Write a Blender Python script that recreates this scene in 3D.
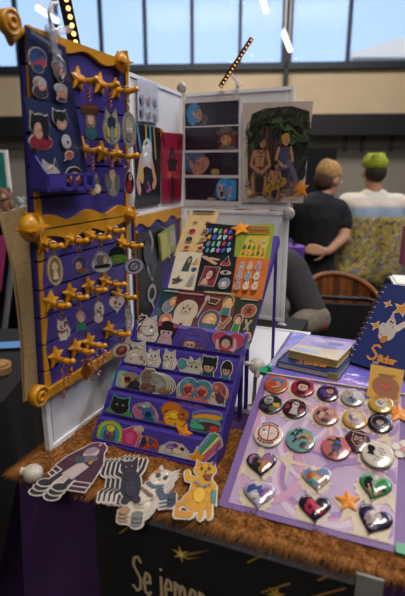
import bpy, math, random
from mathutils import Vector, Matrix
random.seed(7)
scene = bpy.context.scene
for o in list(bpy.data.objects): bpy.data.objects.remove(o)
R = math.radians
V = Vector

# ------------------------------------------------------------------ camera
FPX, CX, CY = 480.0, 202.5, 298.0
PITCH = math.atan(131.0 / FPX)
EYE = V((0, 0, 1.385))
TZ = 0.81                      # table top height
cam_d = bpy.data.cameras.new('camera'); cam = bpy.data.objects.new('camera', cam_d)
scene.collection.objects.link(cam); scene.camera = cam
cam.location = EYE; cam.rotation_euler = (R(90) - PITCH, 0, 0)
cam_d.sensor_fit = 'VERTICAL'; cam_d.sensor_height = 36.0; cam_d.lens = FPX / 596.0 * 36.0
cam_d.dof.use_dof = True; cam_d.dof.focus_distance = 1.18; cam_d.dof.aperture_fstop = 3.0
cam_d.clip_start = 0.02

# ------------------------------------------------------------------ world, lights, exposure
vs = scene.view_settings
scene.display_settings.display_device = 'sRGB'
vs.view_transform = 'Standard'; vs.look = 'None'; vs.gamma = 1.0; vs.exposure = 0.0; vs.use_curve_mapping = False
w = bpy.data.worlds.new('world'); scene.world = w; w.use_nodes = True
bg = w.node_tree.nodes['Background']; bg.inputs[0].default_value = (0.36, 0.55, 0.93, 1); bg.inputs[1].default_value = 1.5
def area(name, loc, target, sx, sy, power, col):
    d = bpy.data.lights.new(name, 'AREA'); d.shape = 'RECTANGLE'; d.size = sx; d.size_y = sy
    d.energy = power; d.color = col
    o = bpy.data.objects.new(name, d); scene.collection.objects.link(o)
    o.location = loc; o.rotation_euler = (V(target) - V(loc)).to_track_quat('-Z', 'Y').to_euler()
    return o
area('hall_lamp_overhead', (0.9, 0.3, 4.6), (0.2, 1.0, 0.8), 1.6, 0.5, 105, (1.0, 0.91, 0.80))
area('hall_lamp_right', (3.2, 1.6, 4.4), (0.3, 1.0, 0.8), 1.8, 0.4, 55, (1.0, 0.92, 0.82))
area('hall_lamp_far', (0.5, 6.0, 4.8), (0.5, 6.5, 0.0), 5.0, 1.0, 270, (1.0, 0.90, 0.79))
area('blue_fill_light', (3.0, 2.4, 4.2), (-0.2, 1.0, 1.5), 2.6, 1.2, 75, (0.55, 0.68, 1.0))  # added bluish fill for the slat boards, placed where no window is
area('fill_light_behind', (-0.4, -2.6, 4.2), (0.0, 1.0, 0.7), 2.4, 0.6, 55, (1.0, 0.92, 0.82))  # unseen fill added behind the camera to brighten the fronts and banner
sd = bpy.data.lights.new('sun', 'SUN'); sd.energy = 2.2; sd.color = (1, .97, .92); sd.angle = .01
sun = bpy.data.objects.new('sun', sd); scene.collection.objects.link(sun); sun.rotation_euler = (R(48), 0, R(12))

# ------------------------------------------------------------------ helpers: materials
def lin(h):
    h = h.lstrip('#'); c = [int(h[i:i+2], 16) / 255 for i in (0, 2, 4)]
    return tuple((x / 12.92 if x <= .04045 else ((x + .055) / 1.055) ** 2.4) for x in c) + (1,)
_m = {}
def mat(h, rough=.5, noise=.10, scale=60, coat=0, metal=0, bump=0, trans=0, alpha=1, emit=0):
    k = (h, rough, noise, scale, coat, metal, bump, trans, alpha, emit)
    if k in _m: return _m[k]
    m = bpy.data.materials.new('surface_' + h.lstrip('#')); m.use_nodes = True
    nt = m.node_tree; b = nt.nodes['Principled BSDF']
    c = lin(h)
    if noise or bump:
        tc = nt.nodes.new('ShaderNodeTexCoord'); n = nt.nodes.new('ShaderNodeTexNoise')
        n.inputs['Scale'].default_value = scale; n.inputs['Detail'].default_value = 4
        nt.links.new(tc.outputs['Object'], n.inputs['Vector'])
        rp = nt.nodes.new('ShaderNodeValToRGB')
        rp.color_ramp.elements[0].color = tuple(x * (1 - noise) for x in c[:3]) + (1,)
        rp.color_ramp.elements[1].color = tuple(min(1, x * (1 + noise)) for x in c[:3]) + (1,)
        rp.color_ramp.elements[0].position = .3; rp.color_ramp.elements[1].position = .7
        nt.links.new(n.outputs['Fac'], rp.inputs['Fac']); nt.links.new(rp.outputs['Color'], b.inputs['Base Color'])
        if bump:
            bp = nt.nodes.new('ShaderNodeBump'); bp.inputs['Strength'].default_value = bump; bp.inputs['Distance'].default_value = .004
            nt.links.new(n.outputs['Fac'], bp.inputs['Height']); nt.links.new(bp.outputs['Normal'], b.inputs['Normal'])
    else: b.inputs['Base Color'].default_value = c
    b.inputs['Roughness'].default_value = rough; b.inputs['Metallic'].default_value = metal
    b.inputs['Coat Weight'].default_value = coat; b.inputs['Coat Roughness'].default_value = .06
    b.inputs['Transmission Weight'].default_value = trans; b.inputs['Alpha'].default_value = alpha
    if emit: b.inputs['Emission Color'].default_value = c; b.inputs['Emission Strength'].default_value = emit
    _m[k] = m; return m
def film(name, h, opac, rough=.08):
    """thin clear plastic: see-through with a glossy sheen"""
    m = bpy.data.materials.new(name); m.use_nodes = True; nt = m.node_tree
    for n in list(nt.nodes): nt.nodes.remove(n)
    out = nt.nodes.new('ShaderNodeOutputMaterial'); tr = nt.nodes.new('ShaderNodeBsdfTransparent')
    gl = nt.nodes.new('ShaderNodeBsdfPrincipled'); mx = nt.nodes.new('ShaderNodeMixShader')
    gl.inputs['Base Color'].default_value = lin(h); gl.inputs['Roughness'].default_value = rough
    no = nt.nodes.new('ShaderNodeTexNoise'); no.inputs['Scale'].default_value = 26; bp = nt.nodes.new('ShaderNodeBump')
    bp.inputs['Strength'].default_value = .5; bp.inputs['Distance'].default_value = .01
    nt.links.new(no.outputs['Fac'], bp.inputs['Height']); nt.links.new(bp.outputs['Normal'], gl.inputs['Normal'])
    mx.inputs[0].default_value = opac
    nt.links.new(tr.outputs[0], mx.inputs[1]); nt.links.new(gl.outputs[0], mx.inputs[2]); nt.links.new(mx.outputs[0], out.inputs[0])
    return m
def emis(name, h, s):
    m = bpy.data.materials.new(name); m.use_nodes = True; nt = m.node_tree
    for n in list(nt.nodes): nt.nodes.remove(n)
    out = nt.nodes.new('ShaderNodeOutputMaterial'); e = nt.nodes.new('ShaderNodeEmission')
    e.inputs[0].default_value = lin(h); e.inputs[1].default_value = s
    nt.links.new(e.outputs[0], out.inputs[0]); return m

# ------------------------------------------------------------------ helpers: meshes
class M:
    def __init__(s): s.v = []; s.f = []; s.mi = []; s.sm = []; s.mats = []
    def slot(s, m):
        if m not in s.mats: s.mats.append(m)
        return s.mats.index(m)
    def add(s, vs, fs, m, smooth=False):
        b = len(s.v); s.v += [tuple(v) for v in vs]; k = s.slot(m)
        for f in fs: s.f.append([b + i for i in f]); s.mi.append(k); s.sm.append(smooth)
    def box(s, c, d, m, rot=None, taper=1.0):
        x, y, z = (q / 2 for q in d); pts = []
        for sz in (-1, 1):
            t = 1 if sz < 0 else taper
            for sx, sy in ((-1, -1), (1, -1), (1, 1), (-1, 1)):
                p = V((sx * x * t, sy * y * t, sz * z))
                if rot: p = rot @ p
                pts.append(p + V(c))
        s.add(pts, [(3, 2, 1, 0), (4, 5, 6, 7), (0, 1, 5, 4), (1, 2, 6, 5), (2, 3, 7, 6), (3, 0, 4, 7)], m)
    def rbox(s, c, d, m, r=.003, rot=None):
        """box with its vertical corners rounded"""
        x, y = d[0] / 2 - r, d[1] / 2 - r; pts = []
        for cx, cy, a0 in ((x, y, 0), (-x, y, 90), (-x, -y, 180), (x, -y, 270)):
            for k in range(4): a = R(a0 + 30 * k); pts.append((cx + r * math.cos(a), cy + r * math.sin(a)))
        n = len(pts); vs = [V((p[0], p[1], z)) for z in (-d[2] / 2, d[2] / 2) for p in pts]
        vs = [(rot @ v if rot else v) + V(c) for v in vs]
        s.add(vs, [list(range(n - 1, -1, -1)), list(range(n, 2 * n))] + [(i, (i + 1) % n, n + (i + 1) % n, n + i) for i in range(n)], m)
    def prism(s, pts, z0, z1, m):
        n = len(pts)
        if sum(pts[i][0] * pts[(i + 1) % n][1] - pts[(i + 1) % n][0] * pts[i][1] for i in range(n)) < 0: pts = pts[::-1]
        s.add([(p[0], p[1], z0) for p in pts] + [(p[0], p[1], z1) for p in pts],
              [list(range(n - 1, -1, -1)), list(range(n, 2 * n))] + [(i, (i + 1) % n, n + (i + 1) % n, n + i) for i in range(n)], m)
    def ngon(s, pts, zf, m):
        n = len(pts)
        if sum(pts[i][0] * pts[(i + 1) % n][1] - pts[(i + 1) % n][0] * pts[i][1] for i in range(n)) < 0: pts = pts[::-1]
        if callable(zf):
            cx = sum(p[0] for p in pts) / n; cy = sum(p[1] for p in pts) / n
            mid = [((p[0] + cx) / 2, (p[1] + cy) / 2) for p in pts]
            vs = [(p[0], p[1], zf(*p)) for p in pts + mid + [(cx, cy)]]
            fs = [(i, (i + 1) % n, n + (i + 1) % n, n + i) for i in range(n)] + [(n + i, n + (i + 1) % n, 2 * n) for i in range(n)]
            s.add(vs, fs, m, True)
        else: s.add([(p[0], p[1], zf) for p in pts], [list(range(n))], m)
    def cyl(s, p0, p1, r0, r1, m, n=12, smooth=True):
        p0, p1 = V(p0), V(p1); d = (p1 - p0).normalized(); a = d.orthogonal().normalized(); b = d.cross(a)
        vs = []
        for p, r in ((p0, r0), (p1, r1)):
            vs += [p + (a * math.cos(2 * math.pi * i / n) + b * math.sin(2 * math.pi * i / n)) * r for i in range(n)]
        s.add(vs, [(i, (i + 1) % n, n + (i + 1) % n, n + i) for i in range(n)], m, smooth)
        s.add(vs, [list(range(n - 1, -1, -1)), list(range(n, 2 * n))], m)
    def ball(s, c, r, m, sc=(1, 1, 1), n=12, rot=None):
        k = n // 2; vs = [V((0, 0, -1))]
        for j in range(1, k):
            t = -math.pi / 2 + math.pi * j / k
            vs += [V((math.cos(t) * math.cos(2 * math.pi * i / n), math.cos(t) * math.sin(2 * math.pi * i / n), math.sin(t))) for i in range(n)]
        vs.append(V((0, 0, 1))); o = []
        for v in vs:
            q = V((v[0] * r * sc[0], v[1] * r * sc[1], v[2] * r * sc[2]))
            if rot: q = rot @ q
            o.append(q + V(c))
        fs = [(0, 1 + (i + 1) % n, 1 + i) for i in range(n)]
        for j in range(k - 2):
            a = 1 + j * n; b = a + n
            fs += [(a + i, a + (i + 1) % n, b + (i + 1) % n, b + i) for i in range(n)]
        l = 1 + (k - 2) * n; t = len(vs) - 1
        fs += [(l + i, l + (i + 1) % n, t) for i in range(n)]
        s.add(o, fs, m, True)
    def tube(s, pts, r, m, n=8, closed=False):
        pts = [V(p) for p in pts]; N = len(pts); rings = []
        for i, p in enumerate(pts):
            a = pts[(i - 1) % N] if (closed or i > 0) else p; b = pts[(i + 1) % N] if (closed or i < N - 1) else p
            d = (b - a).normalized(); u = d.cross(V((.137, .21, .968))).normalized(); w_ = d.cross(u)
            rr = r[i] if isinstance(r, (list, tuple)) else r
            rings.append([p + (u * math.cos(2 * math.pi * k / n) + w_ * math.sin(2 * math.pi * k / n)) * rr for k in range(n)])
        vs = [q for g in rings for q in g]; fs = []
        for i in range(N if closed else N - 1):
            a = i * n; b = ((i + 1) % N) * n
            fs += [(a + k, b + k, b + (k + 1) % n, a + (k + 1) % n) for k in range(n)]
        if not closed: fs += [list(range(n)), list(range((N - 1) * n + n - 1, (N - 1) * n - 1, -1))]
        s.add(vs, fs, m, True)
    def lathe(s, prof, m, n=28, c=(0, 0, 0)):
        vs = []; N = len(prof)
        for r, z in prof: vs += [(c[0] + r * math.cos(2 * math.pi * i / n), c[1] + r * math.sin(2 * math.pi * i / n), c[2] + z) for i in range(n)]
        fs = [(j * n + i, j * n + (i + 1) % n, (j + 1) * n + (i + 1) % n, (j + 1) * n + i) for j in range(N - 1) for i in range(n)]
        s.add(vs, fs, m, True)
    def build(s, name, parent=None, mw=None):
        me = bpy.data.meshes.new(name); me.from_pydata(s.v, [], s.f); me.update()
        for m in s.mats: me.materials.append(m)
        me.polygons.foreach_set('material_index', s.mi); me.polygons.foreach_set('use_smooth', s.sm)
        o = bpy.data.objects.new(name, me); scene.collection.objects.link(o)
        if mw is not None: o.matrix_world = mw
        if parent is not None: o.parent = parent
        return o
def tag(o, label, cat, group=None, kind=None):
    o['label'] = label; o['category'] = cat
    if group: o['group'] = group
    if kind: o['kind'] = kind
    return o
def root(name, label, cat, mw, group=None):
    o = bpy.data.objects.new(name, None); scene.collection.objects.link(o); o.empty_display_size = .02
    o.matrix_world = mw; return tag(o, label, cat, group)
def struct(m, name, mw=None):
    o = m.build(name, None, mw); o['kind'] = 'structure'; return o

# ------------------------------------------------------------------ helpers: the planes things lie on
class Pl:
    def __init__(s, o, ex, ey):
        s.o = V(o); s.ex = V(ex).normalized(); s.ey = V(ey).normalized(); s.n = s.ex.cross(s.ey).normalized()
    def off(s, d): return Pl(s.o + s.n * d, s.ex, s.ey)
    def pt(s, x, y, z=0): return s.o + s.ex * x + s.ey * y + s.n * z
    def mw(s, x=0, y=0, z=0, rot=0):
        c, q = math.cos(rot), math.sin(rot); a = s.ex * c + s.ey * q; b = s.ey * c - s.ex * q; p = s.pt(x, y, z)
        return Matrix(((a.x, b.x, s.n.x, p.x), (a.y, b.y, s.n.y, p.y), (a.z, b.z, s.n.z, p.z), (0, 0, 0, 1)))
def ray(u, v):
    x = (u - CX) / FPX; y = (CY - v) / FPX
    return V((x, math.cos(PITCH) + y * math.sin(PITCH), -math.sin(PITCH) + y * math.cos(PITCH)))
def hit(u, v, P):
    """where a point seen in the photograph lies on a plane of the place, in the plane's own coordinates"""
    d = ray(u, v); p = EYE + d * ((P.o - EYE).dot(P.n) / d.dot(P.n)) - P.o
    return p.dot(P.ex), p.dot(P.ey)
def rect(P, x0, y0, x1, y1):
    cx, cy = hit((x0 + x1) / 2, (y0 + y1) / 2, P); ym = (y0 + y1) / 2; xm = (x0 + x1) / 2
    a = hit(x0, ym, P); b = hit(x1, ym, P); c = hit(xm, y1, P); d = hit(xm, y0, P)
    return cx, cy, abs(b[0] - a[0]), abs(d[1] - c[1])
def at(u, v, dist):
    d = ray(u, v); return EYE + d * (dist / d.y)
TH = R(-21.6)
E_ = V((math.cos(TH), math.sin(TH), 0)); N_ = V((-E_.y, E_.x, 0)); Z_ = V((0, 0, 1))
EDGE = V((-0.353, 0.806, TZ))                         # front left corner of the table
def bt(a, b, z=TZ): q = EDGE + E_ * a + N_ * b; return V((q.x, q.y, z))
TABLE = Pl(EDGE, E_, N_)
FRONT = Pl(EDGE - N_ * .004, E_, Z_)
BA = .952; BM = 1.2785; BT = 1.600
UA = V((.41, .912, 0)).normalized()
NA = UA.cross(V((0, 0, 1)))
SLAT = Pl(V((-.301, .85, BM)) - NA * .020 - UA * .0, (UA - NA * .012).normalized(), (V((0, 0, 1)) + NA * .045))                   # purple slat boards
CORNER = V((-.077, 1.93, TZ))
PB = Pl(CORNER - V((.14, .44, 0)), (.14, .44, 0), Z_)
PC = Pl(CORNER, (.389, -.182, 0), Z_)
STB = V((-.230, .918, TZ))                            # tiered stand, front left foot
tb = R(23.0)
BUT = Pl(V((.036, .706, TZ + .012)), E_, N_ * math.cos(tb) + Z_ * math.sin(tb))
RKA = math.atan2(.386 - .196, .50 - .245)
RACK = Pl(STB + N_ * .245 + Z_ * .196, E_, N_ * math.cos(RKA) + Z_ * math.sin(RKA))

# ------------------------------------------------------------------ helpers: flat printed art
def ell(x, y, rx, ry, rot=0, n=18):
    c, q = math.cos(R(rot)), math.sin(R(rot)); o = []
    for i in range(n):
        t = 2 * math.pi * i / n; a, b = rx * math.cos(t), ry * math.sin(t); o.append((x + a * c - b * q, y + a * q + b * c))
    return o
def star(x, y, r, n=5, inn=.45, rot=90):
    return [(x + (r if i % 2 == 0 else r * inn) * math.cos(R(rot) + math.pi * i / n), y + (r if i % 2 == 0 else r * inn) * math.sin(R(rot) + math.pi * i / n)) for i in range(2 * n)]
def heart(x, y, w_, h_, n=30):
    o = []
    for i in range(n):
        t = 2 * math.pi * i / n
        o.append((x + w_ / 2 * math.sin(t) ** 3, y + h_ / 30 * (13 * math.cos(t) - 5 * math.cos(2 * t) - 2 * math.cos(3 * t) - math.cos(4 * t) + 2)))
    return o
def stroke(pts, wd):
    """list of polygons making a pen stroke"""
    o = []
    for a, b in zip(pts, pts[1:]):
        dx, dy = b[0] - a[0], b[1] - a[1]; l = math.hypot(dx, dy) or 1e-6; nx, ny = -dy / l * wd / 2, dx / l * wd / 2
        o.append([(a[0] + nx, a[1] + ny), (a[0] - nx, a[1] - ny), (b[0] - nx, b[1] - ny), (b[0] + nx, b[1] + ny)])
    return o + [ell(p[0], p[1], wd / 2, wd / 2, 0, 8) for p in pts]
def dil(pts, o):
    n = len(pts)
    if sum(pts[i][0] * pts[(i + 1) % n][1] - pts[(i + 1) % n][0] * pts[i][1] for i in range(n)) < 0: pts = pts[::-1]
    r = []
    for i in range(n):
        a, b, c = pts[i - 1], pts[i], pts[(i + 1) % n]
        n1 = V((b[1] - a[1], a[0] - b[0])); n2 = V((c[1] - b[1], b[0] - c[0]))
        if n1.length < 1e-9 or n2.length < 1e-9: r.append(b); continue
        n1.normalize(); n2.normalize(); m = n1 + n2
        if m.length < 1e-3: r.append(b); continue
        m.normalize(); k = min(o / max(.35, m.dot(n1)), 2 * o); r.append((b[0] + m.x * k, b[1] + m.y * k))
    return r
def polys(item):
    """an art item -> (list of polygons, colour)"""
    t = item[0]
    if t == 'e': return [ell(*item[1:6])], item[6]
    if t == 's': return [star(*item[1:7])], item[7]
    if t == 'h': return [heart(*item[1:5])], item[5]
    if t == 'p': return [item[1]], item[2]
    if t == 'l': return stroke(item[1], item[2]), item[3]
def shade(h, k):
    h = h.lstrip('#'); return '#' + ''.join('%02x' % max(0, min(255, int(int(h[i:i+2], 16) * k))) for i in (0, 2, 4))
def paint(m, art, w_, h_, z, rough=.35, coat=.3, step=.00006, dome=None, ink=0):
    i = 0
    for it in art:
        ps, col = polys(it)
        if ink and it[0] in 'eph':
            for p in ps:
                q = [(x * w_, y * h_) for x, y in p]
                if max(a for a, b in q) - min(a for a, b in q) > .007: i += 1; m.ngon(dil(q, ink), z + i * step, mat(shade(col, .3), rough, .08, 200, coat))
        for p in ps:
            q = [(x * w_, y * h_) for x, y in p]; i += 1
            if dome: m.ngon(q, (lambda zz: lambda x, y: dome(x, y) + zz)(z + i * step), mat(col, rough, .08, 200, coat))
            else: m.ngon(q, z + i * step, mat(col, rough, .08, 200, coat))
def busy(art, seed):
    """adds the drawn details of a printed sticker: hatch strokes, dots and darker folds inside its larger shapes"""
    q = random.Random(seed); o = []
    for it in art:
        o.append(it)
        if it[0] == 'e' and it[3] > .15 and it[4] > .13:
            x, y, rx, ry, rot, col = it[1:7]
            for k in range(4):
                t = q.uniform(0, 6.28); d = q.uniform(.25, .72); a, b = x + rx * d * math.cos(t), y + ry * d * math.sin(t); L = .24 * min(rx, ry)
                c2 = shade(col, q.choice((.55, .7, 1.25, 1.4)))
                if k % 2: o.append(('l', [(a - L, b - L * q.uniform(-.6, .6)), (a, b + L * .3), (a + L, b + L * q.uniform(-.6, .6))], .035, c2))
                else: o.append(('e', a, b, L * q.uniform(.4, .9), L * q.uniform(.3, .7), q.uniform(0, 90), c2))
    return o
def sticker_mesh(art, w_, h_, out=.0022, t=.0006, base='#d9d2c6', body=None, rough=.35, coat=.3):
    body = body or art; art = busy(art, int(w_ * 1e5) + len(art))
    m = M(); bw = mat(base, rough + .05, .04, 90, coat); k = 0
    for it in (body or art):
        for p in polys(it)[0]:
            k += 1; m.prism(dil([(x * w_, y * h_) for x, y in p], out), 0, t + k * 1e-6, bw)
    paint(m, art, w_, h_, t + 1e-4, rough, coat, .00003, None, .0007)
    return m
def cat(c, d='#2a2630', belly=None, eye='#20242c', acc=None):
    a = [('l', [(.18, -.38), (.36, -.30), (.42, -.08), (.36, .05)], .09, c), ('e', 0, -.2, .27, .28, 0, c),
         ('p', [(-.30, .22), (-.27, .5), (-.06, .36)], c), ('p', [(.30, .22), (.27, .5), (.06, .36)], c), ('e', 0, .16, .33, .24, 0, c),
         ('e', -.13, -.42, .10, .07, 0, c), ('e', .13, -.42, .10, .07, 0, c)]
    if belly: a += [('e', 0, -.2, .16, .2, 0, belly)]
    if acc: a += [('l', [(-.2, -.04), (0, -.09), (.2, -.04)], .07, acc)]
    a += [('e', -.13, .17, .055, .06, 0, eye), ('e', .13, .17, .055, .06, 0, eye), ('p', [(-.03, .09), (.03, .09), (0, .05)], d), ('l', [(-.06, .02), (0, .04), (.06, .02)], .02, d)]
    return a
def doll(hair, skin, cloth, acc=None, hat=None):
    a = [('e', 0, .14, .34, .33, 0, hair), ('p', [(-.2, -.08), (.2, -.08), (.32, -.48), (-.32, -.48)], cloth), ('e', 0, .06, .23, .22, 0, skin),
         ('p', [(-.25, .12), (.25, .12), (.18, .34), (-.18, .34)], hair), ('e', -.09, .03, .035, .05, 0, '#2a2028'), ('e', .09, .03, .035, .05, 0, '#2a2028'),
         ('l', [(-.04, -.08), (.04, -.08)], .02, '#8c3a3a')]
    if acc: a += [('e', -.3, .32, .09, .08, 30, acc), ('e', .3, .32, .09, .08, -30, acc)]
    if hat: a += [('e', 0, .34, .42, .07, 0, hat), ('e', 0, .4, .2, .1, 0, hat)]
    return a
def clump(cols, seed, n=9):
    r = random.Random(seed); a = [('e', 0, -.05, .38, .34, 0, cols[0])]
    for i in range(n):
        t = 2 * math.pi * i / n; k = r.uniform(.15, .34); a.append(('e', k * math.cos(t), k * math.sin(t) * .9, r.uniform(.08, .17), r.uniform(.08, .15), r.uniform(0, 90), cols[i % len(cols)]))
    return a
# handwriting strokes, unit height letters
GL = {'S': (.6, [[(.52, .88), (.38, 1), (.15, .92), (.1, .72), (.3, .55), (.5, .38), (.48, .1), (.25, 0), (.05, .12)]]),
 'e': (.5, [[(.08, .34), (.42, .38), (.38, .6), (.2, .64), (.07, .4), (.12, .08), (.3, 0), (.45, .12)]]),
 'j': (.3, [[(.18, .62), (.2, 0), (.15, -.35), (0, -.38)], [(.18, .84), (.19, .86)]]),
 'm': (.75, [[(.08, .64), (.09, 0)], [(.09, .42), (.2, .62), (.34, .55), (.36, 0)], [(.36, .42), (.48, .62), (.62, .55), (.64, 0)]]),
 'n': (.52, [[(.08, .64), (.09, 0)], [(.09, .42), (.22, .63), (.38, .55), (.4, 0)]]),
 'z': (.5, [[(.06, .6), (.42, .6), (.06, .02), (.44, .02)]]),
 't': (.4, [[(.2, .95), (.2, .08), (.34, 0)], [(.04, .64), (.36, .66)]]), 'i': (.22, [[(.1, .62), (.11, 0)], [(.1, .84), (.11, .86)]]),
 'c': (.46, [[(.4, .52), (.24, .63), (.08, .42), (.1, .1), (.26, 0), (.42, .1)]]), 'k': (.48, [[(.08, 1), (.09, 0)], [(.38, .6), (.1, .28), (.4, 0)]]),
 'r': (.4, [[(.08, .64), (.09, 0)], [(.09, .4), (.2, .6), (.36, .58)]]), 'b': (.48, [[(.08, 1), (.08, .05), (.25, 0), (.4, .15), (.38, .5), (.22, .62), (.08, .45)]]),
 'o': (.5, [ell(.24, .31, .18, .31, 0, 10) + [(.42, .31)]]), ' ': (.34, []), 'P': (.55, [[(.08, 0), (.08, 1), (.34, .98), (.44, .75), (.34, .52), (.1, .5)]]),
 'D': (.58, [[(.08, 0), (.08, 1), (.32, .95), (.48, .6), (.42, .2), (.28, 0), (.08, 0)]])}
def write(txt, x, y, h_, wd, col, slope=0.0, tracking=.06):
    """pen-written words as art items in metres"""
    a = []
    for ch in txt:
        adv, st = GL[ch]
        for s_ in st: a.append(('l', [(x + px * h_, y + py * h_ + slope * (px * h_)) for px, py in s_], wd, col))
        x += (adv + tracking) * h_; y += slope * (adv + tracking) * h_
    return a
# ================================================================== THE HALL
FZ = -0.08
wt = R(4.0)
PW = Pl((0, 9.2, FZ), (math.cos(wt), -math.sin(wt), 0), Z_)
cream = mat('#cbb99d', .8, .05, 3); greyw = mat('#8d8881', .85, .06, 3); dark = mat('#0c0d14', .6, .1, 5)
def wy(v, u=202): return hit(u, v, PW)[1]
WB = wy(71); CB = wy(117); DB = wy(137)
WX0, WX1 = -9.0, 12.0
m = M(); m.box((1.5, .6, -.05), (21, 22, .1), mat('#4a4644', .55, .15, 2)); struct(m, 'floor', Matrix.Translation((0, 0, FZ)))
m = M(); m.box((1.5, .6, 0), (21, 22, .1), mat('#8a8378', .9, .05, 2)); struct(m, 'ceiling', Matrix.Translation((0, 0, 5.9)))
m = M()
m.box(((WX0 + WX1) / 2, (CB + WB) / 2, -.1), (WX1 - WX0, WB - CB, .2), cream)
m.box(((WX0 + WX1) / 2, CB / 2, -.1), (WX1 - WX0, CB, .2), greyw)
struct(m, 'wall_back', PW.mw())
m = M(); m.box((0, 0, 0), (.1, 22, 6), mat('#8f897e', .9, .05, 2)); struct(m, 'wall_left', Matrix.Translation((-8.9, .6, 2.9)))
m = M(); m.box((0, 0, 0), (.1, 22, 6), mat('#8f897e', .9, .05, 2)); struct(m, 'wall_right', Matrix.Translation((11.8, .6, 2.9)))
m = M(); m.box((0, 0, 0), (21, .1, 6), mat('#8f897e', .9, .05, 2)); struct(m, 'wall_front', Matrix.Translation((1.5, -10.2, 2.9)))
m = M(); m.box(((WX0 + WX1) / 2, (CB + DB) / 2, .2), (WX1 - WX0, CB - DB, .4), dark); struct(m, 'trim_1', PW.mw())      # dark soffit band
m = M(); m.box(((WX0 + WX1) / 2, DB - .18, .03), (WX1 - WX0, .05, .06), mat('#6b665f', .6, .1, 5)); struct(m, 'trim_2', PW.mw())
for i, u in enumerate((345, 362, 391)):
    x = hit(u, 140, PW)[0]; m = M(); m.box((x, DB - .12, .05), (.05, .26, .08), mat('#4c4844', .6)); struct(m, 'trim_%d' % (3 + i), PW.mw())
mull = [-106, -62, -18, 17, 57, 101, 145, 192, 240, 287, 349, 411, 470]
xs = [hit(u, 40, PW)[0] for u in mull]; frame = mat('#1c2a38', .5, .1, 5)
glass = film('window_glass', '#e8f2ff', .10, .04); WT = 5.75
for i in range(len(xs) - 1):
    m = M(); m.box(((xs[i] + xs[i + 1]) / 2, (WB + WT) / 2, -.08), (xs[i + 1] - xs[i], WT - WB, .012), glass)
    struct(m, 'window_%d' % (i + 1), PW.mw())
m = M(); m.box(((WX0 + WX1) / 2, WB + .05, -.02), (WX1 - WX0, .11, .26), frame); struct(m, 'trim_6', PW.mw())
for i, x in enumerate(xs):
    m = M(); th = .17 if mull[i] == 287 else .06
    m.box((x, (WB + WT) / 2, -.02), (th, WT - WB, .22 if th > .1 else .1), frame if th < .1 else mat('#161a22', .5, .1, 5))
    if th > .1: m.box((x, WB - .5, .06), (.075, 1.2, .1), mat('#161a22', .5, .1, 5))
    struct(m, 'trim_%d' % (7 + i), PW.mw())
for u in (-18,): pass
m = M()                                                        # strip of wall either side of the glazing
m.box((WX0 + (xs[0] - WX0) / 2, (WB + WT) / 2, -.1), (xs[0] - WX0, WT - WB + .4, .2), cream)
m.box((xs[-1] + (WX1 - xs[-1]) / 2, (WB + WT) / 2, -.1), (WX1 - xs[-1], WT - WB + .4, .2), cream); struct(m, 'wall_back_piers', PW.mw())
# white roof of the building next door, seen through the right-hand panes
RO = Pl(PW.o + V((0, 5.0, 0)), PW.ex, Z_); q = [hit(351, 57, RO), hit(352, 52, RO), hit(402, 36, RO), hit(430, 50, RO), hit(430, 57, RO)]
m = M(); m.prism([(x, y) for x, y in q], -3.0, 0, mat('#f2efe8', .7, .03, 2)); m.prism([(q[0][0] + .1, 0.1), (q[0][0] + .1, q[0][1]), (q[-1][0], q[-1][1]), (q[-1][0], .1)], -2.9, -.1, mat('#9aa0a8', .8))
tag(m.build('neighbouring_roof', None, RO.mw()), 'white sloping roof of the building outside the right-hand windows', 'roof')
# glowing tubes added to imitate lamp streaks reflected in the window glass
tl = emis('tube_glow', '#f4f6ff', 3.0)
def hung(u0, v0, u1, v1, dist, label):
    a, b = at(u0, v0, dist), at(u1, v1, dist + .9); d = b - a
    r = root('reflection_tube', label, 'lamp', Matrix.Translation(a), 'tubes imitating lamp reflections high in the windows')
    m = M(); m.cyl((0, 0, 0), d, .035, .035, tl, 10); m.build('tube', r)
    m = M(); m.cyl(d * .02 + V((0, 0, .05)), d * .98 + V((0, 0, .05)), .03, .03, mat('#c9ccd2', .4), 8)
    m.build('housing', r)
    for k in (.15, .85):
        m = M(); p = d * k + V((0, 0, .05)); m.cyl(p, (p.x, p.y, 5.85 - a.z), .008, .008, mat('#c9ccd2', .4), 6); m.build('suspension_wire', r)
hung(38, 8, 57, 21, 7.6, 'bright tube imitating a lamp reflection in the windows above the left sticker sheet')
hung(262, -2, 266, 11, 7.6, 'short bright tube imitating a lamp reflection, cut by the top of the photo')
hung(284, 34, 290, 50, 7.6, 'bright tube imitating a lamp reflection beside the thick dark window column')

# ================================================================== BEHIND THE STALL
black = mat('#0d0c10', .8, .2, 20); blackc = mat('#0d0c10', .9, .25, 40, bump=.4)
# dark stand behind the visitors
m = M(); a = at(304, 148, 4.6); b = at(336, 150, 4.6)
m.box((0, 0, 0), (b.x - a.x, .08, a.z - FZ), blackc)
m.box((0, 0, -(a.z - FZ) / 2 + .02), (b.x - a.x + .1, .4, .04), black)
tag(m.build('display_screen', None, Matrix.Translation(((a.x + b.x) / 2, 4.6, (a.z + FZ) / 2))), 'black fabric display screen behind the person in the black t-shirt', 'screen')
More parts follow.
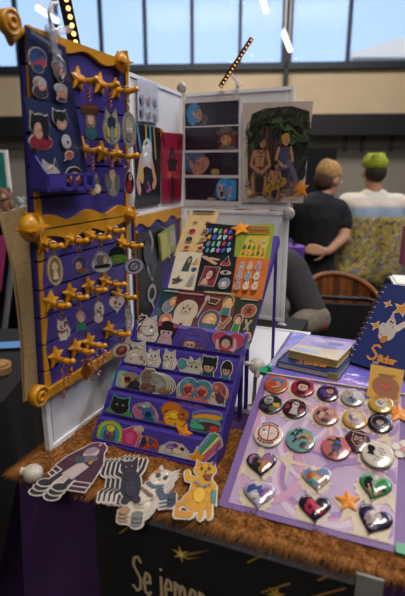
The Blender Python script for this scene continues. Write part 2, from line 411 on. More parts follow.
# left side: neighbour's table, phone, curtain, sign
nt_ = root('side_table', 'neighbouring table under a black cloth at the left edge', 'table', Matrix.Translation((-1.2, 1.75, FZ)))
m = M(); m.box((0, 0, .72), (1.1, .7, .03), mat('#2c2a2c', .7)); m.build('tabletop', nt_)
for sx in (-.5, .5):
    for sy in (-.3, .3):
        m = M(); m.cyl((sx, sy, 0), (sx, sy, .71), .018, .018, mat('#333338', .4, metal=1)); m.build('leg', nt_)
m = M(); nx = 28
def drape(m, x0, x1, y0, y1, zt, zb, mt, amp=.015, per=.16):
    """cloth over a table: flat top and four hanging sides with folds"""
    m.box(((x0 + x1) / 2, (y0 + y1) / 2, zt + .002), (x1 - x0, y1 - y0, .004), mt)
    loop = []; 
    for (ax, ay), (bx, by) in zip(((x0, y0), (x1, y0), (x1, y1), (x0, y1)), ((x1, y0), (x1, y1), (x0, y1), (x0, y0))):
        L = math.hypot(bx - ax, by - ay); k = max(4, int(L / .04))
        for i in range(k): loop.append((ax + (bx - ax) * i / k, ay + (by - ay) * i / k, (by - ay) / L, -(bx - ax) / L))
    n = len(loop); vs = []; rows = 8
    for j in range(rows + 1):
        t = j / rows
        for i, (x, y, ox, oy) in enumerate(loop):
            o = .004 + t * (.03 + amp * math.sin(i * .04 / per * 2 * math.pi) + amp * .6 * math.sin(i * .11 + 1))
            vs.append((x + ox * o, y + oy * o, zt + .004 - t * (zt - zb)))
    m.add(vs, [(j * n + i, (j + 1) * n + i, (j + 1) * n + (i + 1) % n, j * n + (i + 1) % n) for j in range(rows) for i in range(n)], mt, True)
drape(m, -.56, .56, -.36, .36, .737, .03, blackc)
tag(m.build('tablecloth', None, Matrix.Translation((-1.2, 1.75, FZ))), 'black cloth draped over the neighbouring table at the left edge', 'tablecloth')
NT = Pl((0, 0, FZ + .744), (1, 0, 0), (0, 1, 0))
x, y = hit(10, 347, NT); r = root('smartphone', 'smartphone with a glowing pale blue screen on the left black table', 'phone', NT.mw(x - .02, y, .001, .15))
m = M(); m.rbox((0, 0, .004), (.17, .085, .008), mat('#1a1a20', .3), .012); m.build('body', r)
m = M(); m.rbox((0, 0, .0084), (.158, .075, .0006), emis('phone_screen', '#7fb0ea', .55), .008); m.build('screen', r)
x, y = hit(2, 373, NT); m = M(); m.rbox((0, 0, .012), (.16, .1, .024), mat('#8a6a42', .8, .2, 30), .03); m.rbox((.01, 0, .028), (.12, .07, .01), mat('#a07c50', .8, .2, 30), .03)
tag(m.build('pouch', None, NT.mw(x - .05, y, 0.001, .4)), 'small tan pouch lying on the black table below the phone', 'pouch')
# dark curtain and a leaning pole with a magenta poster
m = M(); vs = []; K = 60
for i in range(K + 1):
    xx = -2.6 + 2.0 * i / K; yy = 3.3 + .05 * math.sin(i * 1.1)
    for zz in (FZ + .02, 1.02): vs.append((xx, yy, zz))
m.add(vs, [(2 * i, 2 * i + 2, 2 * i + 3, 2 * i + 1) for i in range(K)], mat('#19161a', .95, .2, 10), True)
m.cyl((-2.62, 3.3, 1.03), (-.58, 3.3, 1.03), .018, .018, mat('#2a282c', .5))
for xx in (-2.55, -1.6, -.65): m.cyl((xx, 3.38, FZ), (xx, 3.38, 1.05), .02, .02, mat('#2a282c', .5))
tag(m.build('curtain', None), 'dark curtain closing off the neighbouring stall behind the phone', 'curtain')
r = root('banner_stand', 'magenta banner on a grey leaning pole at the left edge', 'banner', Matrix.Translation((-1.02, 2.45, FZ)))
a = at(6, 316, 2.4) - V((-1.02, 2.45, FZ)); b = at(18, 218, 2.4) - V((-1.02, 2.45, FZ))
d_ = (b - a).normalized()
m = M(); m.cyl(a - d_ * ((a.z) / d_.z), b, .016, .016, mat('#6d6a70', .4), 8); m.build('pole', r)
m = M(); p0 = at(0, 236, 2.42) - V((-1.02, 2.45, FZ)); p1 = at(0, 292, 2.42) - V((-1.02, 2.45, FZ))
m.add([p0 + V((-.4, 0, 0)), p0 + V((.035, 0, 0)), p1 + V((.0, 0, 0)), p1 + V((-.4, 0, 0))] + [q + V((0, .012, 0)) for q in (p0 + V((-.4, 0, 0)), p0 + V((.035, 0, 0)), p1 + V((.0, 0, 0)), p1 + V((-.4, 0, 0)))],
      [(3, 2, 1, 0), (4, 5, 6, 7), (0, 1, 5, 4), (1, 2, 6, 5), (2, 3, 7, 6), (3, 0, 4, 7)], mat('#a02c6c', .6)); m.build('banner_sheet', r)
r = root('sign_board', 'teal sign with a white rim behind the left display', 'sign', Matrix.Translation(at(-10, 192, 3.0)))
hgt = at(0, 150, 3.0).z - at(0, 192, 3.0).z
m = M(); m.box((0, 0, hgt / 2), (.26, .03, hgt), mat('#d8d6d0', .6)); m.build('rim', r)
m = M(); m.box((0, -.017, hgt / 2), (.23, .006, hgt - .03), mat('#1d6f6a', .5, .2, 12)); m.build('panel', r)
# a low shelf of blurred goods behind the left display
r0 = at(0, 213, 2.9); r = root('trestle_shelf', 'low shelf carrying soft toys behind the left display', 'shelf', Matrix.Translation((r0.x, 2.95, FZ)))
hh = r0.z - FZ; m = M(); m.box((-.1, 0, hh - .015), (.7, .4, .03), mat('#b9b2a8', .7)); m.build('board', r)
for sx in (-.4, .2):
    m = M(); m.box((sx, 0, (hh - .03) / 2), (.04, .36, hh - .03), mat('#4d4640', .7)); m.build('leg', r)
def toy(u, v, s, c, c2, label):
    p = at(u, v, 2.9); p.z = r0.z + .0; t = root('soft_toy', label, 'soft toy', Matrix.Translation(p), 'soft toys on the shelf behind the left display')
    mm = mat(c, .95, .25, 60); m = M(); m.ball((0, 0, s * .5), s * .49, mm, (1, .8, 1)); m.ball((0, -s * .05, s * 1.25), s * .42, mm)
    for q in (-1, 1): m.ball((q * s * .3, 0, s * 1.6), s * .17, mm); m.ball((q * s * .42, -s * .15, s * .6), s * .2, mm, (1, 1, 1.5)); m.ball((q * s * .3, -s * .45, s * .2), s * .19, mm)
    m.build('body', t); m = M(); m.ball((0, -s * .4, s * 1.15), s * .2, mat(c2, .9)); m.build('muzzle', t)
toy(-12, 212, .10, '#5a4232', '#8f7660', 'large brown soft toy on the shelf at the left edge')
toy(7, 212, .085, '#7a5746', '#a58a74', 'tall orange-brown soft toy next to the slat board edge')
toy(22, 212, .055, '#9c9a98', '#6c7a9a', 'small grey soft toy on the shelf near the slat board')

# ---- people
def body_mesh(name, prims, m, vox, parent=None, mw=None, smooth=4):
    mm = M()
    for p in prims:
        if p[0] == 'c': mm.cyl(p[1], p[2], p[3], p[4], m, 12); mm.ball(p[1], p[3], m, n=12); mm.ball(p[2], p[4], m, n=12)
        else: mm.ball(p[1], p[2], m, p[3] if len(p) > 3 else (1, 1, 1), 16, p[4] if len(p) > 4 else None)
    o = mm.build(name, parent, mw)
    r = o.modifiers.new('Remesh', 'REMESH'); r.mode = 'VOXEL'; r.voxel_size = vox; r.use_smooth_shade = True
    s = o.modifiers.new('Smooth', 'SMOOTH'); s.factor = .5; s.iterations = smooth
    return o
def head_prims(c, f, s=1.0):
    """head at c facing direction f (unit)"""
    f = V(f).normalized(); r_ = f.cross(Z_).normalized(); u = r_.cross(f).normalized()
    P = lambda x, y, z: V(c) + (r_ * x + f * y + u * z) * s
    rot = Matrix((r_, f, u)).transposed()
    L = [('b', P(0, -.005, .02), .1 * s, (.78, .96, 1.05), rot), ('b', P(0, .03, -.055), .065 * s, (.85, .9, 1.0), rot), ('b', P(0, .06, -.085), .028 * s, (1.1, .8, .8), rot),
         ('c', P(0, .088, .015), P(0, .108, -.025), .009 * s, .014 * s)]
    for q in (-1, 1): L += [('b', P(q * .079, -.005, -.005), .026 * s, (.35, .75, 1.25), rot), ('b', P(q * .032, .083, .018), .014 * s, (1, .6, .7), rot)]
    L += [('c', P(-.02, .088, -.055), P(.02, .088, -.055), .008 * s, .008 * s)]
    return L
def hand_prims(w0, d, palm_n, side=1, curl=.35):
    """hand from wrist w0 along d; palm normal palm_n; five fingers"""
    d = V(d).normalized(); pn = V(palm_n); pn = (pn - d * pn.dot(d)).normalized(); s_ = d.cross(pn) * side
    L = []
    for k in (-1, 0, 1): L.append(('c', V(w0), V(w0) + d * .085 + s_ * .026 * k, .02, .014))
    for i, (o, l) in enumerate(((-.031, .062), (-.011, .075), (.010, .080), (.030, .070))):
        a = V(w0) + d * .09 + s_ * o; b = a + (d + pn * curl * .5).normalized() * l * .5; c = b + (d + pn * curl * 1.6).normalized() * l * .5
        L += [('c', a, b, .0095, .0088), ('c', b, c, .0088, .0072)]
    a = V(w0) + d * .03 + s_ * .028; b = a + (d * .6 + s_ * .8 + pn * .2).normalized() * .04; c = b + (d * .9 + s_ * .4 + pn * .3).normalized() * .032
    L += [('c', a, b, .0125, .0105), ('c', b, c, .0105, .0085)]
    return L
skin1 = mat('#b98a6c', .6, .06, 20); skin2 = mat('#a87a5c', .6, .06, 20)
def face_marks(c, f, r, s=1.0):
    f = V(f).normalized(); r_ = f.cross(Z_).normalized(); u = r_.cross(f).normalized(); P = lambda x, y, z: V(c) + (r_ * x + f * y + u * z) * s
    for q in (-1, 1):
        m = M(); m.ball(P(q * .032, .086, .018), .011, mat('#e8e4de', .3)); m.ball(P(q * .032, .0935, .018), .0055, mat('#2c2420', .3)); m.build('eye', r)
    m = M(); m.tube([P(-.024, .094, -.053), P(0, .099, -.051), P(.024, .094, -.053)], .005, mat('#8c4c44', .5), 6); m.build('mouth', r)
# person in a black t-shirt, back turned, looking down to the right, hand on the hip
o1 = V((.90, 3.35, FZ)); G = lambda x, y, z: V((x, y, z)) - o1
p = root('person', 'person with short blond hair in a black t-shirt, hand on hip', 'person', Matrix.Translation(o1 + V((-.025, 0, 0))) @ Matrix.Scale(.955, 4), 'visitors seen from behind')
hc = G(.885, 3.37, 1.365); f1 = V((.75, .5, -.35)); ne = G(.835, 3.33, 1.20)
prs = head_prims(hc, f1, 1.0) + [('c', ne, G(.86, 3.36, 1.29), .055, .052), ('c', G(.66, 3.32, 1.15), G(.96, 3.32, 1.14), .07, .07), ('c', G(.81, 3.33, 1.12), G(.80, 3.35, .80), .15, .13),
      ('c', G(.74, 3.35, .72), G(.73, 3.36, .35), .095, .065), ('c', G(.73, 3.36, .35), G(.73, 3.38, FZ + .09), .062, .04), ('c', G(.87, 3.35, .72), G(.89, 3.36, .35), .095, .065), ('c', G(.89, 3.36, .35), G(.89, 3.38, FZ + .09), .062, .04),
      ('c', G(.73, 3.36, FZ + .05), G(.73, 3.52, FZ + .035), .04, .032), ('c', G(.89, 3.36, FZ + .05), G(.89, 3.52, FZ + .035), .04, .032),
      ('c', G(.99, 3.31, 1.12), G(.99, 3.24, .975), .05, .042), ('c', G(.99, 3.24, .975), G(.86, 3.155, .885), .042, .028),
      ('c', G(.64, 3.34, 1.12), G(.60, 3.50, .93), .05, .042), ('c', G(.60, 3.50, .93), G(.72, 3.64, 1.0), .04, .028)]
prs += hand_prims(G(.86, 3.155, .885), V((-.8, -.05, .12)), V((0, 1, -.2)), 1, .25) + hand_prims(G(.72, 3.64, 1.0), V((.6, .5, .1)), V((0, .3, -1)), 1, .5)
body_mesh('body', prs, skin1, .009, p); face_marks(hc, f1, p)
body_mesh('t_shirt', [('c', G(.70, 3.32, 1.15), G(.94, 3.32, 1.145), .1, .1), ('c', G(.81, 3.33, 1.12), G(.80, 3.35, .82), .172, .16), ('c', G(.80, 3.35, .82), G(.80, 3.36, .68), .16, .165), ('c', G(.985, 3.31, 1.12), G(.99, 3.28, 1.06), .068, .066), ('c', G(.65, 3.335, 1.13), G(.60, 3.45, .98), .082, .072), ('c', ne, G(.84, 3.34, 1.22), .07, .066)], mat('#0e0e13', .9, .2, 30), .012, p)
body_mesh('trousers', [('c', G(.76, 3.35, .74), G(.73, 3.36, .35), .115, .082), ('c', G(.73, 3.36, .35), G(.73, 3.38, FZ + .1), .082, .07), ('c', G(.86, 3.35, .74), G(.89, 3.36, .35), .115, .082), ('c', G(.89, 3.36, .35), G(.89, 3.38, FZ + .1), .082, .07)], mat('#15151b', .9, .2, 30), .014, p)
body_mesh('shoe', [('c', G(.73, 3.37, FZ + .05), G(.73, 3.54, FZ + .045), .052, .043)], black, .01, p); body_mesh('shoe', [('c', G(.89, 3.37, FZ + .05), G(.89, 3.54, FZ + .045), .052, .043)], black, .01, p)
f1h = f1.normalized(); r1 = f1h.cross(Z_).normalized(); u1 = r1.cross(f1h)
HP = lambda x, y, z: hc + r1 * x + f1h * y + u1 * z
body_mesh('hair', [('b', HP(0, -.022, .045), .106, (.86, .95, .86), Matrix((r1, f1h, u1)).transposed())] + [('b', HP(.03 * math.cos(t), -.03 + .05 * math.sin(t), .092), .034) for t in range(6)], mat('#a8834e', .85, .35, 60), .009, p, None, 2)
body_mesh('undercut', [('b', HP(0, -.045, -.015), .087, (.86, .82, .95), Matrix((r1, f1h, u1)).transposed())], mat('#43301f', .9, .3, 80), .008, p, None, 2)
# person in the patterned shirt with green hair
o2 = V((1.22, 3.35, FZ)); G = lambda x, y, z: V((x, y, z)) - o2
p = root('person', 'person with bright green hair in a white and yellow patterned shirt', 'person', Matrix.Translation(o2 + V((.0, 0.15, 0))) @ Matrix.Scale(.965, 4), 'visitors seen from behind')
hc = G(1.215, 3.36, 1.395); f2 = V((.05, 1, -.12)); 
prs = head_prims(hc, f2, 1.02) + [('c', G(1.215, 3.33, 1.19), G(1.215, 3.35, 1.31), .062, .06), ('c', G(1.02, 3.34, 1.155), G(1.41, 3.34, 1.15), .06, .06), ('c', G(1.215, 3.34, 1.1), G(1.215, 3.37, .78), .13, .13),
      ('c', G(1.13, 3.36, .68), G(1.12, 3.37, .33), .1, .066), ('c', G(1.12, 3.37, .33), G(1.12, 3.39, FZ + .09), .062, .042), ('c', G(1.30, 3.36, .68), G(1.31, 3.37, .33), .1, .066), ('c', G(1.31, 3.37, .33), G(1.31, 3.39, FZ + .09), .062, .042),
      ('c', G(1.12, 3.37, FZ + .05), G(1.12, 3.55, FZ + .035), .042, .034), ('c', G(1.31, 3.37, FZ + .05), G(1.31, 3.55, FZ + .035), .042, .034),
      ('c', G(1.44, 3.33, 1.13), G(1.46, 3.31, .92), .055, .045), ('c', G(1.46, 3.31, .92), G(1.385, 3.27, .67), .043, .029), ('c', G(.99, 3.34, 1.13), G(.97, 3.45, .93), .055, .045), ('c', G(.97, 3.45, .93), G(1.08, 3.6, .98), .043, .029)]
prs += hand_prims(G(1.385, 3.27, .67), V((-.12, 0, -1)), V((-1, 0, 0)), 1, .4) + hand_prims(G(1.08, 3.6, .98), V((.7, .4, .1)), V((0, .3, -1)), 1, .5)
body_mesh('body', prs, skin2, .009, p); face_marks(hc, f2, p, 1.02)
m2 = bpy.data.materials.new('patterned_shirt_cloth'); m2.use_nodes = True; ntt = m2.node_tree; b2 = ntt.nodes['Principled BSDF']; b2.inputs['Roughness'].default_value = .9
tc = ntt.nodes.new('ShaderNodeTexCoord'); sp = ntt.nodes.new('ShaderNodeSeparateXYZ'); ntt.links.new(tc.outputs['Object'], sp.inputs[0])
vo = ntt.nodes.new('ShaderNodeTexVoronoi'); vo.inputs['Scale'].default_value = 54; ntt.links.new(tc.outputs['Object'], vo.inputs['Vector'])
sep = ntt.nodes.new('ShaderNodeSeparateColor'); ntt.links.new(vo.outputs['Color'], sep.inputs[0])
pr = ntt.nodes.new('ShaderNodeValToRGB'); pr.color_ramp.interpolation = 'CONSTANT'; els = pr.color_ramp.elements
for k, (pos, hx) in enumerate(((0, '#a3943c'), (.3, '#b3a466'), (.48, '#8a8a48'), (.60, '#7c7a92'), (.72, '#936a52'), (.82, '#bcae78'), (.92, '#66543e'))):
    e = els[k] if k < 2 else els.new(pos); e.position = pos; e.color = lin(hx)
ntt.links.new(sep.outputs[0], pr.inputs[0])
zr = ntt.nodes.new('ShaderNodeValToRGB'); zr.color_ramp.elements[0].color = (0, 0, 0, 1); zr.color_ramp.elements[1].color = (1, 1, 1, 1)
mpz = ntt.nodes.new('ShaderNodeMapRange'); mpz.inputs[1].default_value = 1.06; mpz.inputs[2].default_value = 1.41; ntt.links.new(sp.outputs[2], mpz.inputs[0])
band = ntt.nodes.new('ShaderNodeValToRGB'); band.color_ramp.interpolation = 'LINEAR'; els = band.color_ramp.elements
for k, (pos, hx) in enumerate(((0, '#9aa8b0'), (.30, '#8095a8'), (.50, '#93a3ae'), (.56, '#cdb69e'), (.62, '#cfc6b8'), (1, '#cfc8bc'))):
    e = els[k] if k < 2 else els.new(pos); e.position = pos; e.color = lin(hx)
ntt.links.new(mpz.outputs[0], band.inputs[0])
gt = ntt.nodes.new('ShaderNodeMath'); gt.operation = 'GREATER_THAN'; gt.inputs[1].default_value = 1.17; ntt.links.new(sp.outputs[2], gt.inputs[0])
mix = ntt.nodes.new('ShaderNodeMix'); mix.data_type = 'RGBA'; ntt.links.new(gt.outputs[0], mix.inputs[0]); ntt.links.new(pr.outputs[0], mix.inputs[6]); ntt.links.new(band.outputs[0], mix.inputs[7]); ntt.links.new(mix.outputs[2], b2.inputs['Base Color'])
body_mesh('shirt', [('c', G(1.04, 3.33, 1.155), G(1.39, 3.33, 1.15), .105, .105), ('c', G(1.13, 3.34, 1.08), G(1.11, 3.36, .68), .165, .16), ('c', G(1.30, 3.34, 1.08), G(1.32, 3.36, .68), .165, .16), ('c', G(1.1, 3.36, .72), G(1.10, 3.36, .68), .165, .17), ('c', G(1.43, 3.33, 1.13), G(1.465, 3.31, .95), .08, .082), ('c', G(1.0, 3.34, 1.13), G(.975, 3.42, .99), .08, .082), ('c', G(1.17, 3.33, 1.22), G(1.26, 3.33, 1.22), .066, .066)], m2, .012, p)
body_mesh('trousers', [('c', G(1.14, 3.36, .68), G(1.12, 3.37, .33), .115, .085), ('c', G(1.12, 3.37, .33), G(1.12, 3.39, FZ + .1), .085, .072), ('c', G(1.29, 3.36, .68), G(1.31, 3.37, .33), .115, .085), ('c', G(1.31, 3.37, .33), G(1.31, 3.39, FZ + .1), .085, .072)], mat('#22232c', .9, .2, 30), .014, p)
body_mesh('shoe', [('c', G(1.12, 3.37, FZ + .05), G(1.12, 3.56, FZ + .045), .054, .045)], black, .01, p); body_mesh('shoe', [('c', G(1.31, 3.37, FZ + .05), G(1.31, 3.56, FZ + .045), .054, .045)], black, .01, p)
rr = random.Random(3)
body_mesh('hair', [('b', hc + V((0, -.012, .066)), .1, (.9, 1.02, .72))] + [('b', hc + V((rr.uniform(-.06, .06), rr.uniform(-.07, .05), .09 + rr.uniform(-.03, .03))), .032) for k in range(16)], mat('#86931a', .85, .4, 70), .008, p, None, 6)
body_mesh('undercut', [('b', hc + V((0, -.032, .01)), .09, (.88, .85, .9))], mat('#2a2417', .9, .3, 80), .008, p, None, 2)
# seated person partly hidden by the white panels
o3 = V((.58, 2.28, FZ)); G = lambda x, y, z: V((x, y, z)) - o3
p = root('person', 'seated person in a dark grey top, elbow showing beside the white panel', 'person', Matrix.Translation(o3 + V((-.06, -.16, 0))))
hc = G(.30, 2.42, 1.12); f3 = V((.2, -1, -.5))
prs = head_prims(hc, f3) + [('c', G(.31, 2.45, .96), G(.30, 2.43, 1.05), .055, .052), ('c', G(.14, 2.45, .93), G(.46, 2.40, .93), .07, .07), ('c', G(.30, 2.45, .9), G(.32, 2.5, .5), .15, .14), ('c', G(.23, 2.48, .43), G(.13, 2.10, .42), .085, .06), ('c', G(.13, 2.10, .42), G(.13, 2.12, FZ + .08), .055, .04), ('c', G(.38, 2.46, .43), G(.33, 2.10, .42), .085, .06), ('c', G(.33, 2.10, .42), G(.33, 2.12, FZ + .08), .055, .04),
      ('c', G(.13, 2.1, FZ + .05), G(.13, 1.98, FZ + .035), .04, .032), ('c', G(.33, 2.1, FZ + .05), G(.33, 1.98, FZ + .035), .04, .032),
      ('c', G(.48, 2.38, .92), G(.575, 2.26, .70), .05, .045), ('c', G(.575, 2.26, .70), G(.43, 2.14, .705), .042, .03), ('c', G(.12, 2.44, .92), G(.06, 2.3, .72), .05, .045), ('c', G(.06, 2.3, .72), G(.2, 2.16, .70), .042, .03)]
prs += hand_prims(G(.43, 2.14, .705), V((-1, -.3, 0)), V((0, 0, -1)), -1, .3) + hand_prims(G(.2, 2.16, .70), V((1, -.3, 0)), V((0, 0, -1)), 1, .3)
body_mesh('body', prs, skin2, .009, p); face_marks(hc, f3, p)
body_mesh('hair', [('b', hc + V((0, .03, .03)), .11, (.9, .9, .95)), ('b', hc + V((0, .07, -.06)), .08)], mat('#2b1d14', .8, .3, 60), .01, p)
body_mesh('top', [('c', G(.15, 2.45, .93), G(.45, 2.40, .93), .09, .09), ('c', G(.30, 2.45, .9), G(.32, 2.5, .5), .172, .165), ('c', G(.48, 2.38, .92), G(.565, 2.275, .73), .078, .072), ('c', G(.12, 2.44, .92), G(.065, 2.31, .74), .072, .066)], mat('#2b292b', .9, .2, 40), .012, p)
body_mesh('cuff', [('c', G(.578, 2.265, .71), G(.50, 2.195, .705), .074, .06)], mat('#6b6152', .9, .25, 40), .01, p, None, 3)['label'] = 'khaki rolled cuff on the elbow'
m = M(); m.ball(G(.60, 2.205, .70), .02, mat('#8a3226', .9), (.9, .5, 1.3)); m.build('patch', p)
body_mesh('trousers', [('c', G(.23, 2.48, .43), G(.13, 2.10, .42), .1, .078), ('c', G(.13, 2.10, .42), G(.13, 2.12, FZ + .1), .075, .065), ('c', G(.38, 2.46, .43), G(.33, 2.10, .42), .1, .078), ('c', G(.33, 2.10, .42), G(.33, 2.12, FZ + .1), .075, .065)], mat('#1d2028', .9, .2, 30), .014, p)
for q in (.13, .33): body_mesh('shoe', [('c', G(q, 2.1, FZ + .05), G(q, 1.96, FZ + .045), .052, .044)], black, .01, p)
r = root('stool', 'low black stool under the seated person', 'stool', Matrix.Translation((.255, 2.33, FZ)))
m = M(); m.lathe([(0, .33), (.17, .33), (.18, .345), (.18, .385), (.165, .4), (0, .4)], blackc); m.build('seat', r)
for k in range(4):
    m = M(); t = R(45 + 90 * k); m.cyl((.13 * math.cos(t), .13 * math.sin(t), .335), (.17 * math.cos(t), .17 * math.sin(t), 0), .014, .014, mat('#3a3a40', .4, metal=1)); m.build('leg', r)
# brown curved wooden chair
cb = at(338, 272, 2.85); r = root('bistro_chair', 'brown wooden chair with a curved slatted back behind the stall', 'chair', Matrix.Translation((cb.x, 2.62, FZ)) @ Matrix.Rotation(R(8), 4, 'Z'))
zb = cb.z - FZ; wood = mat('#7a4418', .5, .3, 18); woodd = mat('#4f2a0f', .5, .3, 18)
arc = lambda t, rr_: (rr_ * math.sin(t) * .98, .05 + rr_ - rr_ * math.cos(t) if False else .23 - rr_ * (1 - math.cos(t)) , 0)
def backpt(t, z): return V((.225 * math.sin(t), .24 * math.cos(t) - .02, z))
m = M()
for k in range(17):
    t = R(-78 + 156 * k / 16); top = zb - .10 * (abs(t) / R(78)) ** 2
    a = backpt(t, .43); b = backpt(t, top - .02) * 1.0; b.y += .04; wd = .017
    tx = V((math.cos(t), -math.sin(t), 0)); nn = V((math.sin(t), math.cos(t), 0)) * .006
    vs = [q + s1 * tx * wd + s2 * nn for q in (a, b) for s1, s2 in ((-1, -1), (1, -1), (1, 1), (-1, 1))]
    m.add(vs, [(3, 2, 1, 0), (4, 5, 6, 7), (0, 1, 5, 4), (1, 2, 6, 5), (2, 3, 7, 6), (3, 0, 4, 7)], wood if k % 3 else woodd)
m.build('backrest', r)
m = M(); m.tube([backpt(R(-80 + 160 * k / 20), zb - .10 * (abs(-80 + 160 * k / 20) / 78) ** 2 - .015) + V((0, .04, 0)) for k in range(21)], .016, wood); m.build('top_rail', r)
m = M(); m.lathe([(0, .425), (.21, .425), (.225, .435), (.22, .455), (0, .45)], wood); m.build('seat', r)
for sx in (-1, 1):
    for sy in (-1, 1):
        m = M(); m.cyl((.15 * sx, .14 * sy, .43), (.18 * sx, .18 * sy, 0), .019, .014, woodd); m.build('leg', r)
# black folding chair
cf = at(338, 298, 2.33); r = root('folding_chair', 'black folding chair with a tube frame in front of the brown chair', 'chair', Matrix.Translation((cf.x + .01, 2.23, FZ)) @ Matrix.Rotation(R(-10), 4, 'Z'))
zf = cf.z - FZ; tubm = mat('#17171b', .35, .1, 30, metal=.6)
m = M(); m.box((0, .1, zf - .16), (.37, .03, .26), blackc); m.build('backrest', r)
m = M(); m.box((0, -.1, .43), (.38, .36, .035), blackc); m.build('seat', r)
m = M(); m.tube([(-.2, .22, 0), (-.2, .1, zf - .06), (-.18, .1, zf - .015), (-.1, .1, zf), (.1, .1, zf), (.18, .1, zf - .015), (.2, .1, zf - .06), (.2, .22, 0)], .012, tubm); m.build('back_frame', r)
for s1 in (-1, 1):
    m = M(); m.tube([(s1 * .185, -.26, 0), (s1 * .185, .02, .46)], .011, tubm); m.build('front_leg', r)
# dark bags and cloth at the right
bp_ = at(397, 284, 1.66)
r = root('back_table', 'black clothed table behind the sticker binder', 'table', Matrix.Translation((.88, 1.64, FZ)))
m = M(); drape(m, -.20, .5, -.1, .1, bp_.z - FZ, .02, blackc, .008); m.build('cloth', r)
m = M(); m.box((.14, 0, bp_.z - FZ - .03), (.66, .18, .04), mat('#2c2a2c', .7)); m.build('tabletop', r)
q = at(402, 281, 1.64); m = M(); m.box((0, 0, .004), (.2, .14, .008), mat('#c9c7c2', .6)); m.box((.01, .005, .010), (.2, .14, .004), mat('#d6d4cf', .6))
tag(m.build('paper_pad', None, Matrix.Translation((q.x + .07, 1.64, bp_.z + .0052)) @ Matrix.Rotation(R(-14), 4, 'Z')), 'white paper pad on the black table above the binder', 'paper')
q = at(402, 243, 2.9); r = root('tote_bag', 'pink bag hanging beside the patterned shirt at right', 'bag', Matrix.Translation((q.x + .165, 2.95, q.z - .14)))
m = M(); m.rbox((0, 0, .12), (.28, .1, .24), mat('#a8527c', .8, .15, 20), .03); m.build('bag_body', r)
m = M(); m.tube([(-.08, 0, .23), (-.07, 0, .42), (0, 0, .46), (.07, 0, .42), (.08, 0, .23)], .01, mat('#8c3f66', .8)); m.build('strap', r)
q = at(296, 268, 2.7); r = root('backpack', 'purple backpack hanging behind the white panel edge', 'bag', Matrix.Translation((q.x - .03, 2.75, q.z - .16)))
m = M(); m.rbox((0, 0, .14), (.16, .12, .28), mat('#5a2f8c', .7, .15, 20), .04); m.build('bag_body', r)
m = M(); m.rbox((0.01, -.07, .08), (.12, .03, .14), mat('#a58a3c', .7, .15, 20), .012); m.build('front_pocket', r)
m = M(); m.tube([(-.03, 0, .27), (0, 0, .32), (.03, 0, .27)], .008, mat('#432068', .7)); m.build('handle', r)
# ================================================================== THE STALL: tables, cloths, runner
steel = mat('#55555c', .4, .1, 30, metal=.8)
def trestle(name, label, a0, a1, b0, b1):
    r = root(name, label, 'table', Matrix.Translation((EDGE.x, EDGE.y, FZ)) @ Matrix.Rotation(TH, 4, 'Z')); h = TZ - .008 - FZ
    m = M(); m.box(((a0 + a1) / 2, (b0 + b1) / 2, h - .016), (a1 - a0, b1 - b0, .03), mat('#8a8780', .6)); m.build('tabletop', r)
    for a in (a0 + .05, a1 - .05):
        for b in (b0 + .06, b1 - .06): m = M(); m.cyl((a, b, h - .03), (a, b, 0), .016, .016, steel); m.build('leg', r)
trestle('trestle_table', 'front trestle table hidden under the purple cloth', .008, 1.5, .004, .75)
trestle('trestle_table', 'rear trestle table under the white panels at the back', -.20, .34, .765, 1.19)
purp = mat('#3d1a52', .85, .10, 25, bump=.15)
def sheet(m, fn, nu, nv, mt, smooth=True):
    vs = [fn(i / nu, j / nv) for j in range(nv + 1) for i in range(nu + 1)]; k = nu + 1
    m.add(vs, [(j * k + i, j * k + i + 1, (j + 1) * k + i + 1, (j + 1) * k + i) for j in range(nv) for i in range(nu)], mt, smooth)
TM = Matrix.Translation(EDGE) @ Matrix.Rotation(TH, 4, 'Z')
m = M(); HT = TZ - FZ - .02
def front(u, v):
    a = 1.52 * u; d = v * HT; s_ = min(1, v * 3)
    return (a, -.004 - .012 * s_ * math.sin(a * 31) - .008 * s_ * math.sin(a * 12 + 1) - .05 * v * max(0, 1 - a / .15), -.002 - d)
def left(u, v):
    b = .752 * u; d = v * HT; s_ = min(1, v * 3)
    return (-.002 - .018 * s_ * (1 + math.sin(b * 24 + .6)) - .16 * v * max(0, 1 - b / .45) ** 1.0, b - .004 - .05 * v * max(0, 1 - b / .3), -.002 - d)
m.box((.76, .376, -.004), (1.52, .752, .004), purp); sheet(m, front, 110, 24, purp); sheet(m, left, 60, 24, purp)
o = m.build('tablecloth', None, TM); tag(o, 'deep purple cloth hanging over the front of the stall table', 'tablecloth')
m = M(); m.box((.07, .98, -.004), (.56, .44, .004), blackc)
sheet(m, lambda u, v: (-.212, .765 + .43 * u, -.002 - v * .8), 20, 4, blackc); sheet(m, lambda u, v: (.352, .77 + .42 * u, -.002 - v * .8), 20, 4, blackc)
tag(m.build('tablecloth', None, TM), 'black cloth on the rear table behind the white panels', 'tablecloth')
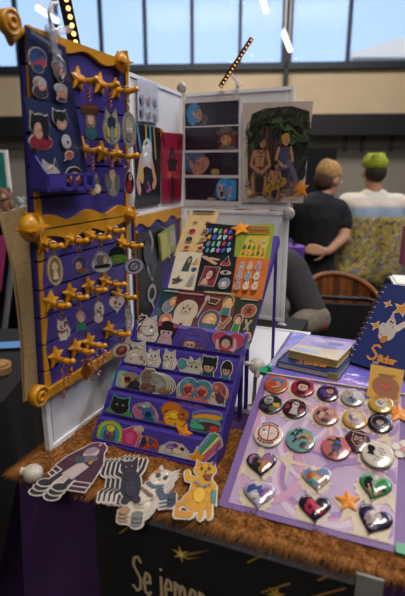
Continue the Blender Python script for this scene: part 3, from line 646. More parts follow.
# banner with its writing
ba0 = hit(103, 520, FRONT)[0]; ba1 = hit(354, 585, FRONT)[0]; bnr = FRONT.off(.024)
r = root('table_banner', 'black banner lettered in cream with gold shooting stars on the table front', 'banner', bnr.mw())
m = M(); bk = mat('#100f12', .85, .12, 40, bump=.1); m.box(((ba0 + ba1) / 2, -.37, -.002), (ba1 - ba0, .72, .003), bk)
m.box(((ba0 + ba1) / 2, .0008, -.045), (ba1 - ba0, .0016, .09), bk); m.box(((ba0 + ba1) / 2, -.005, -.0015), (ba1 - ba0, .012, .003), bk); m.build('cloth', r)
x0, y0 = hit(135, 587, bnr); x1, y1 = hit(250, 618, bnr); m = M()
H_ = hit(140, 560, bnr)[1] - hit(140, 588, bnr)[1]
wx = x0 - .004
for word in ('Se', 'jemenez'):
    m = M(); paint(m, [('l', [(wx + (px - wx) * .46, py) for px, py in it[1]], it[2], it[3]) for it in write(word, wx, y0 - .004, H_ * 1.2, .0056, '#c9b08a', -.015, .05)], 1, 1, .0006, .8, 0); m.build('word', r); wx += .46 * (sum(GL[c][0] + .05 for c in word) + .30) * H_ * 1.2
sx, sy = hit(181, 554, bnr)
def gild(art, nm='shooting_star'):
    m = M(); paint(m, art, 1, 1, .0007, .6, 0); m.build(nm, r)
gild([('p', [(sx + .004, sy + .003), (sx + .052, sy + .026), (sx + .006, sy - .003)], '#8f742c'), ('p', [(sx + .012, sy - .002), (sx + .036, sy + .006), (sx + .012, sy - .006)], '#8f742c'), ('s', sx, sy, .017, 6, .35, 100, '#c09a34'), ('e', sx, sy, .005, .005, 0, '#e0d098')])
for u0, v0, u1, v1 in ((120, 533, 129, 526), (248, 562, 262, 555), (262, 592, 290, 583), (300, 600, 345, 588), (318, 580, 330, 575)):
    p0, p1 = hit(u0, v0, bnr), hit(u1, v1, bnr); gild([('l', [p0, p1], .0032, '#9a772c')], 'gold_streak')
sx, sy = hit(276, 594, bnr); gild([('s', sx, sy, .016, 6, .35, 80, '#c09a34')])
m = M(); g0 = hit(355, 590, bnr)[0]; g1 = hit(383, 590, bnr)[0]; g2 = hit(355, 571, bnr)[1]
m.box(((g0 + g1) / 2, g2 - .3, 0), (g1 - g0, .6, .003), mat('#8b8a86', .8, .12, 40, bump=.1))
tag(m.build('cloth_strip', None, bnr.off(.002).mw()), 'pale grey cloth strip hanging beside the banner at bottom right', 'cloth')
# furry runner
m = M(); furc = ['#85521a', '#8f5a1e', '#774816', '#986222', '#804f19']; fm = [mat(c, .9, .08, 80) for c in furc]
rf = random.Random(11); fa0, fa1, fb1 = -.012, 1.2, .30; FO = .0
def furz(a, b):
    return .007 + .0025 * math.sin(a * 47) * math.sin(b * 39) + .0015 * math.sin(a * 120 + b * 77)
sheet(m, lambda u, v: (fa0 + (fa1 - fa0) * u, .008 + (fb1 - .008) * v, furz(fa0 + (fa1 - fa0) * u, v * .3) - (.006 if v == 0 else 0)), 120, 26, fm[0])
def blade(a, b, z, dx, dy, dz, w_):
    d = V((dx, dy, dz)); s_ = d.cross(V((0, 0, 1)) if abs(dz) < d.length * .8 else V((0, 1, 0))).normalized() * w_; p = V((a, b, z))
    m.add([p - s_, p + s_, p + d * .6 + V((0, 0, .0015)), p + d], [(0, 1, 2), (0, 2, 3)], rf.choice(fm))
for i in range(24000):
    a = rf.uniform(fa0, fa1) if rf.random() < .25 else rf.uniform(fa0, .72); b = rf.uniform(.008, .30); t = rf.gauss(-.9, .7)
    L = rf.uniform(.007, .014); blade(a, b, furz(a, max(b, 0)), L * math.cos(t) * .8, L * math.sin(t), L * rf.uniform(.1, .35), .0006)
for i in range(3000):
    a = rf.uniform(fa0, .78); L = rf.uniform(.012, .034)
    blade(a, rf.uniform(.002, .014), rf.uniform(.003, .010), L * rf.gauss(0, .25), -L, -L * rf.uniform(-.1, .12), .0008)
for i in range(1300):
    b = rf.uniform(0, .3); L = rf.uniform(.015, .03); blade(fa0, b, .003, -L, -L * rf.uniform(-.2, .5), -L * .25, .0009)
tag(m.build('fur_runner', None, TABLE.off(.0005).mw()), 'orange-brown faux fur runner along the front edge of the table', 'runner')
# ================================================================== white clip-together panels
pw = mat('#d2d2d6', .45, .05, 8, coat=.15); pf = mat('#dcdce0', .4, .04, 10, coat=.2)
def panel(P, x0, z0, W, H, label, group='white clip-together display panels'):
    r = root('partition_screen', label, 'screen', P.mw(x0, z0), group)
    m = M(); m.box((W / 2, H / 2, 0), (W - .012, H - .012, .003), pw); m.build('plate', r)
    m = M(); f_ = .011
    for c, d in (((W / 2, f_ / 2, 0), (W, f_, .012)), ((W / 2, H - f_ / 2, 0), (W, f_, .012)), ((f_ / 2, H / 2, 0), (f_, H - 2 * f_, .012)), ((W - f_ / 2, H / 2, 0), (f_, H - 2 * f_, .012))): m.box(c, d, pf)
    for k in (.06, .94): m.box((W * k, H / 2, .0), (.003, H - 2 * f_, .006), pf)
    m.build('rim', r); return r
PP = .42; pbw = .452; pcw = .421
panel(PC, .008, .004, pcw, PP - .006, 'white display panel behind the sloping sticker rack')
panel(PC, .008, PP + .004, pcw, PP - .006, 'white display panel holding the four-picture poster and the painted print')
panel(PB, .0, .004, pbw, PP - .006, 'white display panel behind the purple board with the serpent print')
panel(PB, .0, PP + .004, pbw, PP - .006, 'white display panel holding the badge bag and the red card')
ALW = .335; PAL = Pl(V((-.320, .855, TZ)) - NA * .008 + UA * .018, UA, Z_)
panel(PAL, 0, .006, ALW, .385, 'white display panel below the slat boards at the left')
panel(PAL, .07, .396, ALW - .09, .37, 'white display panel behind the upper slat board')
fl_ = Pl(TABLE.pt(.065, .395, .0045), E_, N_); panel(fl_, 0, 0, .325, .62, 'white display panel lying flat on the table behind the tiered stand')
cg = mat('#a5a29f', .4, .08, 40, coat=.2)
def connector(P, x, y, z, s, label):
    r = root('panel_connector', label, 'connector', P.mw(x, y, z), 'round connectors joining the white panels')
    m = M(); m.lathe([(0, -.006 * s), (.016 * s, -.006 * s), (.0185 * s, 0), (.0165 * s, .005 * s), (.012 * s, .0075 * s), (0, .009 * s)], cg, 20); m.build('disc', r)
    m = M()
    for k in range(6): t = R(60 * k + 15); m.box((.0095 * s * math.cos(t), .0095 * s * math.sin(t), .0075 * s), (.012 * s, .0018, .003), mat('#8a8784', .4), Matrix.Rotation(t, 3, 'Z'))
    m.build('ribs', r); return r
x, y = hit(183, 92, PC); connector(PC, x + .004, y + .012, .018, 1.05, 'grey round connector on the top corner where the white panels meet')
x, y = hit(290, 213, PC); connector(PC, x, y, .02, 1.25, 'grey round connector below the starred corner of the painted print')
x, y = hit(283, 327, PC); connector(PC, x, y, .02, 1.35, 'grey round connector at the foot of the rear white panel')
cz = TABLE.off(.026); x, y = hit(31, 470, cz); r = root('rubber_stopper', 'cream rounded stopper at the foot of the left panel on the fur corner', 'stopper', TABLE.mw(x + .004, y, .008))
m = M(); m.lathe([(0, 0), (.014, 0), (.018, .006), (.018, .018), (.013, .024), (0, .025)], mat('#b5ada0', .5)); m.build('base', r)
m = M(); m.cyl((-.012, .0, .012), (-.024, -.004, .012), .009, .008, mat('#b5ada0', .5)); m.build('nub', r)
# ================================================================== purple slat boards
pur = mat('#372e7a', .42, .08, 40, coat=.15); purd = mat('#352a78', .45, .08, 40, coat=.1); gold = mat('#bd8204', .42, .10, 40, coat=.2); slotm = mat('#241a58', .6)
BW = .302
def wav(x0, x1, base, amp, nper, n=48): return [(x0 + (x1 - x0) * i / n, base + amp * math.sin(2 * math.pi * nper * i / n)) for i in range(n + 1)]
def slat_board(z0, z1, label, top):
    r = root('slat_board', label, 'display board', SLAT.mw(0, z0 - BM, .012), 'purple slat boards with gold trim'); H = z1 - z0
    m = M(); ns = 6; g = .004
    m.box((BW / 2, H / 2, .003), (BW, H, .006), slotm)
    for k in range(ns): m.box((BW / 2, H * (k + .5) / ns, .010), (BW, H / ns - g, .010), pur)
    m.build('slat_panel', r)
    m = M(); m_r = M()
    for k in range(ns):
        y0, y1 = H * k / ns + g / 2, H * (k + 1) / ns - g / 2; n = 8
        ed = [(.0115 + .004 * math.sin((k + j / n) * 2.6), y0 + (y1 - y0) * j / n) for j in range(n + 1)]
        m.prism([(0, y0)] + ed + [(0, y1)], .0152, .0185, gold)
        ed = [(BW - .008 - .003 * math.sin((k + j / n) * 2.6), y0 + (y1 - y0) * j / n) for j in range(n + 1)]
        m_r.prism([(BW, y0)] + ed + [(BW, y1)], .0152, .0185, gold)
    m.build('side_trim', r); m_r.build('side_trim', r)
    m = M(); m.prism([(.0, H + .002)] + wav(0, BW, H - (.014 if top else .016), .006, 2.5) + [(BW, H + .002)], .0152, .022, gold); m.build('top_trim', r)
    if not top:
        m = M(); m.prism([(0, -.002)] + wav(0, BW, .017, .0, 1) + [(BW, -.002)], .0152, .022, gold); m.build('bottom_trim', r)
    else:
        m = M(); m.prism([(0, -.001)] + wav(0, BW, .016, .007, 2.6) + [(BW, -.001)], .0152, .022, gold); m.build('bottom_trim', r)
    return r
slat_board(BM + .003, BT, 'upper purple slat board with gold wavy trim and hanging keychains', True)
slat_board(BA, BM - .003, 'lower purple slat board with three rows of star hooks', False)
def shell(x, z, s, label, flat=False, arm=None):
    r = root('corner_knob', label, 'knob', SLAT.mw(x, z - BM, .036), 'gold corner knobs of the slat boards')
    m = M()
    if flat:
        m.lathe([(0, -.012 * s), (.02 * s, -.012 * s), (.021 * s, .004 * s), (.017 * s, .006 * s), (.016 * s, .003 * s), (.011 * s, .003 * s), (.010 * s, .007 * s), (.006 * s, .007 * s), (.005 * s, .004 * s), (0, .004 * s)], gold, 22)
    else:
        m.ball((0, 0, 0), .0225 * s, gold, (1, 1, .75), 18)
        for k in range(2): t = R(90 * k + 5); m.box((0, 0, .002), (.0455 * s, .0035, .028 * s), gold, Matrix.Rotation(t, 3, 'Z'))
    m.build('knob', r)
    if arm:
        m = M(); m.tube([V((0, 0, -.012)), V((.012, -.022, -.014)), V((-arm[0] + .010, BT - BM - arm[1] + .0, -.012)), V((-arm[0] + .010, BT - BM - arm[1] - .05, -.0105))], .0085, gold); m.build('arm', r)
    m = M(); m.cyl((0, 0, -.036 + .0355), (0, 0, -.0125), .008 * s, .010 * s, mat('#a86c10', .45)); m.build('stem', r)
SK = SLAT.off(.036)
x, y = hit(11, 22, SK); shell(x, BM + y, .92, 'gold round corner knob at the top left of the upper slat board', True, (x, y))
x, y = hit(122, 62, SK); shell(x, BM + y, .9, 'gold ribbed corner knob at the top right of the upper slat board')
x, y = hit(32, 228, SK); shell(x, BM + y, 1.12, 'gold ribbed corner knob between the two slat boards at left')
x, y = hit(130, 214, SK); shell(x, BM + y, .8, 'gold ribbed corner knob between the two slat boards at right')
x, y = hit(40, 396, SK); shell(x, BM + y, 1.0, 'gold ringed corner knob at the bottom left of the lower slat board', True)
# strut joining top-left knob down to board: gold finial neck
# canvas tote hung behind the boards
CB_ = Pl(SLAT.o - SLAT.n * .03 - SLAT.ex * .0, SLAT.ex, Z_)
cex = V((.985, .17, 0)).normalized(); CV = Pl(SLAT.pt(.004, 0, .003), cex, Z_ + (cex * NA.dot(cex) - cex * NA.dot(cex)) + V((.17, -.985, 0)).normalized() * .03)
pts = [hit(u, v, CV) for u, v in ((-2, 214), (30, 206), (44, 206), (50, 300), (52, 392), (45, 399), (23, 402), (20, 340), (12, 270))]
pts = [(min(a, .008), b) for a, b in pts]
m = M(); cvs = mat('#b49a70', .9, .12, 120, bump=.3); m.prism(pts, -.006, 0, cvs)
x0 = pts[6]; m.tube([V((pts[0][0] + .004, pts[0][1], .001)), V((pts[8][0] + .004, pts[8][1], .001)), V((pts[7][0] + .004, pts[7][1], .001)), V((pts[6][0] + .004, pts[6][1] + .004, .001)), V((pts[5][0] + .004, pts[5][1] + .004, .001))], .0018, mat('#97805a', .9), 6)
tag(m.build('canvas_bag', None, CV.mw()), 'cream canvas tote bag hanging behind the left edge of the slat boards', 'bag')
# ---- purple board with serpent print on panel B
B1 = PB.off(.010)
c = [hit(131, 222, B1), hit(178, 211, B1), hit(170, 322, B1), hit(131, 330, B1)]
bx0, bx1 = c[0][0], c[1][0]; bz1 = (c[0][1] + c[1][1]) / 2 + .012; bz0 = c[3][1] - .05; W = bx1 - bx0; H = bz1 - bz0
r = root('slat_board', 'purple board with gold scalloped top behind the serpent print', 'display board', B1.mw(bx0, bz0), 'purple slat boards with gold trim')
m = M(); m.box((W / 2, H / 2, .004), (W, H, .008), purd)
m.build('slat_panel', r)
m = M(); m.prism([(0, H + .004)] + wav(0, W, H - .028, .009, 3) + [(W, H + .004)], .0082, .014, gold); m.box((.008, H / 2, .012), (.016, H - .08, .006), gold); m.box((W - .005, H - .10, .012), (.010, .13, .006), gold); m.build('gold_trim', r)
B2 = B1.off(.0165); q0 = hit(138, 233, B2); q1 = hit(159, 320, B2); W = q1[0] - q0[0] + .04; H = q0[1] - q1[1] + .04
m = M(); m.box((W / 2, H / 2, 0), (W, H, .002), mat('#14141c', .4, .2, 30, coat=.3))
sn = [(.50 + .12 * math.sin(i * .42), .98 - .8 * i / 30) for i in range(31)]
art = [('l', [(x * W, y * H) for x, y in sn[:17]], .016, '#8e8a90'), ('l', [(W * (.5 + .16 * math.cos(t * .4)), H * (.42 + .07 * math.sin(t * .4))) for t in range(16)], .012, '#a09ca2'), ('l', [(.45 * W, .36 * H), (.6 * W, .25 * H), (.5 * W, .12 * H)], .009, '#a8a4aa')]
art += [('e', W * .35, H * .8, .03, .04, 20, '#3a3540'), ('e', W * .6, H * .7, .025, .05, -20, '#2c3440'), ('e', .5 * W, .08 * H, .03, .012, 0, '#1f5a58')]
paint(m, art, 1, 1, .0012); tag(m.build('art_print', None, B2.mw(q0[0] - .01, q1[1] - .04)), 'dark narrow print of a pale coiling serpent on the purple back board', 'print')
# little booklet hanging from a gold clasp
B3 = B1.off(.03); x, y, W, H = rect(B3, 159, 229, 176, 256); W *= .9
r = root('mini_booklet', 'small green and yellow booklet charm hanging beside the serpent print', 'keychain', B3.mw(x, y, 0, R(8)))
m = M(); m.rbox((0, 0, 0), (W, H, .008), mat('#7d8a45', .4, .3, 40, coat=.4), .004); paint(m, [('p', [(-.5, -.5), (.1, -.5), (-.1, .5), (-.5, .5)], '#b0a84e'), ('p', [(.1, -.2), (.5, -.3), (.5, .3), (.2, .4)], '#a59a98'), ('l', [(-.2, -.3), (0, .1), (.3, .4)], .06, '#9c8a86')], W * .9, H * .9, .0043); m.build('cover', r)
m = M(); m.tube([(0, -H * .5, 0), (.0, -H * .62, .003), (.003, -H * .72, .003)], .004, mat('#b58a34', .35, metal=.7)); m.build('clasp', r)
m = M(); m.tube([(0, H * .5, 0), (0, H * .56, -.01), (0, H * .6, -.0295)], .0015, gold); m.build('hook', r)
# ================================================================== what hangs on the slat boards
gstar = mat('#c88a02', .42, .12, 60, coat=.2); chain_m = mat('#b8997c', .3, .1, 60, metal=.9); copper = mat('#b5744a', .3, .12, 60, metal=.85); rope = mat('#9a5a68', .8, .4, 300)
SF = SLAT.off(.0275)                                  # face of the slats
clearp = film('clear_acrylic', '#d9d6d2', .28, .1)
def star_hook(u, v, ln, what, s=1.0):
    x, y = hit(u, v, SF.off(.006)); r = root('star_hook', 'gold star hook holding the ' + what, 'hook', SF.mw(x, y, 0, R(random.uniform(-8, 8))), 'gold star hooks on the slat boards')
    m = M(); q = star(0, 0, .0225 * s, 5, .52); n = len(q)
    vs = [(a, b, .0005) for a, b in q] + [(a, b, .005) for a, b in q] + [(0, 0, .0095)]
    m.add(vs, [list(range(n - 1, -1, -1))] + [(i, (i + 1) % n, n + (i + 1) % n, n + i) for i in range(n)] + [(n + i, n + (i + 1) % n, 2 * n) for i in range(n)], gstar); m.build('star', r)
    m = M(); K = 10; m.tube([(0, -.002 - .002 * math.sin(math.pi * i / K) + (.003 * max(0, (i - K + 2)) / 2), .006 + ln * i / K) for i in range(K + 1)], [.0048 + .0008 * (i % 2) for i in range(K + 1)], gstar, 8); m.build('peg', r)
    return SF.pt(x, y - .009, ln * .62)
FACE = V((.55, -.83, 0)).normalized(); FX = V((-FACE.y, FACE.x, 0))
def clasp(m, top, L, mt):
    n = max(2, int(L / .009))
    m.tube([top + V((.0, 0, .011)) + V((0, 0, -.011)) + FX * (.0075 * math.cos(t)) + V((0, 0, .0085 * math.sin(t) + .001)) for t in [2 * math.pi * k / 12 for k in range(12)]],   .0017, mt, 6, True)
    for k in range(n):
        c = top + V((0, 0, -.009 - L * k / n)); ax = FX if k % 2 else FACE
        m.tube([c + ax * (.0036 * math.cos(t)) + V((0, 0, .0062 * math.sin(t))) for t in [2 * math.pi * j / 8 for j in range(8)]], .0014, mt, 5, True)
def keychain(hu, hv, cu, cv, pw_, ph, what, art, ln=.041, chain=chain_m, base='#7d7875', out=.0016, clear=False, cord=False, s=1.0, yaw=0):
    """a charm hung by clasp and chain from its own star hook"""
    top = star_hook(hu, hv, ln, what, s)
    P = Pl(top + V((0, 0, -.0)), FX, Z_); x, y, W, H = rect(P, cu - pw_ / 2, cv - ph / 2, cu + pw_ / 2, cv + ph / 2)
    r = root('keychain', what + ' on a star hook', 'keychain', Matrix.Translation(top), 'keychains on the slat boards')
    cy = y; L = max(.012, -cy - H / 2 - .004)
    m = M()
    if cord:
        for k in (-1, 1): m.tube([V((0, 0, .0065)) + FX * .005 * k, V((0, 0, -.004)) + FX * .004 * k] + [FX * (.003 * k * math.cos(i * 1.2)) + FACE * (.003 * k * math.sin(i * 1.2)) + V((0, 0, -.006 - (L - .004) * i / 10)) for i in range(11)], .0019, rope, 6)
        m.build('braided_cord', r)
    else: clasp(m, V((0, 0, .0045)), L, chain); m.build('chain', r)
    lean = V((0, 0, cy))
    Pm = Matrix(((FX.x, 0, FACE.x, 0), (FX.y, 0, FACE.y, 0), (0, 1, 0, cy), (0, 0, 0, 1)))
    m = sticker_mesh(art, W, H, out, .0028, base)
    if clear: m.prism(dil([(a * W, b * H) for a, b in ell(0, 0, .5, .5)], .002), .0008, .0016, clearp)
    o = m.build('charm', r); o.matrix_local = Pm @ Matrix.Rotation(yaw, 4, 'Y')
    return r
# upper board, first row
keychain(79, 79, 87, 122, 16, 36, 'brown-hatted keychain with a teal base on a pink cord', [('e', 0, .02, .3, .26, 0, '#8a7466'), ('p', [(-.5, .36), (.5, .36), (.42, .46), (-.42, .46)], '#6b3f2c'), ('p', [(-.5, .22), (.5, .24), (.5, .36), (-.5, .36)], '#4d2c20'), ('e', 0, -.32, .38, .17, 0, '#2c5a62'), ('e', 0, .05, .2, .13, 0, '#b99a84')], cord=True, base='#5a4038')
keychain(101, 84, 107, 127, 19, 36, 'grey creature keychain with yellow and blue markings', [('e', 0, -.08, .46, .4, 0, '#8f8c84'), ('p', [(-.34, .2), (-.26, .5), (-.02, .3)], '#8f8c84'), ('p', [(.34, .2), (.26, .5), (.02, .3)], '#8f8c84'), ('e', 0, .12, .2, .17, 0, '#22304a'), ('e', -.2, -.14, .1, .16, 15, '#b09a4c'), ('e', .2, -.14, .1, .16, -15, '#b09a4c'), ('e', 0, -.2, .1, .22, 0, '#6d8294')], cord=True)
keychain(117, 89, 124, 130, 14, 36, 'clear grey keychain at the right end of the upper board', [('e', 0, 0, .46, .48, 0, '#85827e'), ('e', 0, .1, .26, .28, 0, '#9c9892'), ('e', -.05, -.2, .2, .12, 0, '#6f6c6a')], ln=.05, base='#a09c98')
# upper board, second row
keychain(83, 148, 93, 184, 15, 24, 'green and cream figure keychain right of the tray', [('e', .1, .12, .22, .34, 0, '#4f7a3c'), ('e', -.1, -.22, .34, .24, 0, '#b5aa8a'), ('e', .2, -.2, .26, .2, 0, '#c9b48c'), ('e', .1, .3, .12, .12, 0, '#b08a6a')], cord=True)
keychain(103, 152, 107, 183, 15, 28, 'grey robed figure keychain in the middle of the lower row', [('e', 0, -.1, .42, .38, 0, '#77787c'), ('e', -.32, -.02, .14, .3, 10, '#5c5e64'), ('e', .32, -.02, .14, .3, -10, '#5c5e64'), ('e', 0, .28, .2, .2, 0, '#b59a84'), ('p', [(-.1, .1), (.1, .1), (0, -.3)], '#a08a6a')], cord=True)
keychain(118, 154, 121, 182, 10, 24, 'red and black figure keychain beside the white panel', [('e', 0, -.05, .4, .44, 0, '#2a1c22'), ('e', -.05, -.2, .26, .24, 0, '#8a1f2a'), ('e', .1, .2, .18, .16, 0, '#b0908a')], ln=.05, cord=True)
# lower board, first row
keychain(44, 243, 55, 270, 15, 30, 'long oval keychain with a golden picture', [('e', 0, 0, .5, .5, 0, '#b9a88c'), ('e', 0, 0, .36, .4, 0, '#96713c'), ('e', 0, .12, .2, .16, 0, '#d8c09a'), ('p', [(-.2, -.3), (.2, -.3), (.1, .02), (-.1, .02)], '#c9bba4')])
keychain(70, 238, 74, 266, 16, 18, 'small purple-haired keychain with red flowers', [('e', 0, .1, .42, .38, 0, '#43356e'), ('e', -.12, 0, .2, .24, 0, '#b08a7a'), ('e', .1, -.32, .36, .14, -8, '#4c6a3a'), ('e', -.05, -.28, .1, .1, 0, '#a02c38'), ('e', .18, -.26, .1, .1, 0, '#a02c38')])
keychain(90, 235, 97, 262, 21, 22, 'clear arched keychain with a black bar', [('e', 0, -.1, .48, .38, 0, '#a5a2a0'), ('e', 0, .1, .34, .36, 0, '#8d8892'), ('p', [(-.36, -.26), (.36, -.26), (.36, -.14), (-.36, -.14)], '#1c1a1e'), ('e', -.1, .1, .14, .2, 0, '#5f5a68'), ('e', .15, .05, .1, .16, 0, '#c2a878')], ln=.05)
keychain(108, 228, 118, 255, 20, 17, 'black and green frog-shaped keychain', [('e', 0, .15, .38, .34, 0, '#121a14'), ('e', 0, -.22, .5, .26, 0, '#3f7a2c'), ('e', 0, -.24, .24, .1, 0, '#7d6a3c')], base='#2c5a24', out=.001)
keychain(123, 243, 134, 266, 18, 15, 'round grey keychain with a dark ring near the serpent print', [('e', 0, 0, .5, .5, 0, '#9a97a8'), ('e', 0, 0, .32, .34, 0, '#25232c'), ('e', 0, 0, .24, .26, 0, '#8a8794'), ('l', [(-.12, -.12), (.12, .14)], .05, '#25232c')], ln=.052, base='#6d6a86')
# lower board, second row
keychain(52, 302, 58, 330, 16, 22, 'white cat keychain with red ribbons', cat('#c9bdb4', '#8a2c2c', None, '#5a2c2c', '#8a2c2c') + [('e', .2, .3, .1, .08, 0, '#8a3434')])
keychain(71, 294, 74, 322, 11, 20, 'pink-haired keychain in a green dress', [('e', 0, .2, .4, .3, 0, '#b58a90'), ('p', [(-.2, .0), (.2, .0), (.46, -.46), (-.46, -.46)], '#23705a'), ('e', 0, .14, .26, .2, 0, '#cdb09c')])
keychain(90, 287, 92, 313, 13, 22, 'white curled-up keychain in the middle of the second row', [('e', 0, .1, .36, .38, 20, '#bdb4b0'), ('e', -.1, -.24, .34, .24, 0, '#b0a6a4'), ('l', [(-.2, .1), (.1, .0), (.2, -.2)], .06, '#7a4a44'), ('e', .08, .22, .06, .06, 0, '#2c2428')])
keychain(106, 281, 110, 305, 16, 19, 'white heart-shaped keychain with red flecks', [('h', 0, -.02, .96, .9, '#bdb2ac'), ('e', -.1, .1, .1, .09, 0, '#8c4a40'), ('e', .18, -.02, .08, .08, 0, '#8c4a40'), ('l', [(-.2, -.12), (.1, -.2)], .06, '#6d5a58')], ln=.05)
keychain(118, 294, 121, 318, 9, 22, 'narrow grey cat keychain beside the serpent print', cat('#a8a2a4', '#2a2630'), ln=.048)
# lower board, third row: beaded dangles
def dangle(hu, hv, strands, what, mt, ln=.041, leaf=None):
    top = star_hook(hu, hv, ln, what)
    r = root('keychain', what + ' on a star hook', 'keychain', Matrix.Translation(top), 'keychains on the slat boards'); rq = random.Random(hu)
    for dx, L in strands:
        m = M(); k = int(L / .006)
        m.tube([V((0, 0, .006)) + FX * (dx * .3 + .005 * math.cos(t)) + V((0, 0, .005 * math.sin(t))) for t in [2 * math.pi * j / 8 for j in range(8)]], .0009, mt, 5, True)
        m.tube([FX * dx * .3, FX * dx + V((0, 0, -.012)), FX * dx + V((0, 0, -L))], .0008, mt, 5)
        for i in range(k): m.ball(FX * (dx + rq.uniform(-.003, .003)) + FACE * rq.uniform(-.002, .002) + V((0, 0, -.012 - (L - .012) * i / k)), rq.uniform(.0018, .0034), rq.choice((mt, mat('#a8402c', .3, .2, 60, coat=.5), mat('#8a6a5a', .3, .1, 60, coat=.5))), n=8)
        m.build('bead_strand', r)
    if leaf:
        m = M(); W, H = leaf; pts = [(0, .5), (.3, .25), (.46, .0), (.3, -.25), (0, -.5), (-.3, -.25), (-.46, 0), (-.3, .25)]
        m.prism([(a * W, b * H) for a, b in pts], -.001, .001, mat('#8a4c1c', .35, .2, 40, metal=.5)); paint(m, [('l', [(0, .4), (0, -.45)], .06, '#5f3212'), ('l', [(0, .1), (.25, .2)], .04, '#5f3212'), ('l', [(0, -.1), (-.25, 0)], .04, '#5f3212')], W, H, .0012)
        o = m.build('leaf', r); o.matrix_local = Matrix(((FX.x, 0, FACE.x, 0), (FX.y, 0, FACE.y, 0), (0, 1, 0, -.040), (0, 0, 0, 1)))
dangle(57, 357, [(-.006, .075), (.004, .058), (.010, .030)], 'pair of long copper bead chains at the bottom left', copper)
dangle(77, 348, [(-.006, .020), (.004, .024), (.014, .065), (.010, .020)], 'copper leaf and fine chain bundle', copper, leaf=(.026, .040))
dangle(90, 342, [(-.002, .066), (.012, .040), (.018, .030)], 'thin clear bead dangles', mat('#c9b8a8', .2, .1, 60, metal=.5))
keychain(110, 330, 119, 350, 18, 13, 'round red-centred clear keychain nearest the tiered stand', [('e', 0, 0, .5, .5, 0, '#b5aca8'), ('e', 0, -.05, .32, .34, 0, '#7a2a1e'), ('e', .02, .05, .16, .16, 0, '#b0603a')], ln=.054)
# ---- tray with two sticker sheets on the upper board
T0 = SF.off(.016); c0 = hit(39, 186, T0); c1 = hit(80, 189, T0)
def quad(P, pts): return [hit(u, v, P) for u, v in pts]
def sheet_thing(P, pts, name, label, base, arts, group, t=.0012, detail=True, cat_='sticker sheet', rough=.35, coat=.35):
    """thin printed sheet: outline and prints given as seen on its plane"""
    q = quad(P, pts); cx = sum(a for a, b in q) / len(q); cy = sum(b for a, b in q) / len(q)
    m = M(); m.prism([(a - cx, b - cy) for a, b in q], 0, t, mat(base, rough, .08, 40, coat=coat)); zl = t + .00015
    for (u0, v0, u1, v1, art, wb) in arts:
        x, y, W, H = rect(P, u0, v0, u1, v1); x -= cx; y -= cy
        if detail: art = busy(art, int(u0 * 31 + v0))
        def sh(it):
            ps, col = polys(it); return [[(x + a * W, y + b * H) for a, b in p] for p in ps], col
        if wb:
            for it in art:
                for p in sh(it)[0]: m.ngon(dil(p, .0018), zl, mat(wb, .4, .05, 90, .3)); zl += .00003
        for it in art:
            ps, col = sh(it)
            for p in ps: m.ngon(p, zl, mat(col, .4, .08, 200, .3)); zl += .00003
    return tag(m.build(name, None, P.mw(cx, cy)), label, cat_, group)
WB_ = '#b9b0a8'
SH1 = SF.off(.0085)
sheet_thing(SH1, [(24, 25), (65, 47), (88, 176), (78, 184), (42, 182)], 'sticker_sheet', 'navy sticker sheet at the back of the purple tray', '#1d2244',
  [(27, 48, 47, 73, [('e', 0, .12, .44, .36, 20, '#27406e'), ('p', [(-.4, -.2), (.35, .2), (.4, -.1), (0, -.45)], '#8f3a46'), ('e', 0, -.3, .26, .16, 0, '#2a3a5e')], WB_),
   (50, 61, 65, 82, [('e', -.05, .22, .4, .24, 0, '#8f9096'), ('e', 0, -.05, .34, .28, 0, '#b08a78'), ('e', .1, .1, .26, .14, 0, '#9a5a40'), ('e', .05, -.34, .2, .12, 0, '#3a3c48')], WB_),
   (29, 77, 46, 98, [('e', 0, .2, .36, .26, 0, '#9a9aa0'), ('e', 0, -.2, .42, .28, 0, '#2c2c38'), ('e', .05, .0, .2, .14, 0, '#b8846a'), ('e', -.2, .28, .1, .1, 0, '#b07a3a')], WB_),
   (50, 84, 65, 101, [('e', 0, .2, .4, .26, 0, '#8c8a90'), ('e', .05, -.12, .3, .26, 0, '#a8785c'), ('e', 0, -.4, .3, .1, 0, '#3a3244')], WB_),
   (27, 33, 47, 44, [('p', [(-.5, .1), (.5, -.5), (.5, -.1), (-.5, .5)], '#5d5c68')], None)], 'sticker sheets in the purple tray')
SH2 = SF.off(.0115)
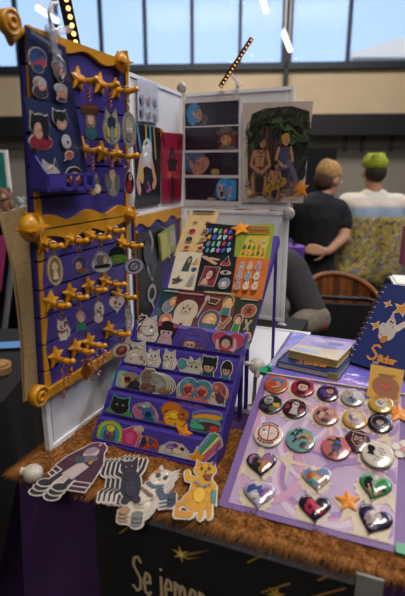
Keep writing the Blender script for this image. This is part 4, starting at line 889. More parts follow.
sheet_thing(SH2, [(23, 96), (67, 108), (87, 178), (79, 187), (41, 184)], 'sticker_sheet', 'slate sticker sheet with a red-scarfed head at the front of the purple tray', '#262e52',
  [(28, 113, 51, 150, [('p', [(-.42, .1), (-.36, .5), (-.05, .36)], '#14161f'), ('p', [(.34, .12), (.34, .46), (.05, .36)], '#14161f'), ('e', 0, .16, .4, .3, 0, '#14161f'), ('e', 0, -.28, .5, .2, 0, '#7a1f30'), ('e', -.1, .02, .2, .22, 0, '#b08a74'), ('p', [(0, .2), (.4, .2), (.3, -.2), (.1, -.15)], '#14161f')], WB_),
   (50, 110, 67, 131, [('p', [(-.42, .1), (-.4, .5), (-.1, .34)], '#16171f'), ('p', [(.36, .1), (.3, .5), (.05, .34)], '#16171f'), ('e', 0, .1, .42, .34, 0, '#16171f'), ('e', .05, -.12, .28, .28, 0, '#b08a74'), ('p', [(-.3, .1), (.3, .2), (.1, -.08)], '#16171f')], WB_),
   (59, 135, 69, 148, [('e', 0, 0, .4, .48, 20, '#a8a4ac'), ('e', .12, -.05, .12, .12, 0, '#20202c')], WB_),
   (61, 150, 72, 161, [('e', 0, .05, .36, .32, 30, '#a34a44'), ('p', [(-.2, -.2), (-.45, -.45), (.0, -.3)], '#a34a44')], WB_),
   (39, 159, 58, 186, [('p', [(-.45, .1), (-.42, .44), (0, .2)], '#9c9690'), ('p', [(.1, .2), (.2, .5), (.4, .05)], '#30303c'), ('e', -.05, -.02, .42, .3, 0, '#a8a098'), ('e', 0, -.36, .4, .14, 0, '#7f8ea2')], WB_),
   (62, 167, 78, 185, [('e', 0, .1, .5, .4, 0, '#1b1a22'), ('e', 0, -.2, .4, .26, 0, '#8a2632'), ('e', .02, .0, .3, .26, 0, '#b08a78'), ('l', [(-.16, .02), (-.06, .0)], .06, '#1b1a22'), ('l', [(.08, 0), (.18, .02)], .06, '#1b1a22')], WB_)], 'sticker sheets in the purple tray')
tx0 = hit(38, 180, SF)[0] - .018; tx1 = hit(92, 180, SF.off(.03))[0]; tzb = hit(60, 191, SF.off(.034))[1]; tzt = hit(60, 173.5, SF.off(.034))[1]; TW = tx1 - tx0; D_ = .034
r = root('tray', 'purple slotted tray holding two sticker sheets on the upper slat board', 'tray', SF.mw(tx0, tzb, .0005))
tm = mat('#3b3184', .4, .08, 40, coat=.15); hh = tzt - tzb; sd_ = .052
m = M(); m.box((TW / 2, .0015, D_ / 2), (TW, .003, D_), tm); m.build('floor', r)
m = M(); m.box((TW / 2, hh - .002, D_), (TW, .004, .003), tm); m.box((TW / 2, .003, D_), (TW, .006, .003), tm)
for k, wd in ((0.20, .4), (.55, .008), (.78, .008), (.985, .008)):
    wdt = TW * .34 if k == .2 else wd; m.box((TW * k, hh / 2, D_), (wdt, hh, .003), tm)
m.build('front_rail', r)
for xx in (0.0015, TW - .0015):
    m = M(); hs = sd_ if xx < .01 else hh
    m.add([(xx + q, a, b) for q in (-.0015, .0015) for a, b in ((0, 0), (0, D_), (hh, D_), (hs + (.02 if xx < .01 else .0), 0))], [(0, 1, 2, 3), (7, 6, 5, 4), (0, 4, 5, 1), (1, 5, 6, 2), (2, 6, 7, 3), (3, 7, 4, 0)], tm); m.build('side', r)
# ---- clip lights
def clip_light(P, cu, cv, u0, v0, u1, v1, w_, nb, label, bulb, dm=0):
    c = P.pt(*hit(cu, cv, P)); a = P.pt(*hit(u0, v0, P.off(dm)), dm); b = P.pt(*hit(u1, v1, P.off(dm)), dm)
    r = root('clip_light', label, 'lamp', Matrix.Translation(c), 'LED clip lights on the display'); a, b = a - c, b - c; d = (b - a).normalized()
    view = (EYE - (a + b) / 2 - c).normalized(); sx = d.cross(view).normalized(); nf = sx.cross(d).normalized(); rot = Matrix((d, sx, nf)).transposed()
    m = M(); m.box((a + b) / 2, ((b - a).length, w_, .010), mat('#1c1a26', .35, .1, 30), rot); m.build('light_bar', r)
    for k in range(nb):
        m = M(); q = a + (b - a) * ((k + .5) / nb) + nf * .006 + sx * w_ * .12; m.ball(q, w_ * .2, bulb, n=8); m.build('bulb', r)
    m = M(); cl = film('clear_clip', '#dfe3ee', .32, .1)
    m.tube([V((0, 0, -.03)), V((.004, 0, 0)), V((.0, 0, .018)), V((-.008, 0, .03)), (a * .7 + b * .3)], .007, cl, 8); m.box((0, 0, -.02), (.022, .018, .045), cl); m.ball((0.004, 0, .012), .013, cl)
    m.build('clip', r); m = M(); m.ball((.002, -.016, .004), .005, mat('#b98a2c', .3, metal=.7)); m.build('screw', r)
clip_light(PC, 237, 88, 220, 87, 252, 38, .015, 14, 'slim LED clip light slanting above the four-picture poster', emis('warm_led', '#e09a52', 2.2), .02)
PT = SLAT.off(-.02)
clip_light(PT, 52, 52, 75, 46, 62, -14, .024, 7, 'LED clip light with round bulbs above the upper slat board', emis('warm_bulb', '#ffb765', 3.2), -.02)
r = root('spare_clip', 'clear plastic clip with curled wire over the top of the navy sticker sheet', 'clip', SF.off(.012).mw(*hit(52, 42, SF.off(.012))))
m = M(); cl = film('clear_clip_plastic', '#b9bccb', .4, .1)
m.box((.0, 0, 0), (.014, .034, .010), cl); m.box((.006, -.02, .004), (.014, .02, .008), cl); m.ball((-.004, .018, 0), .009, cl); m.build('clip_body', r)
m = M(); m.tube([(0.002, -.02, .01), (.014, -.03, .012), (.02, -.044, .010), (.014, -.056, .006), (.008, -.048, .006), (.016, -.036, .008)], .002, mat('#a3a6b5', .3, metal=.5)); m.tube([(0, .02, 0), (-.01, .04, .004), (-.004, .055, .006), (.012, .06, .004)], .003, mat('#c9c2c0', .5)); m.build('wire', r)
# ================================================================== what hangs on the rear white panels
FB = PB.off(.0075); FC = PC.off(.0075)
def rand_art(seed, cols, n=14, spread=.42, s0=.05, s1=.16):
    q = random.Random(seed); return [('e', q.uniform(-spread, spread), q.uniform(-spread, spread), q.uniform(s0, s1), q.uniform(s0, s1), q.uniform(0, 90), q.choice(cols)) for _ in range(n)]
# bag of six badges
BG = FB.off(.004); pts = [(137, 78), (157, 84), (159, 123), (138, 121)]; q = quad(BG, pts); cx = sum(a for a, b in q) / 4; cy = sum(b for a, b in q) / 4
r = root('badge_bag', 'clear plastic bag of six small badges on the rear left panel', 'bag', BG.mw(cx, cy))
m = M(); q = [(a - cx, b - cy) for a, b in q]; m.prism(q, .012, .0125, film('bag_film', '#c3cbe0', .14, .10)); m.prism(q, 0, .0008, mat('#b4b5c0', .4, .1, 60)); m.build('pouch', r)
for (u, v, c1, c2) in ((142, 100, '#55485e', '#8a7a86'), (148.5, 101, '#8a4a54', '#b0828a'), (155, 103, '#3f4c66', '#7b88a0'), (142, 113, '#3c3a4c', '#75707e'), (148.5, 115, '#6f7a3c', '#3a3a48'), (155, 117, '#6a4a48', '#94828a')):
    x, y = hit(u, v, BG.off(.003)); m = M(); m.lathe([(.0, 0.001), (.0150, .001), (.0158, .0032), (.013, .0062), (0, .0075)], mat(c1, .25, .1, 60, coat=.6), 20, (x - cx, y - cy, 0)); m.ngon(ell(x - cx, y - cy, .008, .009), .0079, mat(c2, .3, .1, 60)); m.build('badge', r)
# black card with a dancing figure, red card
sheet_thing(FB, [(133, 124), (160, 128), (160, 204), (137, 208)], 'art_card', 'black art card with a pale swirling figure on the rear left panel', '#0e0d12',
  [(133, 126, 160, 206, [('l', [(-.3, .5), (-.2, .2)], .06, '#3f7aa0'), ('l', [(.15, .5), (.2, .0)], .06, '#3f8ab0'), ('l', [(.3, .48), (.35, .1)], .05, '#9c7a4a'), ('l', [(-.4, .46), (-.35, .1)], .04, '#7a3a6c'),
     ('l', [(0, .5), (.0, .3)], .05, '#b09a4a'), ('p', [(-.1, .3), (.16, .18), (.28, -.06), (-.05, .0), (-.3, -.1)], '#a9a4a4'), ('e', .02, .2, .18, .14, 20, '#b8b4b2'), ('l', [(-.2, .1), (-.34, -.2), (-.3, -.3)], .12, '#b09080'), ('l', [(.2, 0), (.3, -.2), (.22, -.26)], .1, '#b8866c'), ('l', [(-.2, -.06), (-.2, -.16)], .12, '#b89a3c'), ('e', 0, -.25, .16, .1, 0, '#1e1c28'), ('l', [(0, -.2), (.1, -.3), (-.05, -.32)], .04, '#8a4a6a'), ('p', [(-.5, -.5), (.45, -.46), (.45, -.38), (-.45, -.36)], '#22262e')], None)], 'art cards on the rear left panel', cat_='card')
sheet_thing(FB, [(161, 132), (183, 134), (181, 201), (162, 203)], 'art_card', 'deep red art card with a dark figure beside the black card', '#8a1230',
  [(161, 133, 183, 202, [('e', 0, .2, .12, .09, 0, '#1c0a12'), ('p', [(-.3, .06), (.3, .06), (.14, -.5), (-.14, -.5)], '#6d0c26'), ('e', 0, .04, .28, .1, 0, '#1c0a12'), ('l', [(-.24, .02), (-.2, -.12), (.0, -.1)], .1, '#9c2434'), ('l', [(.24, .02), (.2, -.12), (0, -.1)], .1, '#9c2434'), ('e', -.14, -.1, .05, .04, 0, '#a8604a'), ('l', [(0, -.15), (-.02, -.48)], .1, '#1e0b14'), ('l', [(-.3, .3), (-.45, .5)], .05, '#3a0818'), ('l', [(.3, .3), (.45, .46)], .05, '#3a0818'), ('e', 0, .16, .05, .04, 0, '#6a3030')], None)], 'art cards on the rear left panel', cat_='card')
def gold_clip(P, u, v, label, s=1.0):
    x, y = hit(u, v, P); r = root('magnet_clip', label, 'clip', P.mw(x, y, .0012), 'gold clips on the white panels')
    m = M(); m.prism(star(0, 0, .011 * s, 4, .72, 45), 0, .006, gold); m.ball((0, 0, .007), .006 * s, gold); m.build('clip_body', r)
    m = M(); m.box((0, -.009 * s, .003), (.008 * s, .012 * s, .004), gold); m.build('tab', r)
gold_clip(FB.off(.0015), 160, 131, 'small gold clip between the black card and the red card', .7)
gold_clip(FC, 181, 209, 'gold clip where the rear panels meet at mid height', 1.15)
gold_clip(FB, 131, 212, 'gold clip at the top left of the serpent board', 1.1)
# poster of four dark pictures
Q4 = [(183, 100), (240, 96), (239, 206), (184, 206)]
def strip_art(k):
    hair = ('#2f6f9c', '#6a3328', '#2f6f9c', '#2c78b4')[k]
    if k == 0: return [('e', -.34, .0, .13, .44, 0, hair), ('e', -.27, .08, .09, .30, 10, '#a8887a'), ('p', [(-.36, .1), (-.2, .3), (-.3, .5), (-.42, .4)], hair), ('l', [(-.25, -.3), (-.1, -.1), (-.12, -.4)], .06, '#9c7a70'), ('e', -.12, -.2, .07, .2, 0, '#4a3a48'), ('l', [(0, -.1), (.46, -.14)], .012, '#3f3850')]
    if k == 1: return [('p', [(.12, -.2), (.2, .25), (.42, .25), (.46, -.3)], hair), ('e', .28, .22, .2, .14, -8, '#4c433c'), ('e', .27, .34, .11, .16, -8, '#574c44'), ('e', .28, -.1, .09, .24, 0, '#b08458'), ('p', [(.1, -.5), (.2, -.3), (.4, -.3), (.5, -.5)], '#5a5c4e'), ('l', [(-.3, -.3), (-.02, -.34)], .015, '#4a2c3a')]
    if k == 2: return [('p', [(-.5, .5), (-.5, -.3), (-.3, -.4), (-.1, .5)], '#33557a'), ('e', -.2, -.1, .15, .42, -10, '#9a6e5e'), ('l', [(-.42, .3), (-.36, -.2)], .07, '#9a6e5e'), ('l', [(-.28, .3), (-.2, .36), (-.1, .3)], .04, '#7a4a44'), ('e', .08, -.36, .08, .14, 0, '#8a7a50'), ('l', [(.2, .1), (.34, -.1)], .012, '#4a4458')]
    return [('e', .26, .05, .17, .46, 0, hair), ('e', .2, -.08, .1, .34, 0, '#a88a84'), ('p', [(.3, .5), (.2, .0), (.3, -.5), (.46, -.4), (.46, .4)], hair), ('e', .2, -.2, .035, .12, 0, '#2a1420'), ('l', [(.36, .1), (.34, -.3)], .06, '#9a7878'), ('e', .0, -.44, .07, .08, 0, '#8a706c')]
def in_rect(art, x, y, W, H):
    o = []
    for it in art:
        for p in polys(it)[0]: o.append(('p', [(x + max(-.5, min(.5, a)) * W, y + max(-.5, min(.5, b)) * H) for a, b in p], polys(it)[1]))
    return o
def strands(k):
    q = random.Random(40 + k); hx, hy, rx, ry, hair = ((-.34, .05, .13, .40, '#3f86b8'), (.28, .0, .14, .34, '#8a4a3a'), (-.38, .1, .1, .34, '#4a76a0'), (.27, .1, .16, .38, '#4a98d0'))[k]; o = []
    for i in range(16):
        t = q.uniform(.4, 5.9); a, b = hx + rx * math.cos(t), hy + ry * math.sin(t); c = shade(hair, q.choice((.5, .7, 1.0, 1.25)))
        o.append(('l', [(a, b), (a + rx * q.uniform(-.25, .25), b - ry * q.uniform(.2, .6)), (a + rx * q.uniform(-.4, .4), b - ry * q.uniform(.6, 1.0))], .011, c))
    fx, fy = ((-.26, .08), (.28, -.08), (-.2, -.05), (.2, -.02))[k]
    o += [('e', fx - .035, fy + .04, .014, .05, 0, '#2a1c22'), ('e', fx + .035, fy + .04, .014, .05, 0, '#2a1c22'), ('l', [(fx - .055, fy + .14), (fx - .02, fy + .12)], .012, '#3a2428'), ('l', [(fx + .02, fy + .12), (fx + .055, fy + .14)], .012, '#3a2428'), ('l', [(fx - .02, fy - .16), (fx + .025, fy - .15)], .014, '#6a2c30'), ('p', [(fx + .03, fy + .1), (fx + .09, fy - .1), (fx + .03, fy - .26)], '#8a6054')]
    for i in range(5):
        x0 = q.uniform(-.45, .45) if k in (1, 3) else q.uniform(-.02, .4); y0 = q.uniform(-.4, .4); o.append(('l', [(x0, y0), (x0 + .08, y0 + q.uniform(-.1, .1))], .008, '#352c48'))
    return o
a, b = hit(212, 151, FC); q = quad(FC, Q4); m = M(); m.prism([(x - a, y - b) for x, y in q], 0, .0012, mat('#b9b0b2', .4, .05, 40, coat=.3))
for k, (u0, v0, u1, v1) in enumerate(((184.5, 102, 238, 125.5), (184.5, 127, 238, 150), (184.5, 152.5, 238, 175), (184.5, 178, 238, 200.5))):
    v0b = v0 - 1.0; x, y, W, H = rect(FC, u0, v0, u1, v1); x -= a; y -= b
    m.ngon([(x - W / 2, y - H / 2), (x + W / 2, y - H / 2), (x + W / 2, y + H / 2), (x - W / 2, y + H / 2)], .0014, mat('#1a1424', .35, .15, 30, coat=.3)); paint(m, in_rect(busy(strip_art(k), k) + strands(k), x, y, W, H), 1, 1, .0016, step=.00003)
tag(m.build('poster', None, FC.mw(a, b)), 'white poster of four dark wide pictures on the upper rear panel', 'poster')
# painted print of three seated figures under palms
PP4 = [(243, 103), (313.5, 101), (303, 203), (242, 202)]; FP = FC.off(.0045); a, b = hit(277, 152, FP); q = quad(FP, PP4); m = M()
m.prism([(x - a, y - b) for x, y in q], 0, .0014, mat('#b5a69c', .5, .10, 30)); x, y, W, H = rect(FP, 244, 104, 309, 201); x -= a; y -= b
rp = random.Random(5); art = []
art += [('p', [(-.44, -.30), (-.46, .2), (-.40, .40), (-.2, .45), (.2, .46), (.46, .40), (.50, .1), (.43, -.25), (.1, -.36), (-.25, -.38)], '#1c1f18'), ('p', [(-.42, -.46), (-.42, -.26), (.36, -.28), (.30, -.46)], '#8a6f54'), ('e', .3, -.2, .16, .12, 0, '#2e2a2c')]
for k in range(5): tx = -.26 + .075 * k; art.append(('p', [(tx, -.1), (tx + .05, -.1), (tx + .03 + .03 * (k - 2) * -.4, .40), (tx + .012, .40)], ('#4a2e20', '#5c3a26', '#3c261c')[k % 3]))
for k in range(130):
    cx_, cy_ = rp.choice(((-.40, .18), (-.34, .02), (.12, .22), (.30, .26), (.24, .08), (-.12, .3), (.42, .1), (-.30, .28)))
    t = rp.uniform(-.5, 3.64); L = rp.uniform(.08, .24); mx_, my_ = cx_ + L * .55 * math.cos(t), cy_ + L * .5 * math.sin(t) + .035; ex_, ey_ = cx_ + L * math.cos(t), cy_ + L * .75 * math.sin(t) - .02
    ey_ = min(ey_, .45); my_ = min(my_, .45); ex_ = max(-.47, min(.49, ex_))
    art.append(('l', [(cx_, cy_), (mx_, my_), (ex_, ey_)], rp.uniform(.008, .016), rp.choice(('#2f4424', '#3d5530', '#24351e', '#4d6238', '#1b2a1a', '#20301c', '#162016'))))
art += [('e', .12, .1, .1, .02, 0, '#3c3a38')]
for k in range(150):
    t = rp.uniform(0, 6.28); a_, b_ = .03 + .47 * math.cos(t) * rp.uniform(.86, 1.0), .05 + .40 * math.sin(t) * rp.uniform(.86, 1.04)
    if abs(a_) < .485 and -.36 < b_ < .47: art.append(('e', a_, b_, rp.uniform(.008, .03), rp.uniform(.008, .025), rp.uniform(0, 90), rp.choice(('#22261c', '#2c3424', '#3a4230', '#1c1f18', '#4a4638'))))
for k in range(110):
    a_, b_ = rp.uniform(-.44, .36), rp.uniform(-.47, -.24); art.append(('e', a_, b_, rp.uniform(.008, .035), rp.uniform(.004, .010), rp.uniform(-12, 12), rp.choice(('#7a6048', '#96795c', '#6a5440', '#a0866a', '#5a4638'))))
def fig(x, y, s, skin, hair, cl, pose):
    dk = shade(skin, .55)
    return [('e', x, y - .16 * s, .2 * s, .26 * s, 0, '#1f1c1c')] + fig0(x, y, s, skin, hair, cl, pose) + [('l', [(x + .10 * s, y + .08 * s), (x + .07 * s, y - .12 * s)], .03 * s, dk), ('l', [(x - .05 * s, y + .02 * s), (x + .05 * s, y + .02 * s)], .012 * s, dk), ('l', [(x, y + .06 * s), (x, y - .1 * s)], .01 * s, dk), ('l', [(x + .14 * s, y - .2 * s), (x + .115 * s, y - .42 * s)], .025 * s, dk), ('l', [(x - .10 * s, y - .22 * s), (x - .08 * s, y - .42 * s)], .022 * s, dk),
        ('e', x - .01 * s, y + .235 * s, .07 * s, .045 * s, 10, hair), ('e', x - .04 * s, y + .2 * s, .025 * s, .06 * s, 0, hair), ('e', x + .02 * s, y + .18 * s, .008 * s, .01 * s, 0, '#201818'), ('e', x + .055 * s, y + .18 * s, .008 * s, .01 * s, 0, '#201818'), ('l', [(x + .025 * s, y + .145 * s), (x + .05 * s, y + .147 * s)], .008 * s, '#6a3028'), ('l', [(x - .06 * s, y + .1 * s), (x + .02 * s, y + .06 * s), (x + .09 * s, y + .1 * s)], .014 * s, '#5a2c28')]
def fig0(x, y, s, skin, hair, cl, pose):
    return [('l', [(x - .04 * s, y - .12 * s), (x - .13 * s, y - .24 * s), (x - .1 * s, y - .42 * s)], .07 * s, skin if pose else cl), ('l', [(x + .04 * s, y - .12 * s), (x + .12 * s, y - .24 * s), (x + .10 * s, y - .42 * s)], .07 * s, skin if pose else cl), ('p', [(x - .12 * s, y + .10 * s), (x + .12 * s, y + .10 * s), (x + .08 * s, y - .16 * s), (x - .08 * s, y - .16 * s)], skin if pose == 1 else cl),
        ('p', [(x - .09 * s, y - .1 * s), (x + .09 * s, y - .1 * s), (x + .12 * s, y - .22 * s), (x - .12 * s, y - .22 * s)], cl), ('l', [(x - .12 * s, y + .08 * s), (x - .17 * s, y - .08 * s), (x - .02 * s, y - .16 * s)], .05 * s, skin), ('l', [(x + .12 * s, y + .08 * s), (x + .17 * s, y - .08 * s), (x + .03 * s, y - .17 * s)], .05 * s, skin), ('e', x + .02 * s, y + .2 * s, .075 * s, .085 * s, 0, hair), ('e', x + .035 * s, y + .18 * s, .05 * s, .06 * s, 0, skin)]
art += fig(-.22, -.06, .86, '#96684c', '#1c1614', '#3a302c', 1) + fig(.15, -.02, .74, '#a07858', '#a8742c', '#2a3a66', 0) + fig(.02, -.24, .56, '#96684c', '#1c1614', '#8a5f24', 1)
art += [('l', [(-.1, -.38), (.16, -.30)], .09, '#8a6a24'), ('l', [(-.06, -.39), (-.03, -.34)], .02, '#3a2c18'), ('l', [(.02, -.36), (.05, -.31)], .02, '#3a2c18'), ('l', [(.09, -.34), (.12, -.28)], .02, '#3a2c18'), ('l', [(.22, -.1), (.3, -.2), (.34, -.3)], .07, '#5a5266'), ('e', -.38, -.42, .045, .03, 0, '#b09a6a')]
paint(m, in_rect(busy(art, 3), x, y, W, H), 1, 1, .0016, .5, .1, .00002); tag(m.build('art_print', None, FP.mw(a, b)), 'painted print of three seated figures under palm trees, hung on the rear panel', 'print')
def star_magnet(P, u, v, s, label, rot=0, group='orange star magnets'):
    x, y = hit(u, v, P); m = M(); q = star(0, 0, s, 5, .46, 90 + rot); om = mat('#cf7c0a', .45, .1, 60, coat=.1)
    n = 10; vs = [(a, b, 0) for a, b in q] + [(a, b, .003) for a, b in q] + [(0, 0, .0055)]
    m.add(vs, [list(range(n - 1, -1, -1))] + [(i, (i + 1) % n, n + (i + 1) % n, n + i) for i in range(n)] + [(n + i, n + (i + 1) % n, 2 * n) for i in range(n)], om)
    return tag(m.build('star_magnet', None, P.mw(x, y, 0)), label, 'magnet', group)
star_magnet(FP.off(.0028), 301, 189, .032, 'orange star magnet on the lower right corner of the painted print', 8)
# ================================================================== sloping rack with ten sticker sheets
rk = mat('#3d2f86', .42, .08, 40, coat=.15)
p0 = hit(155, 330, RACK); p1 = hit(185, 235, RACK); p2 = hit(278, 238, RACK); p3 = hit(243, 345, RACK)
xl = (p0[0] + p1[0]) / 2; xr = (p2[0] + p3[0]) / 2; yt = p2[1]; yb = -.01
r = root('sheet_rack', 'purple sloping rack holding the sticker sheets behind the tiered stand', 'rack', RACK.mw())
for x, w_, nm in ((xl, .015, 'side_rail'), (xr, .018, 'side_rail')):
    m = M(); m.rbox((x, (yt + yb) / 2, -.004), (w_, yt - yb, .022), rk, .005); m.build(nm, r)
for k in range(4):
    m = M(); y = yb + .012 + (yt - yb - .04) * k / 3.3; m.box(((xl + xr) / 2, y, -.008), (xr - xl - .012, .016, .004), rk); m.build('shelf_bar', r)
loc = RACK.mw().inverted()
for x in (xl, xr):
    m = M(); top = RACK.pt(x, yt - .01, -.014); foot = V((top.x, top.y, TZ + .0115)) + N_ * .012; m.cyl(loc @ top, loc @ foot, .0045, .0045, rk, 8); m.build('rear_leg', r)
    m = M(); a_ = RACK.pt(x, yb + .006, -.008); b_ = V((a_.x, a_.y, TZ + .0115)); m.cyl(loc @ a_, loc @ b_, .005, .005, rk, 8); m.build('front_leg', r)
def sheets(off, items):
    P = RACK.off(off)
    for pts, label, base, arts in items: sheet_thing(P, pts, 'sticker_sheet', label, base, arts, 'sticker sheets on the sloping rack')
PAPER = '#a89c8c'
def grid(pts4, nx, ny, cols, seed, wb=PAPER, fill=.86, kinds=None, inset=.02):
    """small prints spread in rows over a quadrilateral seen in the photograph"""
    q = random.Random(seed); A, B, C, D = [V(p) for p in pts4]; o = []
    for j in range(ny):
        for i in range(nx):
            u, v = inset + (1 - 2 * inset) * (i + .5) / nx, inset + (1 - 2 * inset) * (j + .5) / ny
            c = A.lerp(B, u).lerp(D.lerp(C, u), v); w_ = (B - A).length / nx * fill; h_ = (D - A).length / ny * fill
            k = q.randrange(5) if kinds is None else kinds; c1, c2 = q.choice(cols), q.choice(cols)
            art = [[('e', 0, 0, .42, .44, 0, c1), ('e', 0, .05, .2, .24, 0, c2)], [('s', 0, 0, .5, 5, .55, 90, c1)], [('h', 0, 0, .9, .9, c1), ('e', -.1, .1, .12, .12, 0, c2)], [('e', 0, -.12, .36, .34, 0, c1), ('p', [(-.3, .05), (-.2, .5), (.0, .2)], c1), ('p', [(.3, .05), (.2, .5), (0, .2)], c1), ('e', 0, -.1, .16, .16, 0, c2)], [('p', [(-.4, -.4), (.4, -.2), (.3, .4), (-.3, .3)], c1), ('l', [(-.2, 0), (.2, .1)], .1, c2)]][k]
            o.append((c.x - w_ / 2, c.y - h_ / 2, c.x + w_ / 2, c.y + h_ / 2, art, wb))
    return o
q1 = [(190, 211), (219, 212), (207, 258), (174, 256)]; q2 = [(207, 223), (237, 226), (234, 259), (201, 258)]; q3 = [(236, 227), (275, 224), (270, 262), (231, 258)]
title = lambda u0, v0, u1, v1, c: (u0, v0, u1, v1, [('l', [(-.45 + .16 * i, 0), (-.36 + .16 * i, 0)], .5, c) for i in range(6)], None)
sheets(.006, [(q1, 'cream sticker sheet with small red and black figures at the rack top left', '#b59a6c', grid([(190, 218), (216, 219), (207, 256), (178, 254)], 2, 4, ['#7a1f24', '#2a2430', '#7a5a3a', '#8a4a34', '#3c2c30'], 4, '#b9a98c', .6) + [title(196, 211.5, 213, 216, '#3a342c')]),
 (q3, 'green and yellow sticker sheet at the rack top right', '#75832c', [(242, 234, 268, 258, [('p', [(-.5, -.5), (.5, -.5), (.46, .5), (-.4, .4)], '#a8962c')], None)] + grid([(244, 238), (268, 239), (266, 258), (240, 257)], 5, 3, ['#a83a3a', '#3c7a34', '#b0702c', '#34508a', '#a89a8c', '#2c2a34', '#c98a2c'], 9, None, .75) + [title(250, 228, 268, 231.5, '#9c3a1c'), title(250, 232.5, 268, 236, '#9c3a1c')])])
sheets(.009, [(q2, 'black sticker sheet with bright neon space shapes at the rack top', '#0b0d16', grid([(208, 226), (234, 229), (232, 256), (204, 256)], 5, 4, ['#a8283c', '#2c7a9c', '#3c9a5a', '#b0862c', '#6a3c9c', '#a86a9c', '#2c50a8', '#8ab0b0'], 21, None, .85))])
q4 = [(177, 252), (203, 253), (196, 291), (168, 288)]; q5 = [(202, 255), (237, 257), (231, 296), (194, 291)]; q6 = [(236, 257), (270, 259), (262, 300), (229, 296)]
sheets(.012, [(q4, 'white sticker sheet with green, grey and dark figures in the middle of the rack', '#b5aa98', [(184, 256, 192, 272, [('e', 0, .1, .4, .4, 0, '#2c3c34'), ('p', [(-.4, .1), (.4, .1), (.46, -.5), (-.46, -.5)], '#2c3c34'), ('e', .05, .2, .18, .16, 0, '#8a6a54')], None), (192, 258, 200, 266, [('p', [(0, .5), (.4, -.4), (-.4, -.4)], '#a87a34')], None), (191, 267, 197, 273, [('e', 0, 0, .46, .4, 0, '#2c4458')], None), (172, 275, 183, 286, [('e', 0, .0, .5, .16, 0, '#3a3c34'), ('p', [(-.2, .0), (.0, .46), (.2, 0)], '#3a3c34'), ('l', [(-.3, -.3), (.2, -.2)], .16, '#4a4438')], None), (188, 274, 195, 287, [('p', [(-.3, .3), (.3, .3), (.46, -.5), (-.46, -.5)], '#77766e'), ('e', 0, .34, .26, .16, 0, '#8a887e')], None)]),
 (q6, 'orange sticker sheet of small pale animals on the right of the rack', '#a8591c', grid([(238, 260), (264, 261), (260, 296), (232, 294)], 3, 3, ['#b0a090', '#a88a70', '#b5a8a0', '#8a6a8a', '#6a7a9a'], 33, '#b8977a', .8, 3))])
sheets(.015, [(q5, 'black sticker sheet with a red framed portrait in the middle of the rack', '#0f0e15', [(202, 267, 217, 286, [('p', [(-.5, -.5), (.5, -.5), (.5, .5), (-.5, .5)], '#6d1c24'), ('e', .05, .1, .34, .34, 0, '#191218'), ('e', -.02, .06, .2, .24, 0, '#a88270'), ('p', [(-.44, -.48), (.1, -.48), (-.1, -.1), (-.3, -.16)], '#a88270')], '#9a8e84'), (203, 256, 220, 266, [('l', [(-.5, .3), (-.1, .0), (.3, -.3)], .26, '#a08070'), ('l', [(-.1, .2), (.4, .1)], .2, '#a08070')], None), (221, 257, 232, 268, [('p', [(-.4, -.3), (0, .5), (.4, -.3)], '#19141c'), ('e', -.2, -.2, .2, .18, 0, '#8a1c2c'), ('e', .2, -.2, .2, .18, 0, '#8a1c2c')], '#a89c94'), (221, 271, 231, 277, [('e', 0, 0, .5, .3, 0, '#9a8a7c'), ('e', 0, 0, .2, .26, 0, '#2a2024')], '#9a8e84'), (219, 279, 230, 291, [('e', 0, 0, .46, .46, 0, '#5f6a88'), ('e', 0, -.1, .28, .26, 0, '#a8948c')], '#9a8e84')])])
q7 = [(163, 288), (180, 290), (170, 330), (150, 328)]; q8 = [(179, 289), (206, 292), (197, 330), (170, 329)]; q9 = [(205, 291), (236, 297), (227, 341), (196, 331)]; q10 = [(235, 297), (261, 301), (249, 350), (226, 341)]
sheets(.018, [(q7, 'dark teal sticker sheet at the rack bottom left', '#123038', [(164, 297, 177, 313, [('e', -.1, -.1, .4, .4, 0, '#5f6870'), ('e', .15, .2, .3, .3, 0, '#a86a34'), ('e', .15, .12, .16, .18, 0, '#b08a70')], PAPER), (160, 314, 172, 326, [('e', 0, .0, .46, .46, 0, '#9a4a24'), ('e', 0, -.1, .28, .26, 0, '#b08a70')], PAPER), title(166, 291, 178, 294, '#8a8478')]),
 (q10, 'olive sticker sheet at the rack bottom right', '#24281a', [(242, 304, 256, 318, [('e', 0, 0, .5, .46, 20, '#8a4426'), ('s', 0, 0, .34, 5, .5, 90, '#4a2218')], PAPER), (233, 314, 242, 333, [('e', 0, .2, .46, .26, 0, '#5c1f24'), ('p', [(-.3, .05), (.3, .05), (.4, -.5), (-.4, -.5)], '#2c6a34'), ('e', 0, .12, .3, .2, 0, '#b08a70')], PAPER), (243, 320, 252, 332, [('l', [(-.3, .4), (.2, -.4)], .24, '#8f857a'), ('l', [(.3, .4), (-.2, -.4)], .2, '#8f857a')], None), (242, 333, 251, 344, [('e', 0, 0, .46, .5, 0, '#b0601c'), ('e', 0, -.05, .24, .3, 0, '#8a2a1c')], PAPER), title(243, 299.5, 257, 302.5, '#8a8468')])])
